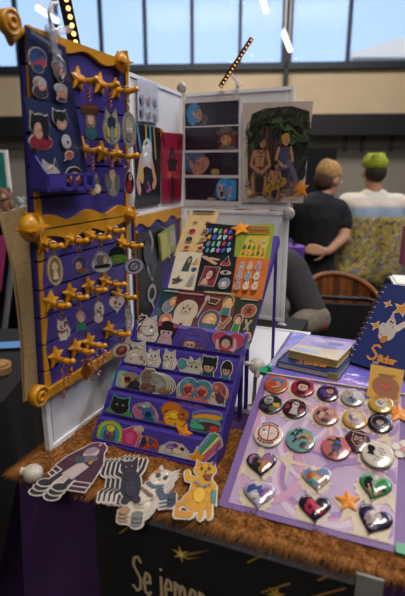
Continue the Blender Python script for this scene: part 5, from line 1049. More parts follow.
sheets(.021, [(q8, 'maroon sticker sheet with a pale furry face at the rack bottom', '#3f141c', [(173, 299, 198, 327, [('e', 0, .05, .44, .42, 0, '#a39684'), ('l', [(-.2, .1), (-.24, -.4)], .3, '#a39684'), ('l', [(.2, .1), (.24, -.4)], .3, '#a39684'), ('e', -.13, .14, .05, .05, 0, '#3a3028'), ('e', .13, .14, .05, .05, 0, '#3a3028'), ('l', [(-.06, .0), (.0, .04), (.06, 0)], .04, '#5f5244'), ('l', [(-.2, .3), (-.14, -.1)], .04, '#7f7464'), ('l', [(.2, .3), (.14, -.1)], .04, '#7f7464')], PAPER), title(182, 293, 202, 296.5, '#8a6a5a')]),
 (q9, 'brown sticker sheet with a blond figure on the lower rack', '#5c2c20', [(199, 310, 220, 333, [('e', 0, 0, .5, .5, 0, '#2f3a6a'), ('e', 0, .0, .34, .36, 0, '#ad8436'), ('e', 0, .04, .18, .2, 0, '#b89078'), ('p', [(-.3, -.12), (.3, -.12), (.24, -.42), (-.24, -.42)], '#234a52')], PAPER), (222, 296, 234, 316, [('e', 0, .16, .4, .3, 0, '#2a2430'), ('e', 0, .0, .36, .36, 0, '#b08a40'), ('p', [(-.3, -.16), (.3, -.16), (.4, -.5), (-.4, -.5)], '#2a5a5e'), ('e', 0, .06, .2, .18, 0, '#b89078')], PAPER), (208, 299, 220, 306, [('p', [(-.4, .4), (.46, .3), (.3, -.4), (-.3, -.3)], '#3a1a18')], PAPER), (201, 296, 207, 318, [('l', [(.2, .3), (-.3, -.46)], .26, '#8f8478'), ('e', .2, .36, .4, .13, 0, '#8f8478')], None), (219, 318, 231, 332, [('l', [(-.4, -.4), (.0, -.1), (.3, .4)], .22, '#7a4a34'), ('l', [(-.4, .0), (0, -.3)], .14, '#7a4a34')], PAPER), title(208, 293, 232, 296.5, '#8a8a5a')])])
star_magnet(RACK.off(.0125), 241, 229, .030, 'orange star magnet on top of the green and yellow sticker sheet', 20)
# ================================================================== five-tier sticker stand
NT_ = 5; SD, SH = .0435, .0415; SW = .272; tier = mat('#3b2d82', .42, .08, 40, coat=.2); tierd = mat('#30246e', .45, .08, 40, coat=.15)
r = root('tiered_stand', 'purple five-tier stand filled with die-cut stickers', 'stand', Matrix.Translation(STB + V((0, 0, .006))) @ Matrix.Rotation(TH, 4, 'Z'))
FD = .021                                              # run of each sloping face
for k in range(NT_):
    m = M(); b0, z0 = SD * k, SH * k
    def slab(p, q, t):
        (b1, z1), (b2, z2) = p, q; L = math.hypot(b2 - b1, z2 - z1); nb, nz = (z2 - z1) / L * t, -(b2 - b1) / L * t
        m.add([(x, b, z) for x in (0, SW) for b, z in ((b1, z1), (b2, z2), (b2 + nb, z2 + nz), (b1 + nb, z1 + nz))], [(0, 1, 2, 3), (7, 6, 5, 4), (0, 4, 5, 1), (1, 5, 6, 2), (2, 6, 7, 3), (3, 7, 4, 0)], tier)
    slab((b0, z0), (b0 + FD, z0 + SH), .003); slab((b0 + FD, z0 + SH), (b0 + SD, z0 + SH), .003)
    m.build('tier', r)
    m = M()                                            # slotted front lip that keeps the stickers in
    lb, lz = b0 - .0065, z0 + .001
    m.box((SW / 2, lb, lz + .0045), (SW, .0022, .0065 if k else .011), tier); m.box((SW / 2, lb + .0038, lz), (SW, .0075, .002), tierd)
    for xx in (.004, SW / 2, SW - .004): m.box((xx, lb + .003, lz + .004), (.006, .007, .0065), tier)
    for x0 in (.02, SW / 2 + .012): m.box((x0 + SW * .21, lb - .0014, lz + .0045), (SW * .42, .0006, .0024), mat('#1d1446', .6))
    m.build('lip', r)
for xx in (-.0015, SW + .0015):
    m = M(); pr = [(-.012, -.004)]
    for k in range(NT_): pr += [(SD * k - .009, SH * k + .012), (SD * k + FD - .002, SH * (k + 1) + .004)]
    pr += [(SD * NT_ - .008, SH * NT_ + .004), (SD * NT_ - .008, SH * NT_ - .02), (.05, -.004)]
    n = len(pr); m.add([(xx + q, b, z) for q in (-.0015, .0015) for b, z in pr], [list(range(n)), list(range(2 * n - 1, n - 1, -1))] + [(i, n + i, n + (i + 1) % n, (i + 1) % n) for i in range(n)], tier); m.build('side_panel', r)
m = M(); m.box((SW / 2, -.010, .0005), (SW, .003, .012), tier); m.build('base_rail', r)
for xx in (.012, SW - .012):
    m = M(); m.box((xx, SD * NT_ - .012, SH * NT_ / 2 - .003), (.010, .006, SH * NT_ - .005), tierd); m.build('rear_leg', r)
FA = math.atan2(SH, FD); FY = N_ * math.cos(FA) + Z_ * math.sin(FA)
def tier_plane(k): return Pl(STB + V((0, 0, .006)) + N_ * (SD * k) + Z_ * (SH * k), E_, FY).off(.0022)
ORD = ['', 'second', 'third', 'fourth', 'fifth']
def stack(P, box, art, what, n=1, d=(.004, .004), rot=0, out=.0022, base='#c9c0b4', where='on the tiered stand', group=None, body=None, t=.0006, kind='sticker', lay=.0009, wh=None):
    """a pile of one die-cut sticker: the copies behind peep out along d"""
    x, y, W, H = rect(P, *box)
    W, H = W * 1.12, H * 1.12; y += .0035
    m = sticker_mesh(art, W, H, out, t, base, body); step = lay
    o = m.build('sticker', None, P.mw(x, y, step * (n - 1), R(rot))); g = group or (what + ' stickers in one pile' if n > 1 else 'die-cut stickers ' + where)
    tag(o, what + ' sticker ' + where + (', top of its pile' if n > 1 else ''), 'sticker', g)
    for k in range(1, n):
        c = o.copy(); scene.collection.objects.link(c); c.matrix_world = P.mw(x + d[0] * k, y + d[1] * k, step * (n - 1 - k), R(rot)); c['label'] = what + ' sticker ' + where + ', ' + ORD[k] + ' from the top'
    return o
T = [tier_plane(k) for k in range(5)]
CW = '#b9b0a8'
# top tier
w_ = 'on the top tier'
stack(T[4], (134, 318, 158, 344), cat(CW, '#2a2630', None) + [('l', [(-.3, .4), (-.1, .44), (-.2, .3), (-.32, .22)], .06, '#1c1a20'), ('l', [(-.2, .1), (-.3, .0), (-.22, -.1)], .05, '#1c1a20'), ('e', .1, .1, .28, .3, 0, CW)], 'white cat with black swirl', 1, where=w_)
stack(T[4], (154, 323, 178, 347), doll('#17121a', '#b09098', '#a88890', '#b0406c'), 'black-haired pink creature', 1, where=w_, base='#17121a', out=.001)
stack(T[4], (181, 331, 200, 353), [('e', 0, .05, .46, .44, 0, '#473a86'), ('e', .0, -.18, .28, .24, 0, '#b0804a'), ('e', .02, -.16, .2, .2, 0, '#b08a74'), ('p', [(-.4, -.05), (.4, .0), (.2, .2), (-.2, .2)], '#4b4092'), ('e', -.06, -.2, .03, .05, 0, '#241a20'), ('e', .12, -.2, .03, .05, 0, '#241a20')], 'round blue-haired head', 3, (.0085, .0005), where=w_, base='#6f4a84')
stack(T[4], (213, 334, 242, 357), [('h', 0, 0, .98, .94, '#a83450'), ('e', -.06, .08, .2, .26, 0, '#241c22'), ('e', -.06, .0, .14, .18, 0, '#b08a80'), ('l', [(.2, .2), (.24, -.1), (.14, -.24)], .1, '#b09aa0'), ('l', [(-.34, .1), (-.3, -.2)], .08, '#b09aa0'), ('p', [(-.24, -.28), (.2, -.28), (.16, -.4), (-.2, -.4)], '#4a2c34')], 'red heart with dark-haired figure', 1, where=w_, base='#b08a92')
# second tier from the top
w_ = 'on the second-highest tier'
stack(T[3].off(.002), (120, 343, 148, 368), cat('#aba398', '#3a3028') + [('e', .1, -.1, .34, .3, 20, '#aba398'), ('e', -.2, .26, .07, .06, 0, '#5a3a38')], 'large white crouching cat', 2, (-.006, -.002), where=w_)
stack(T[3], (145, 352, 160, 369), cat(CW, '#3a3440'), 'small white sitting cat', 1, where=w_)
stack(T[3], (161, 353, 176, 371), cat('#b5aca2', '#3a3440', '#c2bab0'), 'white kitten with raised ears', 1, where=w_)
stack(T[3], (178, 360, 200, 377), [('e', .05, -.05, .44, .4, 0, '#a8a898'), ('e', -.3, .1, .18, .26, 0, '#3f7a84'), ('p', [(-.05, .2), (.0, .5), (.16, .3)], '#a8a898'), ('p', [(.2, .3), (.36, .5), (.4, .2)], '#a8a898'), ('e', .1, .05, .05, .06, 0, '#22202a'), ('e', .3, .05, .05, .06, 0, '#22202a')], 'white cat with a teal tail', 1, where=w_)
stack(T[3], (199, 359, 218, 381), doll('#12201c', '#b08a78', '#1c3a34') + [('p', [(-.34, .3), (-.32, .5), (-.1, .42)], '#12201c'), ('p', [(.34, .3), (.32, .5), (.1, .42)], '#12201c')], 'green-black hair with cat ears', 1, where=w_)
stack(T[3], (219, 363, 233, 384), doll('#14131c', '#b08a78', '#23607a'), 'dark-haired figure in blue', 1, where=w_)
# middle tier
w_ = 'on the middle tier'
stack(T[2], (114, 373, 142, 394), [('e', -.2, 0, .3, .44, 0, '#6f9c98'), ('e', .1, -.05, .36, .4, 0, '#5f8f90'), ('e', .05, .1, .3, .3, 0, '#8a6a50'), ('e', .24, -.14, .2, .24, 0, '#1c2024'), ('l', [(-.2, .2), (-.1, -.2)], .1, '#a89c84'), ('e', 0, .12, .08, .1, 0, '#241c1a')], 'teal and brown animal pair', 2, (-.005, -.002), where=w_, base='#6a9a9a')
stack(T[2], (141, 373, 168, 396), [('e', 0, .0, .46, .36, -18, '#75706e'), ('e', -.3, .2, .18, .2, 0, '#6a5a50'), ('p', [(-.4, .3), (-.36, .5), (-.24, .36)], '#6a5a50'), ('e', -.2, -.24, .24, .18, 0, '#5f4438'), ('l', [(.0, .2), (.2, .0), (.1, -.2)], .05, '#8f8a86'), ('e', .3, -.25, .08, .07, 0, '#8a5a34')], 'long grey lounging cat', 4, (.0055, .0005), where=w_, base='#c6bcb0')
stack(T[2], (180, 381, 210, 406), [('e', -.2, .1, .28, .36, 0, '#2f7a8c'), ('e', .22, .08, .28, .36, 0, '#2f7a8c'), ('e', -.2, .06, .18, .24, 0, '#b06a64'), ('e', .22, .04, .18, .24, 0, '#b06a64'), ('e', -.2, -.34, .3, .16, 0, '#a86a54'), ('e', .2, -.34, .28, .16, 0, '#a85f5c'), ('h', -.2, .04, .2, .22, '#8a2c34'), ('h', .22, .02, .2, .22, '#8a2c34')], 'pink pair in teal hoods', 3, (-.003, -.003), where=w_, base='#c9b69c')
stack(T[2], (207, 385, 228, 409), doll('#9c4a4c', '#b08a80', '#b0a098', None) + [('e', .1, -.1, .14, .2, 30, '#4a2c3c'), ('e', -.1, .3, .12, .1, 0, '#b06a64')], 'red-haired figure with a dark pouch', 2, (.0035, -.003), where=w_, base='#c9b69c')
# fourth tier
w_ = 'on the second-lowest tier'
stack(T[1], (107, 397, 132, 421), [('e', 0, -.28, .5, .22, 0, '#3f7a34'), ('p', [(-.3, -.1), (-.28, .42), (-.06, .3), (.06, .3), (.28, .42), (.3, -.1)], '#15171a'), ('e', 0, .06, .32, .28, 0, '#15171a'), ('e', -.1, .1, .05, .04, 0, '#6a7a4a'), ('e', .12, .1, .05, .04, 0, '#6a7a4a'), ('e', .0, -.32, .3, .08, 0, '#7a6a3c')], 'black cat on green grass', 2, (.001, -.004), where=w_, base='#4a9a80')
stack(T[1], (131, 402, 158, 422), clump(['#a0607c', '#a86a8c', '#7aa08c', '#b0a090', '#2a5a8c', '#b05a74'], 8) + [('e', .14, -.1, .2, .24, 0, '#2c5c94'), ('e', .16, -.14, .1, .12, 0, '#1c2430')], 'pink and blue group', 3, (.003, -.004), where=w_, base='#b08a9c')
stack(T[1], (160, 406, 187, 430), [('e', -.1, .2, .34, .3, 0, '#b0601c'), ('e', .05, -.1, .36, .34, 0, '#c9901c'), ('e', .3, .1, .16, .2, 0, '#a0581c'), ('e', 0, .02, .14, .12, 0, '#d8a834'), ('e', .3, .14, .05, .05, 0, '#5a2a14'), ('p', [(-.5, -.3), (.2, -.4), (.2, -.48), (-.5, -.44)], '#b05a1c')], 'orange and yellow bear', 1, where=w_, base='#b0601c')
star_magnet(T[1].off(.0085), 184, 433, .021, 'orange star leaning on the bear sticker of the fourth tier', -10)
stack(T[1], (191, 412, 220, 437), [('e', 0, .3, .44, .12, 10, '#6a4aa0'), ('e', .02, .2, .46, .12, 10, '#c0901c'), ('e', 0, .0, .44, .14, 5, '#5a8c8c'), ('e', .08, -.12, .4, .14, 5, '#4a2c34'), ('e', .3, -.16, .16, .12, 0, '#a8343c'), ('e', -.24, -.2, .22, .12, 0, '#3f9a7c'), ('e', -.1, -.36, .3, .08, 0, '#2c5a34')], 'stack of rainbow bowls', 1, where=w_, base='#6f9c94')
# lowest tier
w_ = 'on the lowest tier'
stack(T[0], (98, 423, 122, 447), [('e', 0, .0, .46, .46, 0, '#9aa82c'), ('e', 0, -.05, .36, .4, 0, '#2c8a94'), ('e', 0, -.08, .22, .3, 0, '#4a4a54'), ('e', 0, .2, .16, .14, 0, '#b8a82c'), ('p', [(-.3, -.42), (.3, -.42), (.24, -.3), (-.24, -.3)], '#c9bc9c'), ('e', -.08, .0, .06, .08, 0, '#8a5a6a'), ('e', .1, .0, .06, .08, 0, '#8a5a6a')], 'teal creature in a yellow-green arch', 2, (-.003, -.001), where=w_, base='#8aa03c')
stack(T[0], (121, 428, 138, 450), [('p', [(-.46, .2), (.1, .46), (.46, .1), (.3, -.46), (-.2, -.46), (-.46, -.1)], '#a83464'), ('p', [(-.26, .1), (.06, .28), (.26, .06), (.18, -.26), (-.12, -.26)], '#b84a74'), ('e', .3, .4, .18, .1, 0, '#b09c80')], 'magenta gem', 2, (.006, .001), where=w_, base='#c0a49c')
stack(T[0], (140, 436, 159, 458), clump(['#b0481c', '#a83420', '#2c4a7a', '#c9741c', '#a8502c'], 3, 8) + [('e', .0, -.34, .16, .1, 0, '#d8c23c'), ('e', -.3, .1, .12, .2, 0, '#1c2a4a')], 'orange and blue fish', 1, where=w_, base='#a8502c')
stack(T[0], (160, 443, 188, 465), [('p', [(-.5, -.4), (-.46, .1), (-.2, .3), (.2, .36), (.46, .1), (.5, -.4)], '#b5ac98'), ('e', -.1, .2, .2, .16, 0, '#8a6aa0'), ('e', -.2, .0, .14, .1, 0, '#a8a4a8'), ('e', .1, .08, .16, .12, 0, '#c9b4a0'), ('e', .0, .3, .07, .07, 0, '#5a2c6a'), ('e', .24, .2, .06, .06, 0, '#2c2430'), ('l', [(-.4, -.2), (.4, -.2)], .06, '#9a6a74'), ('l', [(-.4, -.32), (.4, -.32)], .05, '#b8a478')], 'white and purple cake group', 1, where=w_)
stack(T[0], (191, 435, 219, 469), [('p', [(-.3, -.2), (.2, .5), (.34, .46), (-.16, -.28)], '#3c8a5a'), ('p', [(-.22, -.26), (.34, .46), (.44, .36), (-.1, -.32)], '#b8a02c'), ('p', [(-.14, -.3), (.44, .36), (.5, .22), (-.02, -.36)], '#a84a74'), ('p', [(-.34, -.2), (.06, .44), (.2, .5), (-.26, -.2)], '#5a8ab0'), ('p', [(-.2, -.26), (.34, .44), (.40, .4), (-.16, -.3)], '#c9bca0'), ('s', -.22, -.28, .3, 5, .5, 100, '#c9801c')], 'rainbow shooting star', 1, where=w_)
# ================================================================== die-cut stickers lying on the fur
def pile(bot, top, wd, art, what, n=1, d=(.004, .004), base='#b8afa4', out=.003, dz=.0):
    P = TABLE.off(.0175 + dz); a = V(hit(*bot, P)); b = V(hit(*top, P)); c = (a + b) / 2; H = (b - a).length; rot = math.atan2(b.y - a.y, b.x - a.x) - math.pi / 2
    m = sticker_mesh(art, wd, H, out, .0008, base, None, .65, 0); o = m.build('sticker', None, P.mw(c.x, c.y, .0016 * (n - 1), rot))
    tag(o, what + ' sticker lying on the fur runner' + (', top of its pile' if n > 1 else ''), 'sticker', what + ' stickers in one pile' if n > 1 else 'large die-cut stickers on the fur runner')
    for k in range(1, n):
        q = o.copy(); scene.collection.objects.link(q); q.matrix_world = P.mw(c.x + d[0] * k, c.y + d[1] * k, .0016 * (n - 1 - k), rot); q['label'] = what + ' sticker lying on the fur runner, ' + ORD[k] + ' from the top'
pile((58, 491), (101, 445), .096, [('p', [(-.2, .40), (.16, .40), (.42, .08), (.5, -.28), (.2, -.30), (-.1, -.2), (-.46, -.1), (-.42, .1)], '#3a1a2c'), ('l', [(-.2, -.2), (-.28, -.42)], .13, '#24222c'), ('l', [(.08, -.24), (.06, -.44)], .13, '#24222c'), ('e', -.34, -.44, .14, .06, 0, '#1c1a22'), ('e', .0, -.46, .14, .06, 0, '#1c1a22'),
     ('p', [(-.06, .06), (.2, -.02), (.1, -.30), (-.2, -.24)], '#a39490'), ('e', .0, .32, .24, .18, 0, '#43203a'), ('e', .0, .25, .15, .13, 0, '#b0908a'), ('e', -.05, .3, .12, .08, 20, '#7a7278'), ('e', .05, .12, .2, .08, 10, '#55525a'), ('e', -.12, .08, .12, .07, -20, '#3a3a42'), ('e', .16, .06, .04, .04, 0, '#b0682c'), ('p', [(-.02, .46), (.06, .5), (.06, .40)], '#b0606a'), ('l', [(-.4, .06), (-.2, .02)], .03, '#5a2c44')], 'maroon-cloaked figure', 3, (.0, -.011))
pile((131, 508), (131, 459), .060, [('p', [(-.26, .2), (-.36, .46), (-.08, .34)], '#1c1b26'), ('p', [(.2, .22), (.24, .5), (.02, .36)], '#1c1b26'), ('e', -.06, .24, .26, .15, 0, '#1c1b26'), ('e', 0, -.12, .30, .32, 0, '#1c1b26'), ('l', [(-.24, .06), (-.44, .14), (-.38, .36)], .09, '#1c1b26'), ('l', [(.24, .08), (.38, .2), (.48, .38)], .09, '#1c1b26'), ('e', -.16, -.42, .12, .07, 0, '#1c1b26'), ('e', .16, -.42, .12, .07, 0, '#1c1b26'), ('l', [(-.26, -.2), (-.46, -.26), (-.48, -.4)], .06, '#1c1b26'),
     ('e', -.15, .25, .03, .02, 0, '#77758a'), ('e', .03, .26, .03, .02, 0, '#77758a'), ('l', [(-.16, .17), (-.06, .14), (.04, .18)], .02, '#5a3040'), ('l', [(-.16, -.0), (0, -.04), (.16, .02)], .02, '#2f2d3e'), ('e', .0, -.2, .16, .16, 0, '#232231'), ('e', .02, .42, .05, .03, 0, '#3c3452')], 'black dancing cat', 4, (-.0095, -.001))
pile((128, 519), (170, 469), .064, [('e', 0, -.22, .34, .26, 0, '#a8a090'), ('e', .0, -.02, .28, .2, 0, '#b0a898'), ('e', .02, .26, .32, .16, 0, '#b5ad9e'), ('p', [(-.24, .3), (-.26, .48), (-.06, .38)], '#b5ad9e'), ('p', [(.26, .3), (.3, .48), (.1, .38)], '#b5ad9e'), ('l', [(.2, .04), (.46, -.06), (.64, .0)], .12, '#3a4658'), ('e', .66, .0, .1, .07, 0, '#2c3648'), ('e', -.2, -.44, .14, .06, 0, '#8a6a52'), ('e', .2, -.44, .14, .06, 0, '#5f625f'),
     ('l', [(-.24, .1), (.0, .06), (.24, .12)], .06, '#4a5668'), ('l', [(-.28, -.02), (.2, -.1)], .05, '#6d4a44'), ('e', -.1, .27, .06, .04, 0, '#2f3a3a'), ('e', .14, .27, .06, .04, 0, '#2f3a3a'), ('e', .02, .2, .03, .02, 0, '#8a5a50'), ('e', -.2, .34, .08, .05, 0, '#a8703c'), ('l', [(-.1, -.3), (.14, -.26)], .03, '#8a8272')], 'white cat with a blue scarf', 3, (.003, -.007))
pile((196, 522), (206, 461), .078, [('p', [(-.2, .36), (-.22, .5), (-.04, .42)], '#b58414'), ('p', [(.2, .36), (.24, .5), (.06, .42)], '#b58414'), ('e', .02, .32, .25, .13, 0, '#b58414'), ('e', .0, -.02, .24, .22, -10, '#b07e14'), ('e', -.04, -.2, .32, .16, 0, '#b07e14'), ('l', [(-.16, .12), (-.36, .16), (-.40, .24)], .11, '#b58414'), ('l', [(.18, .12), (.3, .02), (.3, -.14)], .09, '#b58414'), ('l', [(-.24, -.2), (-.46, -.30), (-.44, -.42), (-.16, -.42)], .09, '#a8741f'), ('l', [(.06, -.26), (.08, -.42)], .12, '#b07e14'), ('l', [(.22, -.22), (.26, -.40)], .11, '#ab7712'), ('l', [(-.1, -.26), (-.12, -.40)], .1, '#b07c25'),
     ('e', -.02, -.12, .14, .12, 0, '#c09428'), ('l', [(-.18, .1), (.0, .02), (.2, .06)], .035, '#6a6a78'), ('p', [(.0, .22), (.2, .24), (.18, .12), (.06, .14)], '#6d2c2a'), ('e', -.06, .33, .04, .03, 0, '#2f4a4a'), ('e', .12, .34, .04, .03, 0, '#2f4a4a'), ('e', .04, .28, .03, .02, 0, '#6a3a2a'), ('p', [(.26, -.04), (.34, -.04), (.36, -.24), (.26, -.22)], '#3a7a6a'), ('l', [(-.1, .42), (-.06, .36)], .02, '#8a5f1c'), ('l', [(.1, .42), (.08, .36)], .02, '#8a5f1c')], 'striding yellow cat', 1)
# ================================================================== riser with books, pouch and binder
lil = mat('#6a4f88', .5, .06, 30, coat=.1); RZ = TZ + .128
ul = (hit(258, 371, BUT)[0] + hit(225, 509, BUT)[0]) / 2; ub = hit(310, 530, BUT)[1]; ut = (hit(262, 371, BUT)[1] + hit(330, 384, BUT)[1]) / 2; UW = .306
tl_ = BUT.pt(ul, ut)
ra = (tl_ - EDGE).dot(E_); rb = (tl_ - EDGE).dot(N_) + .006
r = root('riser_box', 'lilac riser box behind the badge board, carrying the books', 'box', TABLE.mw(ra - .002, rb, .001))
hz_ = RZ - TZ - .002; m = M(); m.box((.24, .15, hz_ / 2), (.48, .30, hz_), mat('#6d5490', .5, .06, 30)); m.build('box_body', r)
m = M(); m.box((.24, .15, hz_ + .001), (.484, .304, .003), lil); m.build('lid', r)
RT = Pl(TABLE.pt(ra, rb, RZ - TZ + .0015), E_, N_)
irid = bpy.data.materials.new('iridescent_plastic'); irid.use_nodes = True; nt = irid.node_tree; b = nt.nodes['Principled BSDF']
lw = nt.nodes.new('ShaderNodeTexNoise'); lw.inputs['Scale'].default_value = 9; tcx = nt.nodes.new('ShaderNodeTexCoord'); nt.links.new(tcx.outputs['Object'], lw.inputs['Vector'])
rp_ = nt.nodes.new('ShaderNodeValToRGB'); el = rp_.color_ramp.elements; el[0].position = .35; el[0].color = lin('#5f58b8'); el[1].position = .65; el[1].color = lin('#a07cc0'); e2 = el.new(.5); e2.color = lin('#8272c4')
nt.links.new(lw.outputs['Fac'], rp_.inputs['Fac']); nt.links.new(rp_.outputs['Color'], b.inputs['Base Color']); b.inputs['Roughness'].default_value = .16; b.inputs['Coat Weight'].default_value = .8
ln_ = nt.nodes.new('ShaderNodeTexNoise'); ln_.inputs['Scale'].default_value = 45; bq = nt.nodes.new('ShaderNodeBump'); bq.inputs['Strength'].default_value = .7; bq.inputs['Distance'].default_value = .006
nt.links.new(tcx.outputs['Object'], ln_.inputs['Vector']); nt.links.new(ln_.outputs['Fac'], bq.inputs['Height']); nt.links.new(bq.outputs['Normal'], b.inputs['Normal'])
m = M(); q = random.Random(2)
def pz(u, v): return .002 + .006 * math.sin(math.pi * u) * math.sin(math.pi * v) * (1 + .5 * math.sin(u * 17) * math.sin(v * 13)) * (0 if .05 < u < .62 and v < .9 else 1)
sheet(m, lambda u, v: (.006 + .44 * u, .006 + .284 * v, .0012 + pz(u, v)), 44, 30, irid); m.box((.226, .148, .0006), (.44, .284, .001), irid)
tag(m.build('plastic_pouch', None, RT.mw(0, 0, .0)), 'shiny iridescent lilac plastic pouch lying under the books', 'pouch')
def bookpl(fl, fr, z):
    P = Pl((0, 0, z), (1, 0, 0), (0, 1, 0)); a = V(hit(*fl, P)); b_ = V(hit(*fr, P)); d = (b_ - a).normalized(); return Pl(V((a.x, a.y, 0)), V((d.x, d.y, 0)), V((-d.y, d.x, 0))), (b_ - a).length
navy = mat('#1c2a5c', .4, .1, 40, coat=.2); pages = mat('#b5aea2', .8, .06, 200); orange = '#b8742c'
b0z = RT.o.z + .0035; P1, w1 = bookpl((277, 361), (339, 374), b0z + .016); P1.o.z = b0z
r = root('notebook', 'navy spiral notebook at the bottom of the book stack', 'book', P1.mw(), 'notebooks stacked on the riser'); d1 = .150
m = M(); m.rbox((w1 / 2, d1 / 2, .0075), (w1 - .004, d1 - .004, .011), pages, .002); m.build('pages', r)
m = M(); m.rbox((w1 / 2, d1 / 2, .0148), (w1, d1, .0026), navy, .004); m.build('front_cover', r); m = M(); m.rbox((w1 / 2, d1 / 2, .0008), (w1, d1, .0016), navy, .004); m.build('back_cover', r)
m = M()
for k in range(13): m.tube([V((.003 + .007 * math.cos(t), .012 + (d1 - .024) * k / 12, .008 + .0095 * math.sin(t))) for t in [2 * math.pi * i / 10 for i in range(10)]], .001, mat('#7a5a3c', .35, metal=.8), 5, True)
m.build('spiral_binding', r)
m = M(); paint(m, write('Sticker', w1 * .30, .010, .021, .0030, '#c07f30', 0, .05), 1, 1, .0166); m.build('title', r)
m = M(); m.box((w1 - .012, -.0012, .008), (.022, .003, .015), mat('#8f8450', .4)); m.build('corner_clip', r)
b1z = b0z + .0175; P2, w2 = bookpl((285, 352), (335, 363), b1z + .019); P2.o.z = b1z; P2 = Pl(P2.pt(0, .018), P2.ex, P2.ey); d2 = .118
r = root('notebook', 'cream and lilac notebook on top of the book stack', 'book', P2.mw(), 'notebooks stacked on the riser')
m = M(); m.rbox((w2 / 2, d2 / 2, .009), (w2 - .003, d2 - .003, .014), mat('#a8905a', .8, .12, 150), .002); m.build('pages', r)
m = M(); m.rbox((w2 / 2, d2 / 2, .0172), (w2, d2, .0022), mat('#b8a888', .35, .1, 20, coat=.4), .003)
paint(m, [('p', [(0.02 * w2, .40 * d2), (.7 * w2, .45 * d2), (.98 * w2, .6 * d2), (.98 * w2, .97 * d2), (.02 * w2, .97 * d2)], '#9c86b0'), ('e', .5 * w2, .62 * d2, .3 * w2, .12 * d2, 0, '#8a7aac'), ('p', [(.05 * w2, .1 * d2), (.6 * w2, .12 * d2), (.5 * w2, .26 * d2), (.05 * w2, .22 * d2)], '#8fa0c4'), ('e', .7 * w2, .8 * d2, .16 * w2, .1 * d2, 20, '#5f5a8c'), ('e', .35 * w2, .82 * d2, .14 * w2, .1 * d2, -10, '#b898b0'), ('l', [(.4 * w2, .55 * d2), (.75 * w2, .58 * d2)], .006, '#6a5a84')], 1, 1, .0185, .3, .5); m.build('front_cover', r)
m = M(); m.rbox((w2 / 2, d2 / 2, .0008), (w2, d2, .0016), mat('#a8905a', .5), .003); m.build('back_cover', r)
# binder standing at the right
PZ = Pl((0, 0, RT.o.z + .011), (1, 0, 0), (0, 1, 0)); a = hit(347, 361, PZ); b_ = hit(372, 375, PZ); d = V((b_[0] - a[0], b_[1] - a[1], 0)).normalized(); d = (d * .5 + E_ * .5).normalized(); nb = V((-d.y, d.x, 0))
P0 = V((a[0], a[1], PZ.o.z)); rr_ = ray(385, 283); tt = (P0 - EYE).dot(d) / rr_.dot(d); top = EYE + rr_ * tt - P0
ub_ = V((0, 0, 0)) + nb * top.dot(nb) + Z_ * top.z; BH = ub_.length; ub_.normalize()
if BH > .30: pass
BND = Pl(P0, d, ub_); BW_ = .22
r = root('sticker_binder', 'navy ring binder with a white winged animal, propped upright at right', 'binder', BND.mw())
m = M(); m.rbox((BW_ / 2, BH / 2, 0), (BW_, BH, .003), mat('#1a2760', .4, .08, 40, coat=.2), .006); m.build('front_cover', r)
m = M(); m.rbox((BW_ / 2 + .002, BH / 2, -.009), (BW_ - .008, BH - .008, .012), mat('#2a2c3c', .7), .003); m.build('inner_pages', r)
m = M(); m.rbox((BW_ / 2, BH / 2, -.0175), (BW_, BH, .003), navy, .006); m.build('back_cover', r)
m = M()
nr = 14
for k in range(nr): m.tube([V((.002 + .009 * math.cos(t), .016 + (BH - .03) * k / (nr - 1), -.008 + .012 * math.sin(t))) for t in [2 * math.pi * i / 12 for i in range(12)]], .0014, mat('#8a6a44', .35, metal=.8), 5, True)
m.build('ring_binding', r)
FRN = BND.off(.0016); lb = BND.mw().inverted()
def onb(u0, v0, u1, v1): return rect(FRN, u0, v0, u1, v1)
x, y, W, H = onb(378, 311, 405, 344)
m = M(); ca = [('e', -.16, -.16, .24, .3, 0, '#b5ab98'), ('e', -.10, .14, .17, .16, 0, '#b8b0a4'), ('p', [(-.22, .18), (-.2, .52), (-.04, .28)], '#b8a8a4'), ('p', [(.02, .2), (.16, .1), (.46, .34), (.50, .1), (.3, -.1), (.12, -.16)], '#b8aaa6'), ('e', -.3, -.1, .16, .2, 20, '#a8a4a0'), ('e', .08, -.22, .18, .2, 0, '#ada69c'), ('e', -.08, -.42, .14, .12, 0, '#a8682c'), ('e', -.12, .17, .035, .045, 0, '#231f24'), ('e', -.01, .15, .03, .04, 0, '#231f24'), ('e', -.07, .06, .03, .02, 0, '#8a5a58'), ('p', [(-.16, .42), (-.18, .26), (-.1, .28)], '#a87a7c')]
paint(m, [('e', x + it[1] * W, y + it[2] * H, it[3] * W, it[4] * H, it[5], it[6]) if it[0] == 'e' else ('p', [(x + p[0] * W, y + p[1] * H) for p in it[1]], it[2]) for it in busy([q for q in ca], 5) if it[0] in 'ep'], 1, 1, .0019); m.build('animal_print', r)
for (u, v, s_, n_) in ((388, 304, .010, 4), (376, 325.5, .012, 4), (402, 309, .019, 5)):
    x, y = hit(u, v, FRN); m = M(); paint(m, [('p', star(x, y, s_ * 1.25, n_, .42, 80), '#c9bfae'), ('p', star(x, y, s_, n_, .42, 80), '#c07a2c')], 1, 1, .0018); m.build('star_print', r)
xa, ya = hit(366, 358, FRN); xb, yb = hit(395, 367, FRN); m = M(); hS = hit(368, 342, FRN)[1] - hit(368, 358, FRN)[1]
paint(m, write('S', xa, ya, hS, .0052, '#c48238'), 1, 1, .0018); m.build('letter', r)
wtx = xa + hS * .62; k_ = (xb - wtx) / (sum(GL[c][0] + .04 for c in 'ticker')); m = M(); paint(m, write('ticker', wtx, ya + .001, min(k_, hS), .0042, '#c48238', 0, .04), 1, 1, .0018); m.build('title', r)
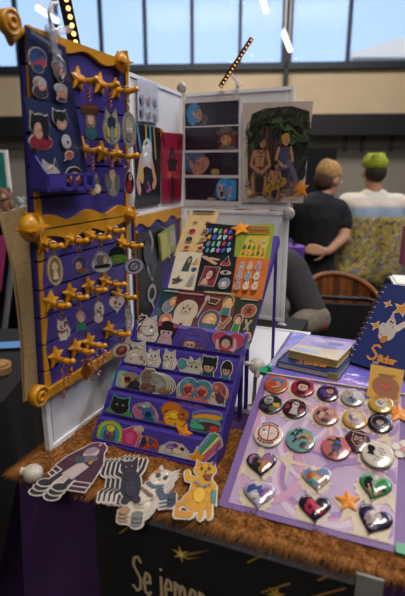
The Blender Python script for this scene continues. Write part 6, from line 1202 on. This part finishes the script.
x, y = hit(372, 363, FRN); m = M(); paint(m, write('book', x, y, .007, .0012, '#a8a4a8', 0, .05), 1, 1, .0018); m.build('subtitle', r)
for x in (.05, BW_ - .05):
    m = M(); t_ = BND.pt(x, BH * .62, -.019); f_ = V((t_.x, t_.y, RT.o.z + .002)) + nb * .03; m.cyl(lb @ t_, lb @ f_, .003, .003, steel, 6); m.build('prop_leg', r)
# ================================================================== badge board
r = root('badge_board', 'lilac sloping board covered with round and heart-shaped badges', 'board', BUT.mw(ul, ub)); UH = ut - ub
m = M(); m.rbox((UW / 2, UH / 2, -.005), (UW, UH, .010), lil, .004); m.build('board', r)
lbut = BUT.mw(ul, ub).inverted()
m = M(); m.box((UW / 2, UH - .0015, .0015), (UW, .003, .003), mat('#b5a68c', .4, coat=.3)); m.build('top_edge', r)
for x in (.03, UW - .03):
    m = M(); t_ = BUT.pt(ul + x, ut - .02, -.010); f_ = V((t_.x, t_.y, TZ + .004)) - N_ * .01; m.cyl(lbut @ t_, lbut @ f_, .005, .005, lil, 8); m.build('rear_leg', r)
for (u, v) in ((265, 368), (401, 551)):
    x, y = hit(u, v, BUT); m = M(); m.rbox((min(max(x - ul, .0), UW), min(max(y - ub, .0), UH), .004), (.016, .016, .010), mat('#1f8a64', .4, coat=.3), .003); m.build('corner_clip', r)
SHT = BUT.off(.0008); il = (hit(266, 376, SHT)[0] + hit(232, 507, SHT)[0]) / 2; ir = hit(396, 500, SHT)[0]; ib = ub + .010; it_ = ut - .010; IW, IH = ir - il, it_ - ib
m = M(); m.box((IW / 2 + il - ul, IH / 2 + ib - ub, .0005), (IW, IH, .0006), mat('#a690ae', .35, .06, 20, coat=.25))
pa = []; L1, L2, L3, CR = '#b8a8bc', '#87699c', '#b283a2', '#bdae9c'
def inside(ps): return [(max(0.001, min(IW - .001, x)), max(.001, min(IH - .001, y))) for x, y in ps]
def spiral(cx, cy, r0, r1, t0, t1, w0, col):
    n = 40; o1, o2 = [], []
    for i in range(n + 1):
        t = t0 + (t1 - t0) * i / n; rr = r0 + (r1 - r0) * i / n; hw = w0 * math.sin(math.pi * min(1, .1 + .8 * i / n)); o1.append((cx + (rr + hw) * math.cos(t), cy + (rr + hw) * math.sin(t))); o2.append((cx + (rr - hw) * math.cos(t), cy + (rr - hw) * math.sin(t)))
    for i in range(n):
        p = inside([o1[i], o1[i + 1], o2[i + 1], o2[i]])
        if abs(sum(p[k][0] * p[(k + 1) % 4][1] - p[(k + 1) % 4][0] * p[k][1] for k in range(4))) > 1e-7: pa.append(('p', p, col))
for k, (fx, fy, r0, r1, t0, t1, w0, cc) in enumerate(((.5, .32, .02, .13, 0, 8.5, .010, L2), (.5, .32, .034, .15, .8, 9, .008, L3), (.5, .32, .05, .17, 2, 9.6, .006, L1), (.78, .60, .015, .12, 2, 10, .010, L3), (.78, .6, .03, .13, 3, 10.6, .006, L1), (.22, .68, .02, .12, 1, 9, .009, L1), (.22, .68, .035, .13, 1.6, 9.4, .007, L3),
    (.72, .87, .01, .11, 0, 8, .008, L2), (.25, .92, .01, .10, 2, 9, .007, L3), (.15, .22, .02, .12, 3, 10, .008, L3), (.85, .18, .02, .12, 3, 11, .008, L2), (.5, .55, .03, .1, 0, 5, .006, L1))):
    spiral(IW * fx, IH * fy, r0, r1, t0, t1, w0, cc)
NBT = len(pa); CRS = []
ROUND = [(276.5, 385.5, 23.5, 'orange rim and blue curls round badge, first in the back row', '#9c4a34', [('e', 0, 0, .8, .8, 0, '#8f5a44'), ('e', .1, .1, .5, .5, 0, '#3f6488'), ('e', -.3, -.2, .4, .4, 0, '#a83a2c'), ('e', .2, -.1, .2, .3, 20, '#b06a4a'), ('l', [(-.4, .4), (0, .5), (.4, .3)], .14, '#5a7a98'), ('l', [(-.3, -.5), (.2, -.4)], .12, '#b09078')]),
 (303, 388.5, 23.5, 'red round badge with a black-haired head', '#8a1830', [('e', 0, .1, .6, .55, 0, '#16141c'), ('e', .05, -.1, .42, .42, 0, '#b0887a'), ('p', [(-.5, .1), (.5, .2), (.4, .5), (-.4, .5)], '#16141c'), ('e', -.05, -.1, .05, .07, 0, '#241820'), ('e', .2, -.1, .05, .07, 0, '#241820'), ('l', [(0, -.3), (.14, -.3)], .05, '#8a3040'), ('p', [(-.4, -.5), (.4, -.5), (.3, -.8), (-.3, -.8)], '#2c1420')]),
 (328, 394, 22, 'purple round badge with a dark-haired face', '#341a44', [('e', .1, .0, .62, .68, 0, '#241430'), ('e', .16, .1, .32, .34, 0, '#a87a6c'), ('p', [(-.2, .2), (.46, .34), (.4, .56), (-.1, .6)], '#1c1024'), ('e', -.4, -.1, .3, .3, 0, '#4a3a78'), ('e', -.1, -.5, .36, .2, 0, '#54386a'), ('e', .1, .1, .04, .06, 0, '#241820'), ('e', .28, .1, .04, .06, 0, '#241820')]),
 (352.5, 398.5, 23, 'pale grey round badge with a white flower', '#8f8c90', [('e', .25, .2, .5, .55, 0, '#b0aaa8'), ('e', -.3, .1, .4, .5, 0, '#9c9286'), ('e', 0, -.4, .4, .24, 0, '#5f7490'), ('e', .2, -.5, .2, .14, 0, '#2c3c5a'), ('e', -.1, -.3, .14, .12, 0, '#2f3f60'), ('l', [(-.5, .4), (-.2, .1)], .08, '#8a7a6a')]),
 (271, 405, 23.5, 'black round badge with a grey skull and yellow flower', '#16151c', [('e', -.25, .25, .38, .46, 0, '#8f8a8a'), ('e', -.36, .3, .09, .1, 0, '#1c1a22'), ('e', -.12, .3, .09, .1, 0, '#1c1a22'), ('p', [(.1, .0), (.7, .2), (.8, -.2), (.4, -.36)], '#a8842a'), ('e', .3, -.5, .3, .26, 0, '#4a5230'), ('e', -.3, -.5, .3, .26, 0, '#2c2a38'), ('e', -.24, -.0, .2, .1, 0, '#6d6a6c')]),
 (295, 409.5, 24.5, 'dark red round badge with a small white ghostly figure', '#2c141c', [('e', 0, .25, .3, .34, 0, '#a89c9a'), ('p', [(-.2, .0), (.24, .0), (.4, -.7), (-.3, -.7)], '#a39694'), ('e', -.08, .28, .06, .08, 0, '#241c22'), ('e', .12, .28, .06, .08, 0, '#241c22'), ('e', -.6, -.1, .2, .24, 0, '#7a2c3c'), ('e', .6, -.2, .2, .24, 0, '#7a2c3c'), ('e', -.5, .4, .14, .14, 0, '#5a2030'), ('e', .5, .4, .14, .14, 0, '#5a2030')]),
 (326, 416.5, 25, 'pink round badge crowded with small figures', '#a06a60', [('e', -.2, .3, .3, .3, 0, '#8a5a58'), ('e', .25, .25, .34, .34, 0, '#b08a80'), ('e', -.3, -.2, .3, .34, 0, '#b0907c'), ('e', .2, -.3, .36, .3, 0, '#9c5a5c'), ('e', -.6, .0, .14, .2, 0, '#2c2c44'), ('e', .0, -.6, .3, .14, 0, '#2f3050'), ('e', .1, .0, .12, .14, 0, '#6a4a5a'), ('e', -.1, .5, .2, .14, 0, '#6d4c60')]),
 (355, 420, 25, 'gold-rimmed round badge with a pale figure', '#b07a2c', [('e', 0, 0, .76, .76, 0, '#a8988a'), ('e', -.1, .2, .4, .36, 0, '#b5a69c'), ('p', [(-.4, -.1), (.3, -.1), (.4, -.6), (-.4, -.6)], '#9c8a90'), ('e', .3, .1, .2, .4, 0, '#b8ab9c'), ('e', -.34, .0, .1, .3, 20, '#6a5a74'), ('l', [(-.2, -.3), (.2, -.2)], .08, '#7a6a84')]),
 (380, 424, 25, 'black round badge with a dark-haired head in a grey ring', '#1a1218', [('e', 0, 0, .74, .72, 0, '#77707c'), ('e', 0, 0, .66, .64, 0, '#1c1c2c'), ('e', .0, .1, .46, .44, 0, '#14131c'), ('e', -.02, -.1, .28, .26, 0, '#b08a78'), ('p', [(-.3, .0), (.3, .06), (.2, .3), (-.2, .3)], '#14131c'), ('e', -.1, -.1, .04, .05, 0, '#221820'), ('e', .08, -.1, .04, .05, 0, '#221820'), ('p', [(-.3, -.36), (.3, -.36), (.4, -.56), (-.4, -.56)], '#3a4a6a')]),
 (381, 405.5, 24.5, 'yellow round badge with a white terrier face under the yellow card', '#b58a24', [('e', 0, 0, .8, .8, 0, '#a88a3a'), ('e', -.05, -.1, .5, .48, 0, '#b0a8a0'), ('p', [(-.5, .0), (-.6, .5), (-.2, .3)], '#a8703a'), ('p', [(.4, .0), (.5, .5), (.1, .3)], '#b0a298'), ('e', -.2, -.04, .07, .08, 0, '#221c20'), ('e', .12, -.04, .07, .08, 0, '#221c20'), ('e', -.04, -.24, .09, .07, 0, '#221c20'), ('l', [(-.5, .5), (.2, .6)], .14, '#b0641c')]),
 (268.5, 435.5, 29, 'white round badge with a red prohibition sign', '#bdb4ac', [('e', 0, .06, .74, .72, 0, '#9c1c24'), ('e', 0, .06, .62, .60, 0, '#b5aca4'), ('p', [(-.1, .72), (.02, .72), (.14, -.62), (.02, -.62)], '#9c1c24')] + [('l', [(.85 * math.cos(t), .06 + .84 * math.sin(t)), (.85 * math.cos(t + .09), .06 + .84 * math.sin(t + .09))], .1, '#1f1c20') for t in [R(q) for q in (50, 62, 74, 88, 100, 112, 124, 225, 240, 255, 268, 282, 295)]]),
 (300.5, 440.5, 29.5, 'teal round badge with dark lettering and a tan creature', '#5f8688', [('l', [(-.5, .5), (-.4, .72), (-.3, .5)], .1, '#1c1c2a'), ('l', [(-.2, .5), (-.2, .75), (0, .7), (-.2, .6), (0, .5)], .1, '#1c1c2a'), ('l', [(-.7, .1), (-.6, .36), (-.45, .1)], .1, '#1c1c2a'), ('l', [(-.36, .12), (-.3, .36), (-.2, .3)], .1, '#1c1c2a'), ('l', [(-.4, -.4), (-.24, -.1)], .12, '#1c1c2a'), ('l', [(-.1, -.1), (.2, .3), (.6, .2), (.66, -.1)], .24, '#a07a50'), ('e', .46, .3, .24, .2, 0, '#a87e54'), ('e', .4, -.5, .34, .24, 0, '#1f1f26'), ('l', [(-.1, -.14), (.1, .1), (.3, .14)], .1, '#3a2c24'), ('e', -.3, -.1, .1, .08, 0, '#2c4a9c')]),
 (336, 448.5, 29.5, 'salmon round badge with a green reptile in violet', '#a85c60', [('l', [(-.1, .34), (-.5, .5), (-.6, .42)], .16, '#2f4428'), ('e', .05, .46, .22, .2, 0, '#2f4428'), ('e', .05, .1, .24, .34, 0, '#324a2c'), ('e', .06, .3, .16, .13, 0, '#4a4cb0'), ('p', [(-.26, -.1), (.3, -.1), (.26, -.36), (-.2, -.36)], '#5a3a9c'), ('l', [(-.1, -.3), (-.24, -.7), (-.36, -.72)], .16, '#2f4428'), ('l', [(.16, -.3), (.26, -.66), (.46, -.7)], .16, '#2f4428'), ('l', [(-.1, .1), (-.3, -.04)], .12, '#2f4428'), ('l', [(.2, .16), (.36, -.04)], .12, '#2f4428'), ('e', .06, .66, .16, .06, 0, '#1c2418')]),
 (358, 442, 27.5, 'dark maroon round badge with a shield and two letters', '#3a1a20', [('p', [(-.5, .46), (.5, .46), (.46, -.2), (0, -.66), (-.46, -.2)], '#8f7a72'), ('p', [(-.42, .36), (.42, .36), (.38, -.16), (0, -.56), (-.38, -.16)], '#3f1e24'), ('l', [(-.24, -.1), (-.24, .26), (-.06, .2), (-.04, -.02), (-.24, -.1)], .09, '#a08a80'), ('l', [(.26, .24), (.1, .22), (.1, .1), (.26, .04), (.24, -.08), (.08, -.08)], .09, '#a08a80'), ('l', [(-.5, .62), (.5, .62)], .12, '#8f7a72'), ('e', 0, -.3, .06, .06, 0, '#8a3a3a')]),
 (377.5, 457, 31.5, 'white round badge with a black profile silhouette and fine script', '#bab2a6', [('e', -.46, .24, .24, .26, 0, '#17161a'), ('e', -.6, .42, .1, .1, 0, '#17161a'), ('p', [(-.5, .1), (-.3, .1), (-.16, -.26), (-.66, -.2)], '#17161a'), ('p', [(-.26, .28), (-.18, .18), (-.28, .1)], '#17161a'), ('l', [(.0, .42), (.3, .4)], .035, '#2c2a2c'), ('l', [(0, .2), (.46, .16)], .035, '#2c2a2c'), ('l', [(.1, -.02), (.4, -.04)], .035, '#2c2a2c'), ('l', [(-.1, -.24), (.1, -.32), (.4, -.3), (.6, -.2)], .04, '#2c2a2c'), ('l', [(-.16, -.52), (.1, -.54)], .035, '#2c2a2c'), ('l', [(.2, -.52), (.5, -.5)], .035, '#2c2a2c')])]
HEARTS = [(261.5, 466, 28, 28, 'black-rimmed heart badge with two embracing dark figures', '#19151c', [('h', 0, 0, 1.66, 1.66, '#7f5a7e'), ('e', -.2, .2, .4, .4, 0, '#2c1c22'), ('e', .3, -.1, .34, .34, 0, '#a86a4a'), ('e', -.4, -.2, .36, .34, 0, '#1f2824'), ('e', .1, -.4, .3, .2, 0, '#8a6a3c'), ('e', -.1, .4, .2, .14, 0, '#1c3c3c'), ('e', -.1, .12, .14, .14, 0, '#8a5a48')], 14),
 (259, 496, 30, 29, 'pale heart badge with blue hair and violet shades', '#9a8ea6', [('e', -.3, .4, .5, .3, 20, '#34437e'), ('p', [(-.8, .0), (-.7, .5), (-.3, .6), (-.6, .1)], '#2f3f7c'), ('e', -.1, -.2, .5, .46, 0, '#a8a4b0'), ('e', .5, .1, .34, .36, 0, '#86608c'), ('e', .1, .16, .2, .16, 0, '#4a4488'), ('e', -.3, -.1, .2, .24, 0, '#b0a8ac'), ('e', .14, -.04, .1, .2, 20, '#57448a')], 10),
 (317, 480, 28, 28, 'blue heart badge with a golden-haired pair', '#b0a294', [('h', 0, 0, 1.74, 1.74, '#5f78a4'), ('e', -.1, .1, .4, .36, 0, '#b0782c'), ('e', 0, -.1, .26, .26, 0, '#b59484'), ('e', -.5, .1, .16, .3, 0, '#9c4a2c'), ('e', .5, -.06, .2, .3, 20, '#a05a2c'), ('e', -.4, -.3, .24, .2, 0, '#3c8a88'), ('e', .3, -.4, .26, .18, 0, '#9c958c'), ('l', [(-.5, .5), (0, .54), (.2, .5)], .1, '#a87a4a')], 12),
 (315, 510, 30, 31, 'black heart badge with pink and red flames', '#191422', [('e', -.2, .3, .3, .36, 20, '#a8324a'), ('e', -.4, -.1, .26, .4, 10, '#8f2440'), ('e', .1, .0, .24, .2, 0, '#b0465a'), ('l', [(.0, -.2), (.3, -.4), (.6, -.2)], .2, '#8f1c4c'), ('e', -.3, .0, .1, .1, 0, '#241420'), ('l', [(.2, -.1), (.4, -.16)], .08, '#6a8a2c'), ('e', .46, .3, .3, .2, 0, '#221c30'), ('l', [(-.3, .5), (-.1, .1), (.2, .1)], .08, '#c0596a')], 10),
 (374.5, 489, 30, 27, 'green heart badge with two black-haired figures', '#2c7a48', [('e', -.4, .2, .3, .44, 0, '#17181a'), ('e', .5, -.16, .26, .26, 0, '#17161a'), ('e', .5, -.4, .2, .2, 0, '#a8766a'), ('p', [(-.7, -.3), (-.2, -.3), (0, -.8), (-.4, -.6)], '#8a6a60'), ('l', [(-.2, .3), (.0, -.2), (.2, -.6)], .12, '#a88a80'), ('l', [(-.4, .0), (-.2, -.4)], .1, '#b08a7c'), ('l', [(.1, -.5), (.6, -.6)], .16, '#b08a7c')], -6),
 (373.5, 522, 32, 33, 'dark violet heart badge with a white-haired figure', '#1f1a34', [('e', -.1, .3, .56, .46, 0, '#2c2850'), ('e', -.05, .2, .44, .42, 0, '#aaa19c'), ('e', -.16, -.06, .3, .26, 0, '#b09a94'), ('e', -.4, .0, .16, .3, 0, '#8a7a84'), ('e', .0, -.4, .34, .24, 0, '#8f8088'), ('e', .3, -.1, .16, .3, 0, '#3a3450'), ('e', -.2, -.06, .04, .06, 0, '#2a2030'), ('l', [(-.2, -.5), (.1, -.3), (.2, -.6)], .08, '#2c2434')], -14)]
scal = lambda x, y, r_, n=14: [(x + (r_ + .0022 * math.cos(n * 2 * math.pi * i / 84)) * math.cos(2 * math.pi * i / 84), y + (r_ + .0022 * math.cos(n * 2 * math.pi * i / 84)) * math.sin(2 * math.pi * i / 84)) for i in range(84)]
for b in ROUND + HEARTS:
    x, y = hit(b[0], b[1], SHT); rr = (hit(b[0] + b[2] / 2, b[1], SHT)[0] - hit(b[0] - b[2] / 2, b[1], SHT)[0]) / 2
    if b[0] in (302.9, 336, 300.5, 268.5, 358): continue
    pa.append(('p', inside(scal(x - il - .004, y - ib - .002, rr * 1.18)), CR))
for (u, v, L, a0) in ((262, 456, .055, 10), (290, 462, .05, 0), (350, 512, .06, 60), (392, 500, .05, 110), (360, 535, .05, 30), (240, 470, .04, 80), (330, 425, .05, 15), (388, 440, .05, 20), (382, 540, .04, 150), (300, 400, .04, 70)):
    x, y = hit(u, v, SHT); x -= il; y -= ib
    pa.append(('p', inside([(x + (L if k % 2 == 0 else .011) * (1, .5, .7)[k % 3] * math.cos(R(a0 + 45 * k)), y + (L if k % 2 == 0 else .011) * (1, .5, .7)[k % 3] * math.sin(R(a0 + 45 * k))) for k in range(8)]), '#b8a890'))
paint(m, [(it[0], [(p[0] + il - ul, p[1] + ib - ub) for p in it[1]], it[2]) for it in pa], 1, 1, .0009, .4, .2, .0000022); m.build('printed_sheet', r)
BP = BUT.off(.0022)
def badge_round(u, v, dpx, label, col, art, lift=0):
    x, y = hit(u, v, BP); R_ = (hit(u + dpx / 2, v, BP)[0] - hit(u - dpx / 2, v, BP)[0]) / 2 * 1.05
    rt = root('button_badge', label, 'badge', BP.mw(x, y, lift, R(random.uniform(-8, 8))), 'button badges on the lilac board'); dh = .0032
    dome = lambda a, b: .0042 + dh * max(0, 1 - (a * a + b * b) / (R_ * R_))
    m = M(); prof = [(0, 0), (R_ * .92, 0), (R_ * 1.0, .0012), (R_ * 1.0, .0030), (R_ * .985, .0042)] + [(R_ * k / 10, .0042 + dh * (1 - (k / 10) ** 2)) for k in range(9, -1, -1)]
    m.lathe(prof, mat(col, .22, .05, 60, coat=1.0), 36)
    a2 = []
    for it in busy(art, int(u * 7 + v)):
        ps, c = polys(it)
        for p in ps:
            q = [(min(1, .93 / max(.01, math.hypot(a, b))) * a, min(1, .93 / max(.01, math.hypot(a, b))) * b) for a, b in p]
            q2 = [q[0]]
            for s_ in q[1:]:
                if math.hypot(s_[0] - q2[-1][0], s_[1] - q2[-1][1]) > .004: q2.append(s_)
            if len(q2) > 2: a2.append(('p', q2, c))
    paint(m, a2, R_, R_, .0003, .22, 1.0, .000035, dome); m.build('face', rt)
    m = M(); m.lathe([(R_ * .86, -.0008), (R_ * .97, -.0008), (R_ * 1.012, .001), (R_ * 1.008, .0024), (R_ * .99, .0026)], mat('#8f8a88', .25, .05, 60, metal=.8), 36); m.build('metal_rim', rt)
for b in ROUND:
    badge_round(*b, lift=(.0045 if b[0] == 377.5 else .003 if b[0] == 381 else 0))
def badge_heart(u, v, wpx, hpx, label, col, art, rot):
    x, y = hit(u, v, BP); W = (hit(u + wpx / 2, v, BP)[0] - hit(u - wpx / 2, v, BP)[0]); W *= 1.12; Hh = W * .98
    rt = root('heart_badge', label, 'badge', BP.mw(x, y, 0, R(rot)), 'heart-shaped badges on the lilac board'); h0 = heart(0, 0, 1, 1, 48)
    m = M(); rings = [(.93, .0), (1.0, .0014), (1.0, .0032), (.97, .0044), (.8, .0058), (.5, .0070), (.2, .0074)]; n = len(h0)
    vs = [(a * W * k, b * Hh * k, z) for k, z in rings for a, b in h0] + [(0, 0, .0075)]
    cm = mat(col, .2, .05, 60, coat=1.0); fs = [(j * n + i, j * n + (i + 1) % n, (j + 1) * n + (i + 1) % n, (j + 1) * n + i) for j in range(len(rings) - 1) for i in range(n)] + [((len(rings) - 1) * n + i, (len(rings) - 1) * n + (i + 1) % n, len(vs) - 1) for i in range(n)] + [list(range(n - 1, -1, -1))]
    fs = [f[::-1] for f in fs]; m.add(vs, fs, cm, True)
    rad = []
    for i in range(72):
        t = 2 * math.pi * i / 72; c, s_ = math.cos(t), math.sin(t); best = .1
        for (a, b), (a2, b2) in zip(h0, h0[1:] + h0[:1]):
            den = c * (b2 - b) - s_ * (a2 - a)
            if abs(den) > 1e-9:
                tt_ = (a * (b2 - b) - b * (a2 - a)) / den; uu = (c * b - s_ * a) / den if False else ((a + 0) * s_ - b * c) / (-(a2 - a) * s_ + (b2 - b) * c) if abs(-(a2 - a) * s_ + (b2 - b) * c) > 1e-9 else 9
                if tt_ > 0 and -.001 <= uu <= 1.001: best = max(best, tt_)
        rad.append(best)
    def rel(a, b):
        t = math.atan2(b, a) % (2 * math.pi); return math.hypot(a, b) / rad[int(t / (2 * math.pi) * 72) % 72]
    def dome(a, b):
        k = rel(a / W, b / Hh); z = .0075
        for (k1, z1), (k2, z2) in zip(rings[2:], rings[3:]):
            if k2 <= k <= k1: z = z1 + (z2 - z1) * (k1 - k) / (k1 - k2)
        return z if k <= 1 else .0032
    a2 = []
    for it in busy(art, int(u * 3 + v)):
        ps, c = polys(it)
        for p in ps:
            q = []
            for a, b in p:
                a, b = a / 2, b / 2; k = rel(a, b); f = min(1, .9 / max(k, .01)); q.append((a * f, b * f))
            q2 = [q[0]]
            for s_ in q[1:]:
                if math.hypot(s_[0] - q2[-1][0], s_[1] - q2[-1][1]) > .003: q2.append(s_)
            if len(q2) > 2: a2.append(('p', q2, c))
    paint(m, a2, W, Hh, .0004, .2, 1.0, .000035, dome); m.build('face', rt)
    m = M(); m.tube([(a * W * 1.0, b * Hh * 1.0, .0014) for a, b in h0], .0006, mat('#8f8a88', .25, .05, 60, metal=.8), 6, True); m.build('metal_rim', rt)
for b in HEARTS: badge_heart(*b)
star_magnet(BP.off(-.0005), 348, 501.5, .021, 'orange star lying between the heart badges', 12, 'orange stars on the badge board')
star_magnet(BP.off(-.0005), 399, 414, .026, 'orange star at the right edge of the badge board', 6, 'orange stars on the badge board')
x, y = hit(404, 450, BP); m = M()
for k in range(5): m.prism(ell(.011 * math.cos(R(72 * k + 20)), .011 * math.sin(R(72 * k + 20)), .010, .0085, 72 * k + 20), 0, .002, mat('#bdb5ae', .4, .04, 60))
m.prism(ell(0, 0, .006, .006), 0, .003, mat('#b0707a', .4)); tag(m.build('flower_magnet', None, BP.off(-.0005).mw(x, y)), 'white flower magnet at the right rim of the badge board', 'magnet')
# yellow card leaning above the badges
cb_ = BUT.pt(*hit(380, 397, BUT.off(.004)), .012); yc = Pl(cb_, (E_ + N_ * .0), N_ * math.cos(R(52)) + Z_ * math.sin(R(52)))
q = quad(yc, [(371, 364), (404.5, 370.5), (399, 403), (366.5, 396)]); m = M(); m.prism(q, 0, .0012, mat('#c08f1c', .45, .06, 40, coat=.2)); x, y, W, H = rect(yc, 370, 375, 401, 401)
pr_ = [('e', x, y + .002, W * .46, H * .42, -12, '#8a4a1e'), ('e', x + W * .1, y - H * .22, W * .34, H * .22, -12, '#8a4a1e')] + [('l', [(x - W * .22 + W * .085 * k, y + H * .07 - .0005 * k), (x - W * .17 + W * .085 * k, y + H * .07 - .0005 * k)], .0026, '#b04a24' if k % 2 else '#a83020') for k in range(6)] + [('e', x + W * .02, y + H * .06, .005, .005, 0, '#b02c20'), ('l', [(x - W * .1, y - H * .02), (x + W * .12, y - H * .04)], .0018, '#b05a30')] + [('l', [(x - W * .25 + W * .08 * k, y + H * .5), (x - W * .2 + W * .08 * k, y + H * .5)], .0032, '#8a641c') for k in range(7)]
paint(m, pr_, 1, 1, .0014); tag(m.build('greeting_card', None, yc.mw()), 'yellow card with a brown oval leaning against the navy binder', 'card')
# white connector and clear tube at the back left corner of the board
kc = Pl(at(257, 366, 1.03), (1, 0, 0), V((0, .55, 1))); r = root('panel_connector', 'pale ribbed connector at the back left corner of the badge board', 'connector', kc.mw(), 'round connectors joining the white panels')
m = M(); m.lathe([(0, -.005), (.016, -.005), (.019, 0), (.0175, .004), (0, .006)], mat('#a8a098', .45, .06, 40), 20); m.build('disc', r)
m = M(); m.cyl((-.01, .004, 0), (-.028, .006, 0), .006, .006, mat('#a8a098', .45, .06, 40)); m.cyl((.004, -.012, 0), (-.002, -.026, 0), .006, .005, mat('#a8a098', .45)); m.build('nubs', r)
loc = kc.mw().inverted(); m = M(); m.tube([V((.0, 0, -.002)), loc @ V((kc.o.x, kc.o.y + .03, RZ - .05)), loc @ V((kc.o.x + .0, kc.o.y + .05, TZ + .004))], .005, mat('#a8a098', .45), 8); m.build('stem', r)
r2_ = RT.pt(-.006, .05, .01); r = root('clear_tube', 'clear plastic tube lying beside the books on the riser', 'tube', RT.mw(.006, .01, .0095, R(0)))
m = M(); m.cyl((0, 0, 0), (.012, .15, .0), .008, .008, film('clear_tube_plastic', '#c9d0e6', .35, .06), 12); m.build('tube', r)
m = M(); m.cyl((-.0005, -.005, 0), (0, .004, 0), .0088, .0088, mat('#1f8a64', .4, coat=.3), 12); m.build('end_cap', r)
